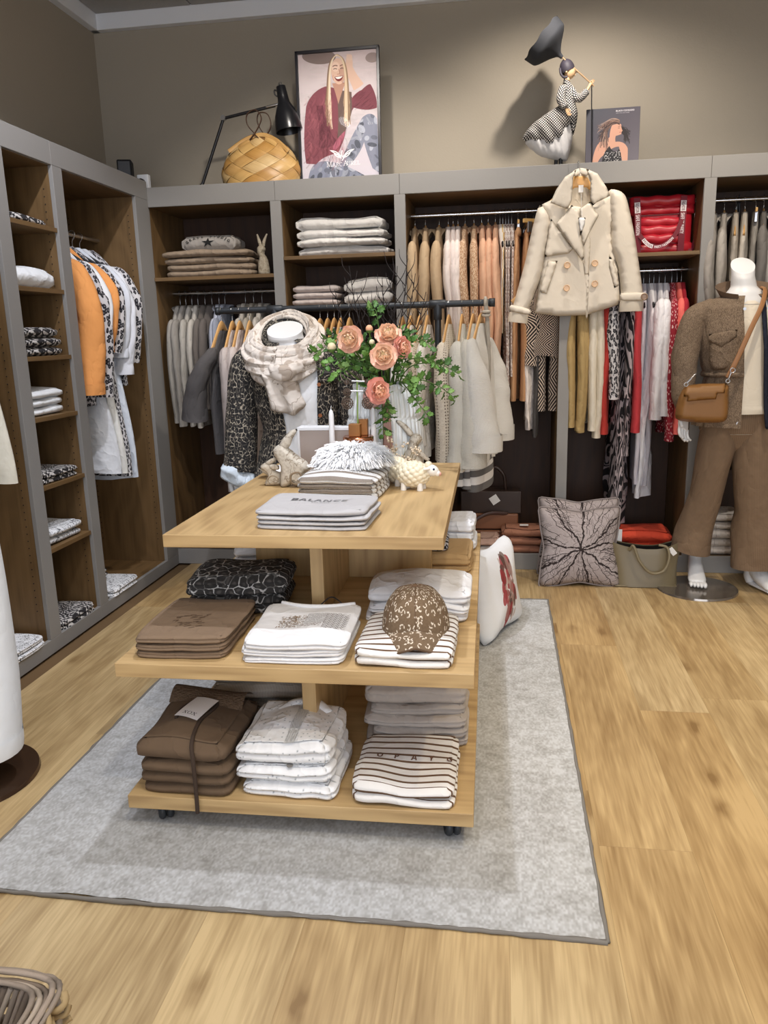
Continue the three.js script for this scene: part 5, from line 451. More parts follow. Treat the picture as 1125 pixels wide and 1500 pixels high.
  part(b, 'ring', merge([new THREE.TorusGeometry(0.011, 0.0025, 8, 20).translate(0.118, 0.15, 0.02), new THREE.TorusGeometry(0.009, 0.0025, 8, 20).translate(0.1, 0.1, 0.018), rod([0.112, 0.14, 0.018], [0.102, 0.108, 0.018], 0.004, 8), new THREE.TorusGeometry(0.009, 0.0025, 8, 20).translate(-0.088, 0.086, 0.01)]), M.steel); part(b, 'chain', tube([[-0.085, 0.09, 0.005], [-0.06, 0.12, 0.005], [-0.04, 0.135, -0.01]], [0.005, 0.005], { nu: 8, nv: 20, wr: 0.5, wf: 200 }), M.steel);
}
{ // left edge: white trousers on a round dark base
  const t = thing('mannequin', 'mannequin cropped by the left picture edge, on a round dark base', 'mannequin', [-1.68, 0, -2.02]);
  part(t, 'base', new THREE.CylinderGeometry(0.215, 0.219, 0.012, 64).translate(0, 0.007, 0.0), new THREE.MeshStandardMaterial({ color: '#5b4638', metalness: 0.6, roughness: 0.12 })); part(t, 'pole', rod([0, 0.01, -0.05], [0, 0.9, -0.05], 0.013, 12), M.chrome);
  part(t, 'torso', loft([[1.5, 0, 0, 0.055, 0.055], [1.42, 0, 0, 0.06, 0.06], [1.36, 0, 0, 0.17, 0.09], [1.2, 0, 0, 0.16, 0.11], [1.0, 0, 0, 0.13, 0.09], [0.86, 0, 0, 0.16, 0.11]], { nu: 30, nv: 26, cap: true }), M.mannequin);
  const w = thing('white_trousers', 'wide white trousers at the left picture edge above the dark base', 'trousers', [-1.68, 0, -2.02]), m = cloth('#eef1f4', null, 0.002);
  part(w, 'hips', loft([[1.02, 0, 0, 0.14, 0.1], [0.9, 0, 0, 0.18, 0.12], [0.78, 0, 0, 0.2, 0.125]], { nu: 36, nv: 12, cap: true }), m);
  for (const s of [-1, 1]) { part(w, 'leg', tube([[s * 0.09, 0.86, 0], [s * 0.1, 0.6, 0], [s * 0.1, 0.35, 0], [s * 0.097, 0.125, 0.01]], [[0.11, 0.11], [0.11, 0.11], [0.112, 0.112], [0.1, 0.11]], { nu: 28, nv: 26, wr: 0.02, wf: 4, seed: s, caps: false }), m); part(w, 'hem', tube([[s * 0.098, 0.165, 0.01], [s * 0.098, 0.14, 0.01], [s * 0.097, 0.112, 0.01]], [[0.105, 0.114], [0.104, 0.114], [0.101, 0.11]], { nu: 24, nv: 4, caps: false }), m); }
}
// ---------------------------------------------------------------- on the ledge above the wardrobes
const LY = 2.186;
{ const t = thing('desk_lamp', 'black jointed desk lamp leaning over the woven basket', 'desk lamp', [-1.7, LY, -4.62]);
  part(t, 'base', merge([new THREE.CylinderGeometry(0.07, 0.075, 0.018, 40).translate(-0.02, 0.01, 0), new THREE.CylinderGeometry(0.012, 0.016, 0.03, 16).translate(-0.02, 0.03, 0)]), M.black);
  part(t, 'arm', rod([-0.02, 0.035, 0], [0.136, 0.386, 0], 0.0085, 12), M.black); part(t, 'arm', rod([0.136, 0.386, 0], [0.44, 0.434, 0], 0.0085, 12), M.black);
  part(t, 'joint', new THREE.CylinderGeometry(0.014, 0.014, 0.03, 16).rotateX(q90).translate(0.136, 0.388, 0), M.steel); part(t, 'joint', rod([0.39, 0.427, 0.006], [0.48, 0.441, 0.006], 0.007, 8), M.steel);
  const sh = new THREE.LatheGeometry([[0.012, 0.12], [0.026, 0.115], [0.03, 0.06], [0.034, 0.03], [0.05, 0.0], [0.066, -0.04], [0.074, -0.085], [0.077, -0.12], [0.074, -0.12], [0.07, -0.085], [0.06, -0.04], [0.044, 0.0], [0.02, 0.03]].map((q) => new THREE.Vector2(...q)), 36);
  const hd = new THREE.Group(); hd.name = 'lamp_head'; hd.position.set(0.497, 0.415, 0); hd.rotation.z = 0.16; t.add(hd);
  part(hd, 'shade', sh, mat('#15161a', { roughness: 0.28 })); part(hd, 'cap', new THREE.CylinderGeometry(0.008, 0.014, 0.02, 14).translate(0, 0.126, 0), M.steel); part(hd, 'switch', tube([[-0.028, 0.1, 0], [-0.04, 0.105, 0], [-0.042, 0.085, 0], [-0.032, 0.07, 0]], [0.004, 0.004], { nu: 6, nv: 10 }), M.black); part(hd, 'bulb', new THREE.SphereGeometry(0.028, 16, 12).translate(0, -0.07, 0), M.white);
}
{ // woven chip-wood bag: every strip end that shows is a strip of its own
  const t = thing('woven_basket', 'pale woven chip-wood basket bag with dark leather handles', 'basket', [-1.36, LY, -4.62]); const A = 0.24, B = 0.13, H = 0.28;
  const prof = (h) => { const q = clamp(h / H); return [A * Math.sqrt(Math.max(0.02, 1 - Math.pow(q, 2.2))) * (0.9 + 0.1 * sstep(0, 0.35, q)) , B * Math.pow(Math.max(0, 1 - Math.pow(q, 1.6)), 0.7) + 0.012]; };
  part(t, 'lining', surf(40, 20, (u, v) => { const [a, b] = prof(v * H), th = u * 6.2832; return [(a - 0.008) * Math.cos(th), v * H, (b - 0.008) * Math.sin(th)]; }, 1, 0.3), mat('#7a5428', { roughness: 0.9 }));
  const at = (s, h, lift) => { const [a, b] = prof(h), th = s; return [(a + lift) * Math.cos(th), h, (b + lift) * Math.sin(th)]; };
  const tint = ['#ffffff', '#f2e2c8', '#e6cfa6', '#fff4dc'].map((c) => mat(c, { map: T.woven, roughness: 0.42 }));
  const N = 9, st = Math.PI * 2 / (2 * N); let n = 0;
  for (let r = 0; r < 8; r++) for (let k = 0; k < 2 * N; k++) { if ((r + k) % 2) continue; const th0 = (k + 0.5) * st, h0 = (r + 0.5) * H / 7.4; if (h0 > H * 1.0) continue; const dir = r % 2 ? 1 : -1, hw = 0.5; // diamond-laid strip cells, alternating lean, bulging over and tucking under
    const g = surf(5, 5, (u, v) => { const a = (u - 0.5) * 0.985, b = (v - 0.5) * 0.985, th = th0 + (a - dir * b) * st * 1.0, h = clamp(h0 + (a * dir + b) * H / 7.4 * 1.0 * dir * (dir), 0, H); const hh = clamp(h0 + (dir * a + b) * H / 7.4, 0.0, H * 0.995); return at(th, hh, 0.001 + 0.0045 * Math.cos(b * 3.0) * (dir > 0 ? 1 : 0.9)); }, 0.06, 0.06); part(t, 'strip', g, tint[n++ % 4]); }
  part(t, 'rim', tube([[-0.17, 0.2, 0.05], [-0.07, 0.262, 0.03], [0.02, 0.282, 0.022], [0.1, 0.25, 0.035], [0.18, 0.18, 0.06]], [[0.012, 0.004], [0.012, 0.004]], { nu: 8, nv: 24 }), tint[1]);
  for (const pts of [[[-0.06, 0.24, 0.04], [0.0, 0.31, 0.035], [0.025, 0.37, 0.03], [-0.005, 0.41, 0.03], [-0.055, 0.39, 0.03], [-0.06, 0.345, 0.03], [-0.02, 0.29, 0.035], [0.02, 0.245, 0.04]], [[-0.01, 0.25, 0.0], [0.055, 0.3, 0.0], [0.07, 0.345, 0.0], [0.05, 0.395, 0.0], [0.005, 0.4, 0.0], [-0.008, 0.36, 0.0], [0.02, 0.3, 0.0], [0.07, 0.255, 0.0]]]) part(t, 'handle', tube(pts, [[0.003, 0.008], [0.003, 0.008]], { nu: 8, nv: 50 }), mat('#4a3324', { roughness: 0.5 }));
}
{ // framed portrait poster, leaning on the wall
  const t = thing('framed_poster', 'tall black-framed poster of a laughing woman in a red jacket', 'poster', [-0.9, LY, -4.62], 0.0); t.rotation.x = -0.02; const w = 0.235, h = 0.7;
  const fm = mat('#1b1a20', { roughness: 0.35 }); part(t, 'frame', merge([box(-w, 0, -0.015, -w + 0.016, h, 0.012), box(w - 0.016, 0, -0.015, w, h, 0.012), box(-w, 0, -0.015, w, 0.016, 0.012, 'x'), box(-w, h - 0.016, -0.015, w, h, 0.012, 'x'), box(-w, 0, -0.017, w, h, -0.012)]), fm);
  const tx = ctex(700, 1060, (g, W, H) => { // flat print
    let q = g.createLinearGradient(0, 0, 0, H); q.addColorStop(0, '#cdbdbd'); q.addColorStop(0.25, '#d3c7c8'); q.addColorStop(1, '#d5cfd8'); g.fillStyle = q; g.fillRect(0, 0, W, H);
    for (let i = 0; i < 260; i++) { g.fillStyle = `rgba(${130 + hash(i, 1) * 70},${118 + hash(i, 1) * 60},${116 + hash(i, 1) * 60},0.05)`; g.beginPath(); g.ellipse(hash(i, 2) * W, hash(i, 3) * H * 0.75, 20 + hash(i, 4) * 90, 8 + hash(i, 5) * 30, 0, 0, 7); g.fill(); }
    g.fillStyle = 'rgba(70,52,44,.55)'; g.beginPath(); g.ellipse(190, 30, 150, 60, 0.1, 0, 7); g.fill(); g.fillStyle = 'rgba(80,62,52,.4)'; g.beginPath(); g.ellipse(660, 70, 60, 40, 0, 0, 7); g.fill();
    const P = (c, ...a) => { g.fillStyle = c; g.beginPath(); g.moveTo(a[0], a[1]); for (let i = 2; i < a.length; i += 4) if (i + 3 < a.length) g.quadraticCurveTo(a[i], a[i + 1], a[i + 2], a[i + 3]); else g.lineTo(a[i], a[i + 1]); g.fill(); };
    const camo = (clip, c0) => { g.save(); g.beginPath(); clip(); g.clip(); g.fillStyle = c0; g.fillRect(0, 0, W, H); for (let i = 0; i < 190; i++) { g.fillStyle = ['#6c6f7c', '#a4a8b4', '#4f525c', '#c2c6d2', '#868a98'][i % 5]; g.globalAlpha = 0.8; g.beginPath(); g.ellipse(hash(i, 6) * W, 480 + hash(i, 7) * 600, 14 + hash(i, 8) * 36, 8 + hash(i, 9) * 18, hash(i, 10) * 3, 0, 7); g.fill(); } g.globalAlpha = 1; g.restore(); };
    camo(() => { g.moveTo(300, 1000); g.quadraticCurveTo(430, 720, 560, 540); g.quadraticCurveTo(640, 480, 690, 560); g.lineTo(700, 1000); g.lineTo(640, 960); g.quadraticCurveTo(580, 800, 570, 740); g.quadraticCurveTo(520, 860, 420, 930); }, '#8c90a0'); camo(() => { g.moveTo(50, 1060); g.quadraticCurveTo(60, 900, 160, 880); g.quadraticCurveTo(330, 860, 640, 1060); }, '#8d92a4');
    P('#844a54', 40, 890, 10, 700, 60, 420, 110, 300, 240, 270, 420, 300, 520, 420, 470, 470, 420, 560, 410, 700, 330, 820, 200, 830, 130, 900); P('#7c444e', 480, 370, 520, 330, 560, 320, 620, 270, 640, 280, 700, 380, 690, 470, 600, 500, 470, 450); P('rgba(60,24,34,.35)', 150, 420, 180, 600, 160, 760, 260, 790, 330, 720, 240, 640, 210, 420); P('#6d5a54', 330, 300, 360, 470, 330, 700, 400, 700, 470, 480, 470, 330); P('#b06476', 290, 760, 330, 690, 400, 640, 380, 760, 290, 800);
    // neck, raised hand, face, hair
    P('#b98f7c', 300, 250, 330, 330, 350, 420, 380, 330, 420, 250); P('#d8b7a4', 430, 70, 440, 30, 470, 30, 492, 60, 486, 130, 520, 200, 580, 270, 545, 300, 490, 320, 450, 220, 420, 170, 425, 110); for (let i = 0; i < 4; i++) P('#dcbfac', 432 + i * 12, 60, 436 + i * 12, 20 + i * 3, 446 + i * 12, 26 + i * 3, 452 + i * 12, 60, 446 + i * 12, 90);
    const hair = (n, k0, cols) => { for (let i = 0; i < n; i++) { const s = i % 2 ? 1 : -1, a = hash(i, 11 + k0), b = hash(i, 12 + k0), x0 = 350 + s * 10 * a; g.strokeStyle = cols[i % cols.length]; g.lineWidth = 3 + 4 * b; g.beginPath(); g.moveTo(x0, 22 + 14 * a); g.bezierCurveTo(350 + s * (70 + 34 * a), 40, 350 + s * (70 + 26 * b), 230, 350 + s * (52 + 66 * a) - 10, 380 + 220 * b); g.stroke(); } };
    hair(150, 0, ['rgba(150,122,98,.8)', 'rgba(120,94,76,.8)', 'rgba(186,158,128,.8)']);
    g.fillStyle = '#dcb9a4'; g.beginPath(); g.ellipse(358, 158, 64, 104, -0.08, 0, 7); g.fill(); g.fillStyle = 'rgba(120,70,60,.22)'; g.beginPath(); g.ellipse(398, 190, 30, 70, -0.1, 0, 7); g.fill(); g.fillStyle = 'rgba(240,214,198,.5)'; g.beginPath(); g.ellipse(335, 120, 34, 40, 0, 0, 7); g.fill();
    g.strokeStyle = '#6d4a3c'; g.lineWidth = 7; g.lineCap = 'round'; for (const x of [312, 376]) { g.beginPath(); g.moveTo(x, 116); g.quadraticCurveTo(x + 18, 104, x + 38, 114); g.stroke(); } g.lineWidth = 5; g.strokeStyle = '#43302a'; for (const x of [316, 378]) { g.beginPath(); g.moveTo(x, 138); g.quadraticCurveTo(x + 14, 131, x + 30, 139); g.stroke(); } g.strokeStyle = 'rgba(150,96,80,.8)'; g.lineWidth = 4; g.beginPath(); g.moveTo(362, 140); g.quadraticCurveTo(378, 172, 362, 180); g.lineTo(348, 180); g.stroke();
    P('#7a3434', 322, 200, 356, 196, 400, 194, 392, 236, 358, 238, 332, 232, 322, 200); P('#faf4ee', 328, 203, 358, 200, 396, 198, 380, 218, 358, 219, 338, 218, 328, 203); g.strokeStyle = 'rgba(160,84,76,.7)'; g.lineWidth = 3; g.beginPath(); g.moveTo(312, 186); g.quadraticCurveTo(304, 206, 314, 226); g.stroke();
    for (let i = 0; i < 70; i++) { const s = i % 2 ? 1 : -1, a = hash(i, 61), b = hash(i, 62); g.strokeStyle = ['rgba(222,200,170,.85)', 'rgba(196,168,138,.75)', 'rgba(236,220,196,.8)'][i % 3]; g.lineWidth = 3 + 5 * b; g.beginPath(); g.moveTo(350 + s * 6 * a, 26 + 10 * a); g.bezierCurveTo(350 + s * (62 + 22 * a), 44, 350 + s * (72 + 16 * b), 210, 350 + s * (54 + 34 * a) - 8, 420 + 200 * b); g.stroke(); }
    for (let i = 0; i < 240; i++) { const a = hash(i, 71), b = hash(i, 72), x = 50 + a * 360, y = 330 + b * 540; if (x > 290 && x < 400 && y < 640) continue; g.strokeStyle = i % 2 ? 'rgba(60,20,32,.13)' : 'rgba(210,130,140,.12)'; g.lineWidth = 4 + 12 * hash(i, 73); g.beginPath(); g.moveTo(x, y); g.quadraticCurveTo(x + 30, y + 20, x + 10 - 50 * hash(i, 74), y + 60 + 60 * a); g.stroke(); } for (let i = 0; i < 40; i++) { g.strokeStyle = 'rgba(60,24,34,.16)'; g.lineWidth = 6; const x = 500 + 180 * hash(i, 75), y = 330 + 130 * hash(i, 76); g.beginPath(); g.moveTo(x, y); g.lineTo(x - 40, y + 26); g.stroke(); }
    g.fillStyle = '#f4f2f4'; g.strokeStyle = '#f4f2f4'; g.font = '58px serif'; g.textAlign = 'center'; g.fillText('M', 250, 928); g.font = '46px serif'; g.fillText('ARC', 322, 928); g.font = '60px serif'; g.fillText('A', 398, 924); g.font = '46px serif'; g.fillText('UREL', 470, 922); g.lineWidth = 9; for (const s of [-1, 1]) { for (const k of [0, 1]) { g.beginPath(); g.moveTo(370 + s * 12, 850 - k * -12); g.quadraticCurveTo(370 + s * 40, 800 + k * 18, 370 + s * (100 - 30 * k), 795 + k * 26); g.quadraticCurveTo(370 + s * 60, 826 + k * 20, 370 + s * 14, 840 + k * 16); g.stroke(); } } g.beginPath(); g.moveTo(370, 800); g.quadraticCurveTo(352, 830, 372, 846); g.quadraticCurveTo(388, 860, 368, 880); g.stroke();
  });
  part(t, 'print', new THREE.PlaneGeometry(2 * w - 0.028, h - 0.028).translate(0, h / 2, 0.001), mat('#ffffff', { map: tx, roughness: 0.9 })); part(t, 'glazing', box(-w + 0.014, 0.014, 0.003, w - 0.014, h - 0.014, 0.0055), new THREE.MeshPhysicalMaterial({ color: '#ffffff', transmission: 1, thickness: 0, roughness: 0.02, ior: 1.45, specularIntensity: 0.6 }));
}
{ // small poster board
  const t = thing('poster_board', 'small dark poster of a woman with blowing hair, on the ledge', 'poster', [0.58, LY, -4.62], 0); t.rotation.x = -0.03;
  const tx = ctex(480, 540, (g, W, H) => { let q = g.createLinearGradient(0, 0, W, H); q.addColorStop(0, '#3c3d46'); q.addColorStop(0.5, '#5a545c'); q.addColorStop(1, '#6a646c'); g.fillStyle = q; g.fillRect(0, 0, W, H); g.fillStyle = '#d8d4d6'; g.font = 'bold 20px sans-serif'; g.fillText('BLACK COYMARO', 262, 34); g.font = '10px sans-serif'; g.fillText('A I R   C O L L E C T I O N S', 266, 50);
    const P = (c, ...a) => { g.fillStyle = c; g.beginPath(); g.moveTo(a[0], a[1]); for (let i = 2; i < a.length; i += 4) if (i + 3 < a.length) g.quadraticCurveTo(a[i], a[i + 1], a[i + 2], a[i + 3]); else g.lineTo(a[i], a[i + 1]); g.fill(); };
    for (let i = 0; i < 90; i++) { g.strokeStyle = `rgba(40,32,32,${0.3 + 0.4 * hash(i, 1)})`; g.lineWidth = 3 + 4 * hash(i, 2); g.beginPath(); g.moveTo(310, 160 + 60 * hash(i, 3)); g.quadraticCurveTo(360, 150 + 120 * hash(i, 4), 340 + 60 * hash(i, 5), 200 + 120 * hash(i, 6)); g.stroke(); }
    P('#cf9c84', 56, 540, 66, 340, 130, 288, 190, 280, 214, 250, 212, 200, 232, 150, 300, 128, 316, 150, 312, 172, 330, 204, 316, 210, 318, 232, 296, 240, 270, 244, 262, 262, 268, 296, 350, 290, 380, 360, 392, 540, 350, 540, 320, 400, 300, 340, 230, 340, 190, 400, 110, 420, 96, 540); g.strokeStyle = '#5a3a34'; g.lineWidth = 4; g.beginPath(); g.moveTo(288, 164); g.lineTo(308, 160); g.stroke(); g.beginPath(); g.moveTo(286, 178); g.lineTo(304, 177); g.stroke(); P('#a85a56', 298, 214, 308, 209, 318, 212, 308, 222, 298, 216); P('#1a191c', 150, 540, 140, 400, 215, 330, 240, 390, 290, 380, 300, 340, 320, 400, 330, 540); g.fillStyle = '#d6d2d0'; for (let i = 0; i < 240; i++) { const x = 165 + hash(i, 7) * 150, y = 380 + hash(i, 8) * 155; if (Math.sin(x * 0.2) * Math.sin(y * 0.18) > -0.2) g.fillRect(x, y, 5, 5); }
    for (let i = 0; i < 130; i++) { g.strokeStyle = ['rgba(46,34,34,.7)', 'rgba(110,78,66,.6)', 'rgba(196,164,140,.45)'][i % 3]; g.lineWidth = 3 + 4 * hash(i, 9); g.beginPath(); g.moveTo(300, 110 + 40 * hash(i, 10)); g.bezierCurveTo(220, 40 + 90 * hash(i, 11), 160, 120 + 120 * hash(i, 12), 100 + 110 * hash(i, 13), 130 + 240 * hash(i, 14)); g.stroke(); } });
  part(t, 'board', box(-0.138, 0, -0.006, 0.14, 0.308, 0), mat('#33323a', { roughness: 0.6 })); part(t, 'print', new THREE.PlaneGeometry(0.276, 0.306).translate(0.001, 0.154, 0.0012), mat('#ffffff', { map: tx, roughness: 0.5 }));
}
{ // small figurine of a lady holding a blown umbrella
  const t = thing('umbrella_figurine', 'small figurine in black and white coat holding a blown-out black umbrella', 'figurine', [0.33, LY, -4.6]), cm = mat('#ffffff', { map: T.dots, roughness: 0.9 }), skin = mat('#dcb88e', { roughness: 0.6 });
  const bell = (x, y) => 0.0;
  part(t, 'coat', puff([[-0.012, 0.452], [0.022, 0.432], [0.033, 0.398], [0.051, 0.326], [0.063, 0.286], [0.057, 0.228], [0.038, 0.166], [0.027, 0.233], [0.002, 0.185], [-0.032, 0.147], [-0.094, 0.124], [-0.144, 0.147], [-0.208, 0.161], [-0.224, 0.178], [-0.174, 0.242], [-0.07, 0.307], [-0.032, 0.328], [-0.022, 0.382]], 0.12, { step: 0.01, round: 0.06, bend: (x, y) => 0.02 + 0.012 * Math.sin(x * 90 + y * 60) * clamp((0.34 - y) * 5) }), cm);
  part(t, 'petticoat', puff([[0.027, 0.24], [0.04, 0.163], [0.014, 0.055], [-0.037, 0.06], [-0.129, 0.086], [-0.206, 0.15], [-0.19, 0.175], [-0.1, 0.2], [-0.03, 0.24]], 0.11, { step: 0.01, round: 0.05, bend: (x, y) => 0.006 * Math.sin((x * 0.8 + y * 0.15) * 260) }), mat('#c9c7c6', { roughness: 0.9 }));
  part(t, 'leg', tube([[-0.02, 0.1, 0.012], [-0.018, 0.03, 0.014], [-0.014, 0.012, 0.022], [0.004, 0.006, 0.034]], [0.012, 0.01, 0.01, 0.006], { nu: 10, nv: 14 }), M.black); part(t, 'leg', tube([[-0.04, 0.1, -0.015], [-0.042, 0.03, -0.014], [-0.038, 0.012, -0.006], [-0.02, 0.006, 0.004]], [0.012, 0.01, 0.01, 0.006], { nu: 10, nv: 14 }), M.black);
  part(t, 'sleeve', tube([[0.012, 0.408, 0.03], [0.05, 0.352, 0.045], [0.075, 0.352, 0.04], [0.105, 0.382, 0.03]], [0.02, 0.024, 0.022, 0.018], { nu: 12, nv: 18, wr: 0.15, wf: 60 }), cm); part(t, 'arm', tube([[0.1, 0.378, 0.03], [0.115, 0.4, 0.026], [0.126, 0.42, 0.022]], [0.008, 0.007, 0.008], { nu: 8, nv: 8 }), skin);
  const hg = handG(1); part(t, 'hand', hg.clone().scale(0.2, 0.2, 0.2), skin, { p: [0.122, 0.412, 0.022], r: [0, 0.4, 2.5] }); part(t, 'sleeve', tube([[-0.02, 0.4, 0.06], [-0.03, 0.34, 0.085], [-0.01, 0.292, 0.092]], [0.02, 0.024, 0.018], { nu: 12, nv: 14 }), cm); part(t, 'hand', hg.clone().scale(0.26, 0.26, 0.26), skin, { p: [-0.004, 0.288, 0.094], r: [0, 0.6, 0.6] });
  part(t, 'head', merge([new THREE.SphereGeometry(0.03, 24, 18).scale(0.95, 1.15, 1).translate(0.018, 0.485, 0.012), new THREE.ConeGeometry(0.006, 0.016, 8).rotateZ(-q90).translate(0.05, 0.48, 0.014), new THREE.SphereGeometry(0.006, 8, 6).translate(-0.002, 0.478, 0.04), tube([[0.008, 0.46, 0.012], [0.004, 0.44, 0.015]], [0.013, 0.014], { nu: 10, nv: 4 }), new THREE.TorusGeometry(0.006, 0.0016, 5, 10, 3).rotateY(q90).translate(0.045, 0.464, 0.014)]), skin);
  for (const z of [0.0, 0.028]) part(t, 'eye', new THREE.SphereGeometry(0.0024, 6, 6).translate(0.0455, 0.492, z), M.black);
  part(t, 'bonnet', merge([new THREE.SphereGeometry(0.04, 24, 18, 0, 6.2832, 0, 1.9).scale(0.95, 1.25, 1).rotateZ(0.35).translate(0.004, 0.5, 0.01), tube([[-0.034, 0.5, 0.03], [-0.03, 0.47, 0.04], [-0.012, 0.452, 0.04], [0.004, 0.456, 0.04]], [0.006, 0.006], { nu: 8, nv: 12 })]), mat('#3a3540', { roughness: 0.6 }));
  const u = new THREE.Group(); u.name = 'umbrella'; u.position.set(0.127, 0.42, 0.02); u.rotation.set(0.1, 0, 0.86); t.add(u);
  part(u, 'stick', rod([0, -0.02, 0], [0, 0.235, 0], 0.0042, 8), mat('#a88a68', { roughness: 0.5 })); const cp = surf(48, 22, (a, v) => { const th = a * 6.2832, s = v * 0.15, sc = 0.5 + 0.5 * Math.cos(th * 8), r = 0.009 + 0.012 * sstep(0.015, 0.04, s) + 0.082 * sstep(0.025, 0.1, s) + 0.02 * v - 0.002 * (1 - sc) * v; return [r * Math.cos(th), 0.2 + s - 0.007 * (1 - sc) * v * v, r * Math.sin(th)]; }); part(u, 'canopy', cp, mat('#2a2c31', { roughness: 0.85 })); part(t, 'cane', rod([0.13, 0.412, 0.02], [0.142, 0.02, 0.02], 0.003, 6), M.black); part(t, 'foot_plate', box(-0.07, 0, -0.05, 0.16, 0.006, 0.06), M.black);
}
{ const t = thing('socket_box', 'white wall socket block with a black plug at the wardrobe corner', 'socket', [-2.02, LY + 0.03, -4.5]); part(t, 'housing', box(-0.035, -0.03, -0.02, 0.035, 0.06, 0.014, 'y', 0.006), M.white); part(t, 'plug', merge([new THREE.CylinderGeometry(0.02, 0.02, 0.02, 20).rotateX(q90).translate(-0.004, 0.016, 0.022), tube([[-0.004, 0.016, 0.03], [-0.02, 0.0, 0.05], [-0.025, -0.028, 0.06]], [0.004, 0.004], { nu: 8, nv: 10 })]), M.black);
  const s = thing('speaker', 'small black loudspeaker box on the corner of the ledge', 'speaker', [-2.1, 2.22, -4.45], 0.3); part(s, 'cabinet', box(-0.04, 0, -0.05, 0.04, 0.125, 0.04, 'y', 0.008), M.blackmatt); part(s, 'grille', box(-0.033, 0.01, 0.038, 0.033, 0.115, 0.044, 'y', 0.003), M.black); }
// ---------------------------------------------------------------- ornaments on the table top
const carved = mat('#ffffff', { map: T.carved, roughness: 0.85, bumpMap: T.carved, bumpScale: 0.003 });
{ const t = thing('wooden_rabbit', 'tall carved whitewashed wooden rabbit left of the striped knits', 'rabbit figure', [-0.755, TT, -2.72]);
  part(t, 'body', puff([[-0.04, 0.0], [-0.036, 0.072], [-0.059, 0.122], [-0.058, 0.14], [-0.034, 0.157], [-0.02, 0.16], [0.0, 0.14], [0.015, 0.128], [0.037, 0.11], [0.063, 0.092], [0.074, 0.066], [0.058, 0.05], [0.056, 0.0], [0.02, 0.0], [0.006, 0.014], [-0.008, 0.0]], 0.062, { step: 0.008, round: 0.022 }), carved);
  part(t, 'ear', puff([[-0.034, 0.152], [-0.014, 0.182], [0.01, 0.203], [0.033, 0.212], [0.037, 0.207], [0.018, 0.176], [0.006, 0.15], [-0.01, 0.14]], 0.02, { step: 0.006, round: 0.01, bend: () => 0.012 }), carved); part(t, 'ear', puff([[-0.036, 0.15], [-0.02, 0.178], [0.0, 0.2], [0.02, 0.208], [0.026, 0.202], [0.01, 0.172], [-0.002, 0.15], [-0.014, 0.14]], 0.02, { step: 0.006, round: 0.01, bend: () => -0.012 }), carved);
  part(t, 'haunch', tube([[0.04, 0.012, 0.03], [0.012, 0.02, 0.032], [0.012, 0.05, 0.033], [0.04, 0.056, 0.03], [0.05, 0.036, 0.03], [0.034, 0.026, 0.032]], [0.0035, 0.0035], { nu: 7, nv: 30 }), mat('#8d7c66', { roughness: 0.9 })); part(t, 'eye', new THREE.SphereGeometry(0.004, 10, 8), M.black, { p: [-0.042, 0.138, 0.022] }); }
{ const t = thing('wooden_rabbit', 'small whitewashed wooden rabbit at the left edge of the table', 'rabbit figure', [-0.835, TT, -2.74]), m = mat('#f4f0ea', { map: T.carved, roughness: 0.85 });
  part(t, 'body', puff([[-0.027, 0], [-0.013, 0.036], [-0.019, 0.05], [-0.037, 0.06], [-0.037, 0.075], [-0.015, 0.086], [0.005, 0.08], [0.014, 0.066], [0.02, 0.055], [0.041, 0.044], [0.039, 0.003], [0.003, 0]], 0.042, { step: 0.006, round: 0.016 }), m); part(t, 'ear', puff([[-0.016, 0.085], [0.004, 0.1], [0.024, 0.104], [0.028, 0.097], [0.014, 0.084], [-0.004, 0.076]], 0.012, { step: 0.005, round: 0.005, bend: () => 0.01 }), m); part(t, 'ear', puff([[0.0, 0.078], [0.02, 0.082], [0.037, 0.077], [0.036, 0.062], [0.014, 0.06], [0.0, 0.066]], 0.012, { step: 0.005, round: 0.005, bend: () => 0.016 }), m);
  part(t, 'haunch', tube([[0.0, 0.008, 0.021], [-0.008, 0.026, 0.022], [0.01, 0.04, 0.022], [0.03, 0.03, 0.02], [0.024, 0.012, 0.021], [0.012, 0.02, 0.022]], [0.0022, 0.0022], { nu: 6, nv: 30 }), mat('#a4957f', { roughness: 0.9 })); }
{ const t = thing('wooden_rabbit', 'grey carved wooden rabbit behind the two sheep', 'rabbit figure', [-0.345, TT, -2.97]);
  part(t, 'body', puff([[-0.03, 0], [-0.034, 0.06], [-0.012, 0.1], [0.0, 0.14], [0.012, 0.158], [0.038, 0.157], [0.05, 0.138], [0.034, 0.115], [0.03, 0.09], [0.05, 0.06], [0.052, 0]], 0.05, { step: 0.008, round: 0.02 }), carved); part(t, 'ear', puff([[0.016, 0.16], [-0.005, 0.19], [-0.032, 0.21], [-0.05, 0.212], [-0.046, 0.2], [-0.024, 0.178], [-0.002, 0.15]], 0.014, { step: 0.006, round: 0.006, bend: () => 0.012 }), carved); part(t, 'ear', puff([[0.014, 0.16], [-0.002, 0.18], [-0.022, 0.196], [-0.034, 0.196], [-0.03, 0.18], [-0.012, 0.164], [0.0, 0.146]], 0.014, { step: 0.006, round: 0.006, bend: () => -0.012 }), carved);
  part(t, 'forepaw', tube([[0.02, 0.1, 0.015], [0.05, 0.078, 0.02], [0.075, 0.058, 0.02]], [[0.012, 0.012], [0.01, 0.01], [0.007, 0.007]], { nu: 8, nv: 12 }), carved); }
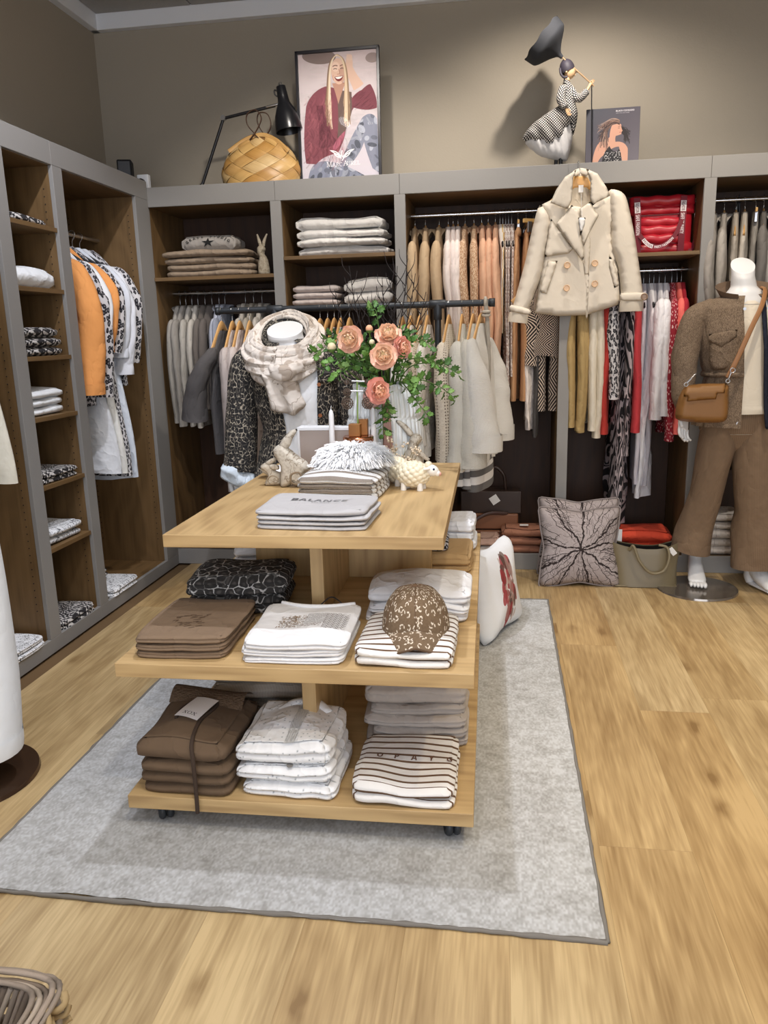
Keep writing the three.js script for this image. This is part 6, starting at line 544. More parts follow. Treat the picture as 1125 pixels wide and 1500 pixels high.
const sheep = (p, turn, label) => { const t = thing('sheep_ornament', label, 'sheep figure', p, turn), m = mat('#e6dcc2', { roughness: 0.35 }), w = mat('#f0ece4', { roughness: 0.25 }); const F = []; for (let i = 0; i < 96; i++) { const y = 1 - (i + 0.5) / 48, r = Math.sqrt(1 - y * y), a = i * 2.39996; F.push([r * Math.cos(a), y, r * Math.sin(a)]); }
  const g = new THREE.SphereGeometry(1, 110, 80), q = g.attributes.position; for (let i = 0; i < q.count; i++) { const x = q.getX(i), y = q.getY(i), z = q.getZ(i); let d = 9; for (const f of F) { const e = (f[0] - x) ** 2 + (f[1] - y) ** 2 + (f[2] - z) ** 2; if (e < d) d = e; } const b = 0.86 + 0.17 * Math.sqrt(Math.max(0, 1 - d / 0.056)); q.setXYZ(i, x * b * 0.062, y * b * 0.047 + 0.055, z * b * 0.046); } part(t, 'fleece', smooth(g), m);
  part(t, 'topknot', new THREE.SphereGeometry(0.014, 14, 10).translate(0.056, 0.088, 0), m); part(t, 'head', merge([new THREE.SphereGeometry(0.021, 20, 16).scale(1.25, 0.95, 0.9).rotateZ(-0.4).translate(0.068, 0.07, 0), new THREE.SphereGeometry(0.011, 14, 10).translate(0.088, 0.06, 0)]), w); part(t, 'snout', new THREE.SphereGeometry(0.007, 10, 8).translate(0.096, 0.058, 0), mat('#d8a494', { roughness: 0.4 }));
  for (const s of [-1, 1]) { part(t, 'ear', new THREE.SphereGeometry(0.01, 12, 8).scale(1.4, 0.5, 0.8).rotateY(s * 0.8).translate(0.056, 0.078, s * 0.024), w); part(t, 'eye', merge([new THREE.SphereGeometry(0.004, 10, 8).translate(0.079, 0.076, s * 0.0155)]), mat('#1d2a50', { roughness: 0.2 })); for (const x of [-0.03, 0.03]) part(t, 'leg', new THREE.CylinderGeometry(0.0085, 0.011, 0.03, 14).translate(x, 0.0155, s * 0.02), w); }
  return t; };
sheep([-0.3, TT, -2.67], -0.18, 'cream ceramic sheep facing right, the nearer of two'); sheep([-0.372, TT, -2.765], 2.4, 'cream ceramic sheep behind the nearer one, facing away');
{ const t = thing('ceramic_dish', 'small white curled ceramic piece left behind the small rabbit', 'dish', [-0.86, TT, -2.9]); part(t, 'shell', surf(24, 12, (u, v) => { const a = u * 6.2832, r = 0.01 + 0.045 * v; return [r * 1.3 * Math.cos(a), 0.004 + 0.03 * v * v + 0.008 * Math.sin(a * 3) * v, r * Math.sin(a)]; }), mat('#f0f2f4', { roughness: 0.25 })); }
{ const t = thing('fringed_hat', 'fluffy white fringed yarn hat on top of the striped knits', 'hat', [-0.505, TT + 0.09, -2.65]), m = mat('#fbfcfd', { roughness: 1 });
  part(t, 'crown', surf(40, 16, (u, v) => { const a = u * 6.2832, r = 0.105 * Math.sqrt(Math.max(0, 1 - Math.pow(v, 4))) ; return [r * 1.12 * Math.cos(a), 0.062 * v, r * 0.8 * Math.sin(a)]; }), m);
  const R = rngOf(99), L = []; for (let i = 0; i < 1500; i++) { const a = R() * 6.2832, v = Math.pow(R(), 0.7), r = 0.108 * Math.sqrt(Math.max(0.02, 1 - Math.pow(v, 3))), p = [r * 1.12 * Math.cos(a), 0.004 + 0.062 * v, r * 0.8 * Math.sin(a)], out = 0.02 + 0.02 * R(), up = (v - 0.35) * 0.03 + 0.012 * (R() - 0.3), tw = (R() - 0.5) * 0.8, len = 0.7 + R() * 0.6; const c = Math.cos(a + tw), s = Math.sin(a + tw), w = 0.0026 + 0.002 * R(); const q = (k) => { const e = k * len; return [p[0] + c * out * e, Math.max(0.002, p[1] + up * e * 1.5 - 0.022 * e * e), p[2] + s * out * e]; }; L.push(surf(1, 4, (u, k) => { const z = q(k), h = (u - 0.5) * w * 2 * (1 - 0.6 * k); return [z[0] - s * h, z[1] + h * 0.5, z[2] + c * h]; })); }
  part(t, 'fringe', merge(L), m, { kind: 'stuff' }); }
for (const [x, z, h, w] of [[-0.617, -2.82, 0.27, 'tall white taper candle in front of the grey box'], [-0.474, -2.9, 0.268, 'second white taper candle beside the wooden blocks']]) { const t = thing('candle', w, 'candle', [x, TT, z]); part(t, 'wax', new THREE.LatheGeometry([[0.0001, 0], [0.0125, 0], [0.0125, 0.01], [0.0095, h - 0.02], [0.006, h - 0.006], [0.0005, h]].map((q) => new THREE.Vector2(...q)), 24), mat('#f2f3f5', { roughness: 0.4 })); part(t, 'wick', tube([[0, h - 0.002, 0], [0.0005, h + 0.007, 0], [0.002, h + 0.013, 0]], [0.0012, 0.0012], { nu: 6, nv: 4 }), M.paper); }
{ const t = thing('gift_box', 'flat taupe gift box with white rim standing behind the candle', 'box', [-0.624, TT, -2.905]); part(t, 'body', box(-0.137, 0, -0.028, 0.137, 0.19, 0.028, 'x', 0.003), mat('#a79a93', { roughness: 0.6 })); part(t, 'rim', merge([box(-0.14, 0.185, -0.031, 0.14, 0.198, 0.031, 'x', 0.002), box(-0.14, 0, 0.022, -0.131, 0.19, 0.032), box(0.131, 0, 0.022, 0.14, 0.19, 0.032)]), M.white); part(t, 'print', new THREE.PlaneGeometry(0.24, 0.12).translate(0, 0.1, 0.0292), alpha(400, 200, (g) => { g.fillStyle = '#d8cfc9'; for (let r = 0; r < 2; r++) for (let i = 0; i < 9; i++) g.fillRect(130 + i * 9, 66 + r * 18, 5 + (i % 3), 9); g.fillStyle = '#4a3026'; g.fillRect(70, 130, 60, 70); g.fillStyle = '#b8907c'; g.fillRect(80, 140, 40, 50); })); }
{ const t = thing('candle_jar', 'pink glass candle jar with a broad copper lid', 'candle jar', [-0.52, TT, -2.83]); part(t, 'glass', new THREE.LatheGeometry([[0.0001, 0], [0.042, 0], [0.045, 0.01], [0.045, 0.148], [0.042, 0.148], [0.042, 0.012], [0.0001, 0.01]].map((q) => new THREE.Vector2(...q)), 40), mat('#d98f7f', { roughness: 0.15 })); part(t, 'lid', new THREE.LatheGeometry([[0.0001, 0.148], [0.054, 0.148], [0.057, 0.152], [0.057, 0.166], [0.054, 0.17], [0.0001, 0.17]].map((q) => new THREE.Vector2(...q)), 48), M.copper);
  const e = thing('earring_stand', 'little wooden block stand with white bars holding earrings', 'earring stand', [-0.52, TT + 0.1705, -2.83]), wm = mat('#c29a6a', { map: T.oak, roughness: 0.6 }); part(e, 'block', box(-0.03, 0, -0.01, 0.012, 0.045, 0.03, 'y', 0.002), wm); part(e, 'block', box(-0.006, 0, -0.042, 0.033, 0.058, -0.011, 'y', 0.002), wm); part(e, 'pole', rod([0.0, 0.04, 0.0], [0.002, 0.205, -0.004], 0.003, 8), mat('#7f9a52', { roughness: 0.6 })); for (const [y, a, b] of [[0.2, -0.018, 0.03], [0.165, -0.028, 0.024]]) part(e, 'bar', rod([a, y, -0.002], [b, y - 0.002, -0.002], 0.0028, 8), M.white);
  [['left', -0.036], ['right', 0.04]].forEach(([w, x]) => { const r = thing('earring', `large dark beaded rosette earring on the ${w} of the stand`, 'earring', [-0.52 + x, TT + 0.1705 + 0.2, -2.826]), bm = mat('#6a5a4e', { roughness: 0.35, metalness: 0.5 }); const ros = (y, R0) => { const l = []; for (let k = 0; k < 3; k++) for (let i = 0; i < 6 + k * 6; i++) { const a = i / (6 + k * 6) * 6.2832; l.push(new THREE.SphereGeometry(R0 * 0.17, 6, 5).translate(R0 * (0.32 + k * 0.32) * Math.cos(a), y + R0 * (0.32 + k * 0.32) * Math.sin(a), 0.002 * (2 - k))); } return merge(l); }; part(r, 'hook', rod([0, 0.004, 0], [0, -0.02, 0], 0.001, 5), M.steel); part(r, 'rosette', ros(-0.004, 0.009), bm); part(r, 'rosette', ros(-0.04, 0.014), bm); part(r, 'rosette', ros(-0.08, 0.021), bm); });
}
// vase, ribbon and flowers
const VX = -0.458, VZ = -3.09;
{ const t = thing('vase', 'large white ceramic vase with rows of upright oval reliefs', 'vase', [VX, TT, VZ]); const prof = (v) => 0.143 + 0.01 * Math.sin(v * 3.1) - 0.028 * v * v; part(t, 'body', surf(400, 90, (u, v) => { const rows = 3.2, rr = mod(v * rows, 1), k = mod(u * 40 + 0.0 * Math.floor(v * rows), 1) - 0.5, e = Math.sqrt(Math.max(0, 1 - (k / 0.4) ** 2)) * Math.pow(Math.max(0, 1 - Math.pow(Math.abs(rr - 0.5) / 0.46, 6)), 0.5), r = prof(v) + 0.008 * e + 0.003 * Math.exp(-(((Math.min(rr, 1 - rr)) / 0.03) ** 2)); return [r * Math.cos(u * 6.2832), 0.345 * v, r * Math.sin(u * 6.2832)]; }), mat('#e3e7e8', { roughness: 0.18 })); part(t, 'inside', surf(40, 10, (u, v) => [(prof(v) - 0.006) * Math.cos(u * 6.2832), 0.02 + 0.325 * v, (prof(v) - 0.006) * Math.sin(u * 6.2832)]), mat('#cfd3d4', { roughness: 0.4 })); part(t, 'bottom', new THREE.CylinderGeometry(0.146, 0.144, 0.012, 48).translate(0, 0.006, 0), M.white);
  const r = thing('ribbon', 'dusty pink velvet ribbon hanging down the white vase', 'ribbon', [VX, TT, VZ]); part(r, 'band', tube([[0.02, 0.31, 0.135], [0.03, 0.28, 0.163], [0.034, 0.18, 0.17], [0.036, 0.09, 0.17], [0.034, 0.004, 0.172]], [[0.016, 0.0015], [0.014, 0.0015], [0.017, 0.0015], [0.019, 0.0015], [0.021, 0.0015]], { nu: 8, nv: 30 }), mat('#b08b82', { roughness: 0.9 })); part(r, 'loop', tube([[0.02, 0.3, 0.145], [-0.03, 0.27, 0.16], [-0.045, 0.31, 0.15], [0.01, 0.32, 0.15]], [[0.014, 0.0015], [0.014, 0.0015]], { nu: 8, nv: 20 }), mat('#b08b82', { roughness: 0.9 })); }
const petal = (L, W, cup, ruf, s) => surf(7, 7, (u, v) => { const x = (u - 0.5) * W * Math.pow(Math.sin(Math.PI * (0.1 + v * 0.8)), 0.6), k = v * v; return [x, L * v * (1 - 0.12 * k), cup * Math.pow(v, 1.6) * L * 0.5 + ((u - 0.5) ** 2) * W * 0.9 * v + ruf * L * Math.sin(u * 9 + s) * k]; });
function bloom(p, dir, R, label, tone) { const t = thing('ranunculus', label, 'flower', p); const q = new THREE.Quaternion().setFromUnitVectors(new THREE.Vector3(0, 0, 1), V(dir).normalize()); const head = new THREE.Group(); head.name = 'bloom'; head.quaternion.copy(q); t.add(head); const cols = [['#efe0b2', '#fbdcbc', '#fad2b0', '#fad6b8', '#f8ccb4', '#f8cfc0'], ['#f0d2a4', '#fac6a4', '#f8bea0', '#f7bba4', '#f5b8aa', '#f4b8ae']][tone];
  part(head, 'centre', new THREE.SphereGeometry(R * 0.18, 16, 12), mat('#8f8a3e', { roughness: 0.8 }), { p: [0, 0, R * 0.22] });
  const gs = [0, 1, 2, 3, 4].map((k) => petal(R * (0.48 + 0.16 * k), R * (0.7 + 0.15 * k), 0.75 - 0.16 * k, 0.035, k)); for (let k = 0; k < 5; k++) { const n = [5, 6, 7, 8, 8][k]; for (let i = 0; i < n; i++) { const h = new THREE.Mesh(gs[k], mat(cols[k + (hash(i, k, 8) > 0.6 ? 1 : 0)], { roughness: 0.7 })); h.name = 'petal'; h.castShadow = h.receiveShadow = true; h.rotation.order = 'ZXY'; h.rotation.set(1.25 - k * 0.3 + 0.12 * (hash(i, k, 9) - 0.5), 0, (i + 0.5 * (k % 2)) / n * 6.2832 + 0.2 * hash(i, k, 7)); h.position.z = R * (0.08 - 0.06 * k); head.add(h); } }
  const a = V(p), b = new THREE.Vector3(VX + (p[0] - VX) * 0.4, TT + 0.34, VZ); part(t, 'stem', tube([[0, 0, 0], [-dir[0] * 0.03, -0.04, -0.05], [b.x - a.x, b.y - a.y, b.z - a.z], [b.x - a.x, b.y - a.y - 0.12, b.z - a.z]], [0.0035, 0.0035], { nu: 7, nv: 16, ref: [0.3, 0, 1] }), mat('#5f7d33', { roughness: 0.7 })); }
bloom([-0.545, 1.338, -2.88], [-0.25, 0.2, 1], 0.052, 'peach ranunculus facing forward, at the left of the bouquet', 0);
bloom([-0.41, 1.348, -2.91], [0.15, 0.75, 0.8], 0.052, 'peach ranunculus at the top of the bouquet', 0);
bloom([-0.418, 1.275, -2.84], [0.0, 0.35, 1], 0.052, 'peach ranunculus in the middle of the bouquet', 0);
bloom([-0.362, 1.305, -2.9], [0.8, 0.1, 0.7], 0.042, 'deeper coral ranunculus turned right beside the middle bloom', 1);
bloom([-0.44, 1.155, -2.8], [0.75, 0.1, 0.8], 0.05, 'low pink-peach ranunculus hanging over the vase rim', 1);
[[-0.635, 1.31, -2.96, 'pale round flower bud at the left of the bouquet'], [-0.49, 1.375, -2.97, 'peach flower bud above the left bloom'], [-0.475, 1.325, -2.93, 'small cream bud between the two left blooms']].forEach(([x, y, z, l], k) => { const t = thing('flower_bud', l, 'flower bud', [x, y, z]); part(t, 'bud', merge([new THREE.SphereGeometry(0.017 - 0.003 * k, 16, 12).scale(1, 1.1, 1)]), mat(['#e8d6b0', '#eeb48c', '#eadbb4'][k], { roughness: 0.7 })); part(t, 'sepals', new THREE.SphereGeometry(0.0175 - 0.003 * k, 14, 8, 0, 6.2832, 1.9, 1.2).scale(1, 1.12, 1), mat('#6f8a45')); part(t, 'stem', tube([[0, -0.014, 0], [(VX - x) * 0.3, -0.08, 0.0], [(VX - x) * 0.7, TT + 0.33 - y, (VZ - z) * 0.8]], [0.0025, 0.0025], { nu: 6, nv: 12, ref: [0.3, 0, 1] }), mat('#5f7d33')); });
{ const leafG = [0, 1, 2].map((k) => { const o = [[0, 0], [0.007, 0.012], [0.02, 0.016], [0.017, 0.026], [0.028, 0.036], [0.015, 0.04], [0.017, 0.056], [0.006, 0.054], [0, 0.068], [-0.006, 0.054], [-0.017, 0.056], [-0.015, 0.04], [-0.028, 0.036], [-0.017, 0.026], [-0.02, 0.016], [-0.007, 0.012]].map(([x, y]) => [x * (0.9 + 0.1 * k), y]); return puff(o, 0.0012, { step: 0.0055, round: 0.001, spline: false, bend: (x, y) => -y * y * (4 + 3 * k) + Math.abs(x) * 0.25 + 0.001 * Math.sin(y * 200) }); });
  const greens = ['#5f8a3c', '#6f9a48', '#4f7a34', '#82a85c', '#446a32'].map((c) => mat(c, { roughness: 0.55 })), stemM = mat('#4d6d2c', { roughness: 0.7 }); const R = rngOf(31);
  // sprays: tip position relative to the vase mouth, and a name for where each one reaches
  const S = [[-0.25, 0.14, 0.12, 'far left'], [-0.21, 0.08, 0.16, 'lower left'], [-0.22, 0.19, 0.06, 'upper left'], [-0.15, 0.05, 0.2, 'left front'], [-0.12, 0.13, 0.17, 'left under the first bloom'], [-0.05, 0.09, 0.2, 'front centre'], [-0.02, 0.02, 0.22, 'below the middle bloom'], [0.03, -0.16, 0.23, 'hanging centre front'], [0.05, -0.1, 0.22, 'hanging beside the ribbon'], [0.1, 0.08, 0.2, 'front right'], [0.15, 0.0, 0.19, 'right front drooping'], [0.19, -0.1, 0.17, 'lower right drooping'], [0.24, 0.08, 0.12, 'right'], [0.3, 0.05, 0.08, 'far right'], [0.29, -0.04, 0.12, 'far right drooping'], [0.2, 0.16, 0.08, 'upper right'], [0.11, 0.2, 0.05, 'behind the coral bloom'], [-0.04, 0.3, -0.02, 'upright at the back'], [-0.09, 0.16, 0.1, 'behind the left bloom'], [0.06, 0.14, 0.15, 'under the top bloom']];
  S.forEach(([x, y, z, w]) => { const t = thing('leafy_sprig', `green lobed leafy sprig reaching ${w} of the bouquet`, 'foliage', [VX, TT + 0.33, VZ]); const pts = [[x * 0.1, -0.08, z * 0.1], [x * 0.35, Math.max(0.03, y * 0.5 + 0.05), z * 0.5], [x * 0.75, y * 0.85 + 0.045, z * 0.9], [x, y, z]], c = new THREE.CatmullRomCurve3(pts.map(V)); part(t, 'stem', tube(pts, [0.0028, 0.0012], { nu: 6, nv: 18, ref: [0.2, 0.1, 1] }), stemM);
    for (let i = 0; i < 14; i++) { const f = 0.34 + 0.66 * i / 13, p = c.getPoint(f), d = c.getTangent(f), side = i % 2 ? 1 : -1; const h = part(t, 'leaf', leafG[i % 3], greens[Math.floor(R() * 5)]); h.position.copy(p); const out = new THREE.Vector3(d.y, -d.x, 0).multiplyScalar(side * 0.9).add(d.clone().multiplyScalar(0.7)).add(new THREE.Vector3((R() - 0.5) * 0.7, (R() - 0.6) * 0.7, (R() - 0.3) * 0.7)).normalize(); h.quaternion.setFromUnitVectors(new THREE.Vector3(0, 1, 0), out); h.rotateY((R() - 0.5) * 2.4); const s = 0.38 + 0.3 * R(); h.scale.set(s, s, s); } });
  const tm = mat('#2a2220', { roughness: 0.9 }); [[-0.19, 0.38, 'far left'], [-0.13, 0.47, 'left'], [-0.06, 0.35, 'short left'], [0.0, 0.42, 'centre'], [0.03, 0.31, 'short centre'], [0.06, 0.46, 'right of centre'], [0.1, 0.5, 'tallest right'], [0.13, 0.43, 'right'], [0.17, 0.36, 'far right']].forEach(([x, h, w], k) => { const t = thing('bare_twig', `thin dark bare twig rising ${w} of the bouquet`, 'twig', [VX, TT + 0.33, VZ]); const RR = rngOf(200 + k); const pts = [[x * 0.2, -0.1, 0], [x * 0.55, h * 0.35, -0.02], [x * 0.85 + 0.01 * (RR() - 0.5), h * 0.7, -0.03], [x, h, -0.03]], c = new THREE.CatmullRomCurve3(pts.map(V)); part(t, 'stem', tube(pts, [0.0032, 0.0012], { nu: 6, nv: 20, wr: 0.2, wf: 60 }), tm); for (let i = 0; i < 7; i++) { const p = c.getPoint(0.42 + i * 0.08), s = i % 2 ? 1 : -1, L = 0.05 + 0.07 * RR(); part(t, 'branch', tube([[p.x, p.y, p.z], [p.x + s * L * 0.35, p.y + L * 0.5, p.z + 0.01], [p.x + s * L * 0.45 + 0.01 * (RR() - 0.5), p.y + L, p.z + 0.015 * (RR() - 0.5)]], [0.002, 0.0008], { nu: 5, nv: 8 }), tm); } });
  const d = thing('dried_posy', 'dried posy of tiny cream and pink berries before the vase', 'dried flowers', [-0.372, TT, -2.835]); const L = [], B = []; for (let i = 0; i < 26; i++) { const a = R() * 6.2832, r = 0.07 * Math.sqrt(R()), h = 0.06 + 0.08 * R() * (r < 0.04 ? 1.3 : 0.8), x = r * 1.3 * Math.cos(a), z = r * 0.6 * Math.sin(a); L.push(rod([x * 0.3, 0, z * 0.3], [x, h, z], 0.001, 4)); for (let k = 0; k < 7; k++) B.push(new THREE.SphereGeometry(0.0032 + 0.002 * R(), 6, 5).translate(x + (R() - 0.5) * 0.026, h + (R() - 0.5) * 0.026, z + (R() - 0.5) * 0.02)); } part(d, 'stems', merge(L), mat('#8d8050'), { kind: 'stuff' }); part(d, 'berries', merge(B), mat('#dccbb2', { roughness: 0.6 }), { kind: 'stuff' }); }
{ // leopard cap on the striped tees
  const t = thing('baseball_cap', 'brown and cream leopard baseball cap on the striped tees', 'cap', [-0.228, MT + 0.042, -2.03], 0.1), m = mat('#ffffff', { map: T.capprint, roughness: 0.95, bumpMap: T.weave, bumpScale: 0.001 }); const dome = (th, v, e = 0) => { const q = v * q90, r = (0.094 + e) * Math.pow(Math.cos(q), 0.75), y = (0.118 + e) * Math.sin(q); return [r * Math.cos(th), y + 0.006, r * 1.06 * Math.sin(th)]; };
  part(t, 'crown', surf(60, 26, (u, v) => dome(u * 6.2832, v), 0.59, 0.17), m); for (let k = 0; k < 6; k++) { const pts = []; for (let i = 0; i <= 8; i++) pts.push(dome(k * 1.0472 + 0.5236, i / 8.01, 0.0006)); part(t, 'seam', tube(pts, [0.0012, 0.0012], { nu: 5, nv: 24, ref: [0.2, 0.1, 0.3] }), mat('#6f5640', { roughness: 1 })); }
  part(t, 'top_button', new THREE.SphereGeometry(0.008, 14, 8).scale(1, 0.6, 1).translate(0, 0.125, 0), mat('#6f5640', { roughness: 1 }));
  const br = (u, v, dy) => { const a = lerp(0.35, Math.PI - 0.35, u), s = Math.sin(a), x = lerp(0.092, 0.098, v) * Math.cos(a), z = 0.1 * s + v * 0.08 * Math.pow(s, 0.5); const bow = -((x / 0.09) ** 2) * 0.03 * (0.3 + v) ; return [x, 0.012 + bow - 0.016 * v * v + dy + 0.018 * (1 - Math.abs(x) / 0.1) , z]; };
  part(t, 'brim', surf(30, 10, (u, v) => br(u, v, 0.003), 0.24, 0.08), m); part(t, 'underbrim', surf(30, 10, (u, v) => br(u, v, -0.002)), mat('#2a2e36', { roughness: 0.9 })); part(t, 'brim_edge', tube(Array.from({ length: 13 }, (_, i) => br(i / 12, 1, 0.0005)), [0.003, 0.003], { nu: 7, nv: 40, ref: [0, 1, 0] }), mat('#5f4a38', { roughness: 1 })); }
// ---------------------------------------------------------------- folded clothes on the shelves
pile('folded_trousers', 'trousers', [-1.665, 1.705, -4.58], 0, 4, [0.52, 0.24, 0.036], cloth('#95836f', null, 0.01), stackLabels(4, 'taupe cotton folded trousers', 'in the corner wardrobe'), { seed: 71, jit: 0.03, shape: { layers: 1, wave: 0.008, r: 0.55, edge: 0.01 } });
{ const s = pile('folded_tee', 't-shirt', [-1.67, 1.852, -4.6], 0, 1, [0.33, 0.2, 0.075], cloth('#a29c95', null, 0.006), ['grey folded tee with black star, on top of the taupe trousers'], { seed: 75, shape: { layers: 1, wave: 0.004, r: 0.8 } }); part(s[0].t, 'star_print', (() => { const c = new THREE.CatmullRomCurve3([[0, 0.012, 0.106], [0, 0.036, 0.106], [0, 0.057, 0.101], [0, 0.0755, 0.085], [0, 0.082, 0.05]].map(V)); return surf(10, 14, (u, v) => { const p = c.getPoint(v); return [lerp(-0.15, 0.15, u), p.y + 0.002, p.z]; }); })(), alpha(512, 170, (g, w, h) => { g.fillStyle = '#141414'; g.font = 'bold 44px sans-serif'; const s0 = 'GRACE STUDIO'; g.textAlign = 'center'; for (let i = 0; i < s0.length; i++) { const a = (i - 5.5) / 5.5 * 0.85; g.save(); g.translate(w / 2 + 330 * Math.sin(a) * 0.85, 240 - 200 * Math.cos(a)); g.rotate(a * 0.75); g.fillText(s0[i], 0, 14); g.restore(); } g.beginPath(); for (let i = 0; i < 10; i++) { const r = i % 2 ? 20 : 54, a = i * 0.6283 - 1.5708; g.lineTo(w / 2 + r * Math.cos(a) * 1.25, 116 + r * Math.sin(a)); } g.fill(); })); }
{ const t = thing('wooden_rabbit', 'slim white upright rabbit on the shelf beside taupe trousers', 'rabbit figure', [-1.345, 1.705, -4.5]); part(t, 'body', puff([[-0.028, 0], [-0.03, 0.06], [-0.02, 0.1], [-0.032, 0.12], [-0.03, 0.15], [-0.012, 0.162], [0.01, 0.158], [0.02, 0.14], [0.012, 0.115], [0.03, 0.08], [0.036, 0]], 0.05, { step: 0.008, round: 0.02 }), mat('#d8d2c6', { map: T.carved, roughness: 0.85 })); for (const [x, l] of [[-0.014, -0.012], [0.012, 0.02]]) part(t, 'ear', tube([[x * 0.6, 0.155, 0], [x, 0.18, 0], [x + l, 0.222, 0]], [[0.009, 0.006], [0.01, 0.006], [0.004, 0.003]], { nu: 8, nv: 12 }), mat('#d8d2c6', { map: T.carved, roughness: 0.85 })); }
pile('folded_jeans', 'jeans', [-0.89, 1.793, -4.58], -0.05, 4, [0.5, 0.24, 0.046], cloth('#e0ddd8', null, 0.01), stackLabels(4, 'off-white folded jeans', 'on the upper open shelf'), { seed: 79, jit: 0.04, topScale: 1.3, shape: { layers: 1, wave: 0.012, r: 0.6, edge: 0.012 } });
pile('folded_jumper', 'jumper', [-1.045, 1.525, -4.58], 0, 3, [0.27, 0.24, 0.036], cloth('#ccc0ba', null, 0.008), stackLabels(3, 'blush grey folded jumper', 'left on the lower open shelf'), { seed: 83, shape: { layers: 1, wave: 0.006, r: 0.6 } });
pile('folded_jumper', 'jumper', [-0.74, 1.525, -4.58], 0, 2, [0.28, 0.24, 0.06], cloth('#d2cec8', null, 0.01), stackLabels(2, 'pale grey folded jumper', 'right on the lower open shelf'), { seed: 87, shape: { layers: 1, wave: 0.008, r: 0.6, crown: 0.02 } });
// left shelves: narrow column
const LZ = -3.265, LX = -2.17; const an = cloth('#ffffff', T.animal, 0.008), wb = cloth('#eef1f4', null, 0.01), scr = cloth('#ffffff', T.script, 0.006), gir = cloth('#ffffff', T.giraffe, 0.006);
pile('folded_blouse', 'folded top', [LX, 1.857, LZ], 0, 1, [0.36, 0.26, 0.03], cloth('#ffffff', T.animal, 0.006), ['black, white and brown folded top on the highest left shelf'], { seed: 91 });
pile('folded_jumper', 'jumper', [LX, 1.59, LZ], 0, 1, [0.36, 0.3, 0.075], wb, ['puffy white folded jumper alone on the second left shelf'], { seed: 92, shape: { layers: 1, wave: 0.006, r: 0.8, crown: 0.02 } });
pile('folded_blouse', 'folded top', [LX, 1.3, LZ], 0, 3, [0.36, 0.28, 0.04], an, stackLabels(3, 'grey animal-print folded top', 'on the third left shelf'), { seed: 93, shape: { layers: 1, wave: 0.006, r: 0.6 } });
pile('folded_jumper', 'jumper', [LX, 1.04, LZ], 0, 3, [0.35, 0.26, 0.04], wb, stackLabels(3, 'white rolled jumper', 'on the fourth left shelf'), { seed: 96, settle: 0.95, shape: { layers: 1, wave: 0.008, r: 0.8, crown: 0.012 } });
pile('folded_blouse', 'folded top', [LX, 0.742, LZ], 0, 2, [0.37, 0.3, 0.026], an, stackLabels(2, 'dark animal-print folded top', 'on the fifth left shelf'), { seed: 99 });
pile('folded_tee', 't-shirt', [LX, 0.458, LZ], 0, 2, [0.36, 0.28, 0.038], scr, stackLabels(2, 'white folded tee with script print', 'on the lowest left shelf'), { seed: 102, shape: { layers: 1, wave: 0.006, r: 0.7 } });
pile('folded_blouse', 'folded top', [LX + 0.01, 0.062, LZ], 0, 2, [0.38, 0.3, 0.02], cloth('#ffffff', T.animal, 0.004), stackLabels(2, 'black and white patterned top', 'at the bottom of the narrow column'), { seed: 105 });
pile('folded_tee', 't-shirt', [LX + 0.02, 0.062, -3.72], 0, 2, [0.37, 0.3, 0.022], scr, stackLabels(2, 'white folded tee with black script', 'below the orange sweatshirts'), { seed: 108 });
pile('folded_scarf', 'scarf', [LX - 0.03, 0.108, -3.68], 0, 3, [0.24, 0.14, 0.024], cloth('#ffffff', T.animal), stackLabels(3, 'dark patterned rolled scarf', 'on the white script tees'), { seed: 111, shape: { layers: 1, r: 0.8 } });
pile('folded_tee', 't-shirt', [LX + 0.01, 0.062, -2.83], 0, 2, [0.4, 0.28, 0.022], scr, stackLabels(2, 'white scribble-print folded tee', 'at the bottom of the nearest column'), { seed: 114 });
// ---------------------------------------------------------------- at the foot of the back wardrobes
const BY = 0.09;
{ const t = thing('leather_bag', 'dark brown and tan leather bag at the bottom of the wide wardrobe', 'handbag', [-0.05, BY, -4.68]), dk = mat('#3a2a22', { roughness: 0.4 }), tn = mat('#8f5f42', { roughness: 0.38 });
  part(t, 'body', box(-0.18, 0, -0.1, 0.175, 0.33, 0.06, 'x', 0.02), dk); part(t, 'flap', box(-0.182, 0.2, 0.06, 0.178, 0.335, 0.072, 'x', 0.006), dk); part(t, 'front_pocket', box(-0.15, 0.105, 0.061, 0.16, 0.2, 0.085, 'x', 0.01), tn); part(t, 'front_pocket', box(-0.15, 0.005, 0.061, 0.16, 0.098, 0.09, 'x', 0.01), tn);
  part(t, 'handle', tube([[-0.06, 0.33, 0.0], [-0.03, 0.43, 0.01], [0.02, 0.47, 0.01], [0.07, 0.43, 0.01], [0.085, 0.33, 0.0]], [0.01, 0.01], { nu: 10, nv: 28 }), dk); part(t, 'strap', tube([[0.1, 0.2, 0.08], [-0.02, 0.205, 0.11], [-0.11, 0.15, 0.13], [-0.15, 0.01, 0.13]], [[0.011, 0.003], [0.011, 0.003]], { nu: 8, nv: 24 }), mat('#4a3026', { roughness: 0.4 })); part(t, 'price_tag', box(-0.025, -0.025, 0, 0.025, 0.025, 0.002), M.paper, { p: [0.02, 0.285, 0.078], r: [0, 0, 0.6] }); part(t, 'tag_string', rod([0.06, 0.34, 0.02], [0.03, 0.31, 0.079], 0.0009, 5), M.black); }
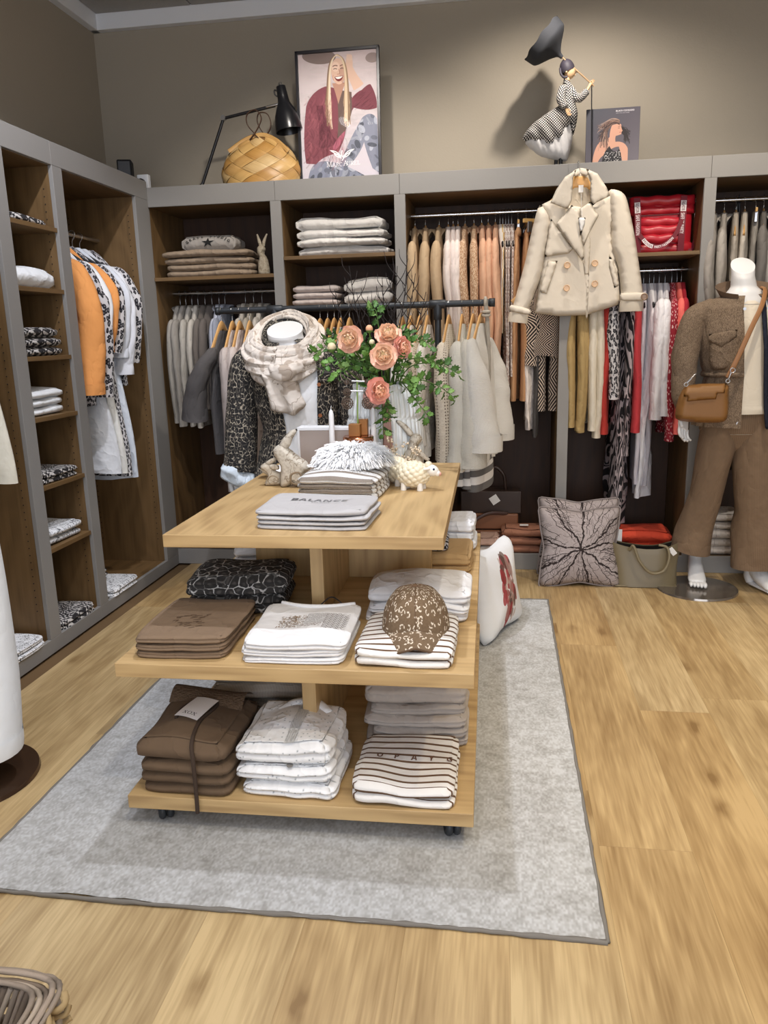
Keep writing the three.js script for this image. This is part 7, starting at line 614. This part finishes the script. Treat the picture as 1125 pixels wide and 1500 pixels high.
{ const t = thing('leather_pouch', 'crumpled tan leather pouch beside the brown leather bag', 'pouch', [-0.31, BY, -4.55]); part(t, 'body', loft([[0.13, 0, 0, 0.03, 0.02], [0.1, 0, 0, 0.055, 0.045], [0.05, 0, 0, 0.08, 0.06], [0.0, 0, 0, 0.075, 0.06]], { nu: 30, nv: 20, fold: 0.12, fk: 5, cap: true }), mat('#9a6a4c', { roughness: 0.4 })); part(t, 'tassel', tube([[0.03, 0.1, 0.03], [0.07, 0.06, 0.06], [0.08, 0.01, 0.065]], [[0.012, 0.006], [0.014, 0.007]], { nu: 8, nv: 12 }), mat('#5a3a2a')); }
pile('folded_blouse', 'folded top', [-0.065, BY, -4.51], 0, 2, [0.13, 0.16, 0.045], [cloth('#efe9e4', null, 0.012), cloth('#d8b5a6', null, 0.014)], ['blush ruffled folded top lying on the white lace one', 'white lace folded top below the blush ruffled one'], { seed: 121, shape: { layers: 2, wave: 0.012, r: 0.6, edge: 0.01 } });
{ const s = pile('folded_jumper', 'jumper', [0.135, BY, -4.52], 0, 3, [0.25, 0.18, 0.045], cloth('#a8745c', null, 0.008), stackLabels(3, 'terracotta folded jumper', 'left of the cushions'), { seed: 125, topScale: 1.2, shape: { layers: 1, wave: 0.008, r: 0.6 } }); part(s[2].t, 'label', box(-0.02, 0.056, 0.0, 0.03, 0.059, 0.03), M.paper); }
pile('folded_jumper', 'jumper', [0.8, BY, -4.55], 0, 2, [0.34, 0.22, 0.07], cloth('#d2492f', null, 0.01), stackLabels(2, 'orange-red folded jumper', 'behind the olive bag'), { seed: 129, shape: { layers: 1, wave: 0.012, r: 0.7, crown: 0.01 } });
pile('folded_scarf', 'scarf', [1.25, BY, -4.56], 0, 5, [0.2, 0.2, 0.05], cloth('#ffffff', T.scarf, 0.012), stackLabels(5, 'snake-patterned rolled scarf', 'behind the corduroy trousers'), { seed: 133, shape: { layers: 1, wave: 0.01, r: 0.9 } });
{ const t = thing('black_bag', 'black glossy bag hanging deep behind the corduroy trousers', 'handbag', [1.27, 0.55, -4.72]); part(t, 'body', puff([[-0.07, 0], [0.07, -0.01], [0.06, 0.2], [-0.05, 0.2]], 0.08, { step: 0.02, round: 0.04 }), mat('#15151a', { roughness: 0.25 })); part(t, 'handle', tube([[-0.04, 0.19, 0], [-0.03, 0.5, 0], [0.0, 1.49, 0.0], [0.03, 0.5, 0], [0.04, 0.19, 0]], [0.006, 0.006], { nu: 8, nv: 40 }), M.black); }
// red quilted bag
{ const t = thing('quilted_bag', 'red quilted puffer bag with lettered straps on the shelf', 'handbag', [0.845, 1.737, -4.62]), m = mat('#b3202e', { roughness: 0.35 }), hi = mat('#cf3040', { roughness: 0.35 });
  const pad = (y0, y1, z, w) => surf(30, 12, (u, v) => { const a = v * 6.2832, x = lerp(-w, w, u), e = Math.pow(Math.max(0, 1 - Math.pow(Math.abs(x) / w, 6)), 0.5); return [x, (y0 + y1) / 2 + (y1 - y0) * 0.52 * Math.sin(a) * (0.8 + 0.2 * e) + 0.003 * Math.sin(x * 60 + y0 * 90), z + (0.03 + 0.004 * n3(x * 40, y0 * 30, 2)) * Math.cos(a) * e]; });
  part(t, 'body', box(-0.15, 0.002, -0.15, 0.17, 0.3, 0.05, 'x', 0.06), m); [[0.0, 0.06], [0.2, 0.25], [0.245, 0.3]].forEach(([a, b]) => part(t, 'quilt_pad', pad(a, b, 0.035, 0.17), m)); [[0.058, 0.105], [0.1, 0.15], [0.145, 0.19]].forEach(([a, b]) => part(t, 'pocket_pad', pad(a, b, 0.05, 0.12), hi));
  part(t, 'zip', rod([-0.14, 0.197, 0.07], [0.12, 0.2, 0.068], 0.004, 8), mat('#5a1420', { roughness: 0.5 }));
  const strapM = (s) => mat('#ffffff', { map: ctex(1024, 64, (g, w, h) => { g.fillStyle = '#7a1a2c'; g.fillRect(0, 0, w, h); g.fillStyle = '#ece6e8'; g.fillRect(90, 4, 210, 56); g.font = 'bold 52px sans-serif'; g.fillStyle = '#55131f'; g.fillText('FASHION', 100, 52, 190); g.fillStyle = '#f0ecee'; g.fillText(s, 330, 52); }), roughness: 0.6 });
  const strap = (pts, w, str) => { const c = new THREE.CatmullRomCurve3(pts.map(V)); return [surf(50, 1, (u, v) => { const p = c.getPoint(u), d = c.getTangent(u), n = new THREE.Vector3(-d.y, d.x, 0).normalize(); return [p.x + n.x * (v - 0.5) * w, p.y + n.y * (v - 0.5) * w, p.z + Math.abs(v - 0.5) * -0.004]; }), strapM(str)]; };
  part(t, 'strap', ...strap([[0.105, 0.29, 0.07], [0.1, 0.2, 0.088], [0.098, 0.1, 0.09], [0.1, 0.005, 0.075]], 0.032, 'SAFE FS PARTY')); part(t, 'strap', ...strap([[-0.135, 0.29, 0.07], [-0.13, 0.2, 0.088], [-0.125, 0.1, 0.09], [-0.12, 0.005, 0.075]], 0.032, 'SAFE FASHION')); part(t, 'strap', ...strap([[-0.12, 0.1, 0.095], [-0.06, 0.04, 0.11], [0.0, 0.04, 0.112], [0.06, 0.09, 0.105], [0.095, 0.17, 0.097]], 0.022, 'PARTY FASHION')); part(t, 'strap', ...strap([[0.175, 0.27, 0.02], [0.185, 0.15, 0.03], [0.18, 0.06, 0.04], [0.15, 0.01, 0.06]], 0.024, 'FASHION'));
  part(t, 'label', box(0.176, 0.1, 0.04, 0.188, 0.145, 0.042), M.paper); part(t, 'clip', new THREE.TorusGeometry(0.009, 0.0026, 8, 16).translate(0.178, 0.27, 0.028), M.steel); }
// cushions, olive bag
{ const ring = ctex(1024, 1024, (g, w, h) => { g.fillStyle = '#aaa09f'; g.fillRect(0, 0, w, h); const R = rngOf(5); for (let i = 0; i < 5200; i++) { const a = R() * 6.2832, r = 40 + 660 * R(), x = 512 + r * Math.cos(a), y = 540 + r * Math.sin(a); g.strokeStyle = R() < 0.5 ? `rgba(86,74,74,${0.12 + 0.2 * R()})` : `rgba(226,218,218,${0.15 + 0.25 * R()})`; g.lineWidth = 1 + 2 * R(); const l = 10 + 34 * R(); g.beginPath(); g.moveTo(x, y); g.lineTo(x + Math.cos(a) * l, y + Math.sin(a) * l); g.stroke(); }
  const crack = (a, r0, r1, w0) => { let x = 512 + r0 * Math.cos(a), y = 540 + r0 * Math.sin(a), r = r0; g.strokeStyle = '#2c2222'; g.lineCap = 'round'; while (r < r1) { const st = 16 + R() * 26, aa = a + (R() - 0.5) * 1.1, nx = x + Math.cos(aa) * st, ny = y + Math.sin(aa) * st; g.lineWidth = Math.max(2, w0 * (0.5 + 0.8 * R())); g.beginPath(); g.moveTo(x, y); g.lineTo(nx, ny); g.stroke(); if (R() < 0.4) { const b = a + (R() < 0.5 ? 1 : -1) * 1.4; g.lineWidth = 3; g.beginPath(); g.moveTo(nx, ny); g.lineTo(nx + Math.cos(b) * 40, ny + Math.sin(b) * 40); g.lineTo(nx + Math.cos(b + 0.5) * 90, ny + Math.sin(b + 0.5) * 90); g.stroke(); } x = nx; y = ny; r += st; } };
  for (let i = 0; i < 9; i++) crack(i * 0.698 + 0.3 * R() + 0.5, 8, 620, 20); for (let i = 0; i < 46; i++) crack(R() * 6.2832, 120 + 260 * R(), 700, 7); });
  const m = mat('#ffffff', { map: ring, roughness: 0.9 }), bk = mat('#7d7472', { roughness: 0.9 }); const shape = (S) => { const o = []; for (let i = 0; i < 40; i++) { const a = i / 40 * 6.2832, c = Math.cos(a), s = Math.sin(a), k = 1 / Math.max(Math.abs(c), Math.abs(s)), pinch = 1 - 0.11 * (1 - Math.pow(Math.abs(Math.sin(2 * a)), 1.5)); o.push([c * k * S * pinch, s * k * S * pinch]); } return o; };
  const cush = (p, rx, ry, label) => { const t = thing('cushion', label, 'cushion', p, ry); const g = puff(shape(0.212), 0.15, { step: 0.022, round: 0.2, dome: 0.25 }); const uv = g.attributes.uv; for (let i = 0; i < uv.count; i++) uv.setXY(i, clamp(uv.getX(i) / 0.424 + 0.5), clamp(uv.getY(i) / 0.424 + 0.5)); g.rotateX(rx); part(t, 'cover', g, m); const pip = tube([...shape(0.214), shape(0.214)[0]].map(([x, y]) => [x, y, 0]), [0.004, 0.004], { nu: 7, nv: 120 }); pip.rotateX(rx); part(t, 'piping', pip, mat('#8d8482', { roughness: 0.9 })); return t; };
  cush([0.428, 0.208, -4.17], -0.2, 0.06, 'front square cushion with cracked tree-ring print on the floor'); const c2 = cush([0.43, 0.232, -4.3], -0.12, -0.02, 'rear square cushion with tree-ring print, mostly hidden behind the front one'); part(c2, 'care_label', box(0.2, -0.02, 0.02, 0.235, 0.05, 0.022), M.paper); }
{ const t = thing('olive_tote', 'olive green leather tote bag on the floor beside the cushions', 'handbag', [0.775, 0, -4.2]), m = mat('#766b52', { roughness: 0.4 });
  const prof = (h, out) => surf(56, 24, (u, v) => { const a = u * 6.2832, y = v * h, sg = (x, p) => Math.sign(x) * Math.pow(Math.abs(x), p), rx = 0.172 + 0.022 * v - 0.014 * Math.sin(v * 3) + out, rz = 0.085 * (1 - 0.45 * v) + out, x = rx * sg(Math.cos(a), 0.6); const dip = v > 0.8 ? (v - 0.8) * 5 : 0; return [x, 0.004 + y + dip * (0.04 * (Math.abs(x) / 0.18) ** 2 - 0.02), rz * sg(Math.sin(a), 0.75) + 0.008 * v * Math.sin(x * 26)]; }); part(t, 'body', prof(0.22, 0), m); part(t, 'lining', prof(0.215, -0.006), mat('#1c1815', { roughness: 0.9 })); part(t, 'bottom', box(-0.16, 0.002, -0.08, 0.16, 0.012, 0.08, 'x', 0.005), m);
  part(t, 'handle', tube([[-0.09, 0.2, 0.06], [-0.075, 0.23, 0.075], [-0.04, 0.15, 0.1], [0.02, 0.09, 0.105], [0.08, 0.1, 0.1], [0.11, 0.17, 0.085], [0.1, 0.22, 0.06], [0.06, 0.23, 0.05]], [0.007, 0.007], { nu: 10, nv: 50 }), mat('#7f745a', { roughness: 0.45 })); part(t, 'swing_tag', box(-0.012, -0.045, 0, 0.014, 0.0, 0.002), M.paper, { p: [0.115, 0.215, 0.06], r: [0, 0, 0.7] }); }
{ const t = thing('cushion', 'white cushion with red and brown print leaning at the table corner', 'cushion', [-0.018, 0.212, -3.42], 1.18), tx = ctex(512, 512, (g, w, h) => { g.fillStyle = '#e8eaec'; g.fillRect(0, 0, w, h); const R = rngOf(8); for (let i = 0; i < 70; i++) { g.fillStyle = ['rgba(150,40,44,.75)', 'rgba(84,60,52,.7)', 'rgba(180,150,140,.6)'][i % 3]; g.beginPath(); g.ellipse(250 + (R() - 0.5) * 150, 90 + R() * 340, 8 + R() * 26, 14 + R() * 46, R() - 0.5, 0, 7); g.fill(); } });
  const g = puff([[-0.2, -0.2], [0, -0.19], [0.2, -0.2], [0.19, 0], [0.2, 0.2], [0, 0.19], [-0.2, 0.2], [-0.19, 0]], 0.16, { step: 0.022, round: 0.19, dome: 0.2, spline: true }), uv = g.attributes.uv; for (let i = 0; i < uv.count; i++) uv.setXY(i, uv.getX(i) / 0.4 + 0.5, uv.getY(i) / 0.4 + 0.5); g.rotateX(-0.16); part(t, 'cover', g, mat('#ffffff', { map: tx, roughness: 0.9 })); }
// wicker basket at the lower left corner
{ const t = thing('wicker_basket', 'grey-brown wicker basket at the lower left corner of the picture', 'basket', [-0.93, 0, -0.8]); const W = 0.21, D = 0.215, H = 0.3, R = rngOf(61), tone = ['#8f8172', '#a09080', '#7b6c5d', '#b0a18f'].map((c) => mat(c, { roughness: 0.75, bumpMap: T.weave, bumpScale: 0.002 }));
  for (let k = 0; k < 5; k++) { const o = k * 0.0075, y = H + 0.006 * Math.sin(k * 2); part(t, 'rim_rod', tube([[-W + o, y, -D + o], [0, y + 0.004, -D + o - 0.004], [W - o - 0.02, y, -D + o], [W - o, y, -D + o + 0.02], [W - o + 0.003, y, 0], [W - o - 0.02, y, D - o], [0, y, D - o], [-W + o + 0.02, y, D - o], [-W + o, y, 0], [-W + o, y, -D + o]], [0.0048, 0.0048], { nu: 9, nv: 160, wr: 0.3, wf: 40, ref: [0, 1, 0], seed: k }), tone[k % 4]); }
  const stick = (a, b, r, k) => part(t, 'willow_stick', tube([a, [lerp(a[0], b[0], 0.5) + 0.006 * (R() - 0.5), lerp(a[1], b[1], 0.5), lerp(a[2], b[2], 0.5) + 0.008 * (R() - 0.5)], b], [r, r * 0.85], { nu: 8, nv: 8, wr: 0.15, wf: 50, ref: [0.3, 0, 1] }), tone[k % 4]);
  for (let i = 0; i < 34; i++) { const x = -W + 0.03 + i * (2 * W - 0.05) / 33; stick([x, H - 0.004, -D + 0.02], [x - 0.1 - 0.03 * R(), 0.03, -D + 0.035 + 0.012 * R()], 0.0042 + 0.0016 * R(), i); stick([x, H - 0.004, D - 0.02], [x - 0.05, 0.03, D - 0.03], 0.0045, i + 1); }
  for (let i = 0; i < 32; i++) { const z = -D + 0.03 + i * (2 * D - 0.06) / 31; stick([W - 0.018, H - 0.004, z], [W - 0.03, 0.03, z + 0.08], 0.0042 + 0.0016 * R(), i); stick([-W + 0.018, H - 0.004, z], [-W + 0.03, 0.03, z + 0.05], 0.0045, i + 2); }
  for (let k = 0; k < 7; k++) part(t, 'weaver', tube([[-W + 0.012, 0.04 + k * 0.036, -D + 0.012], [W - 0.012, 0.045 + k * 0.036, -D + 0.012], [W - 0.012, 0.04 + k * 0.036, D - 0.012], [-W + 0.012, 0.04 + k * 0.036, D - 0.012], [-W + 0.012, 0.04 + k * 0.036, -D + 0.012]], [[0.007, 0.007], [0.007, 0.007]], { nu: 7, nv: 90, wr: 0.3, wf: 60, ref: [0, 1, 0] }), tone[(k + 2) % 4]);
  for (let k = 0; k < 14; k++) part(t, 'braid', tube(Array.from({ length: 34 }, (_, i) => [W + 0.008 + 0.008 * Math.sin(i * 1.5 + k), H - 0.008 - k * 0.0205 + 0.006 * Math.cos(i * 1.7 + k), lerp(-D + 0.02, D - 0.02, i / 33)]), [[0.006, 0.007], [0.006, 0.007]], { nu: 8, nv: 130, wr: 0.4, wf: 50, seed: k }), mat('#9c8660', { roughness: 1 }));
  part(t, 'bottom', box(-W + 0.02, 0.004, -D + 0.02, W - 0.02, 0.022, D - 0.02), tone[2]); }
renderer.render(scene, camera);
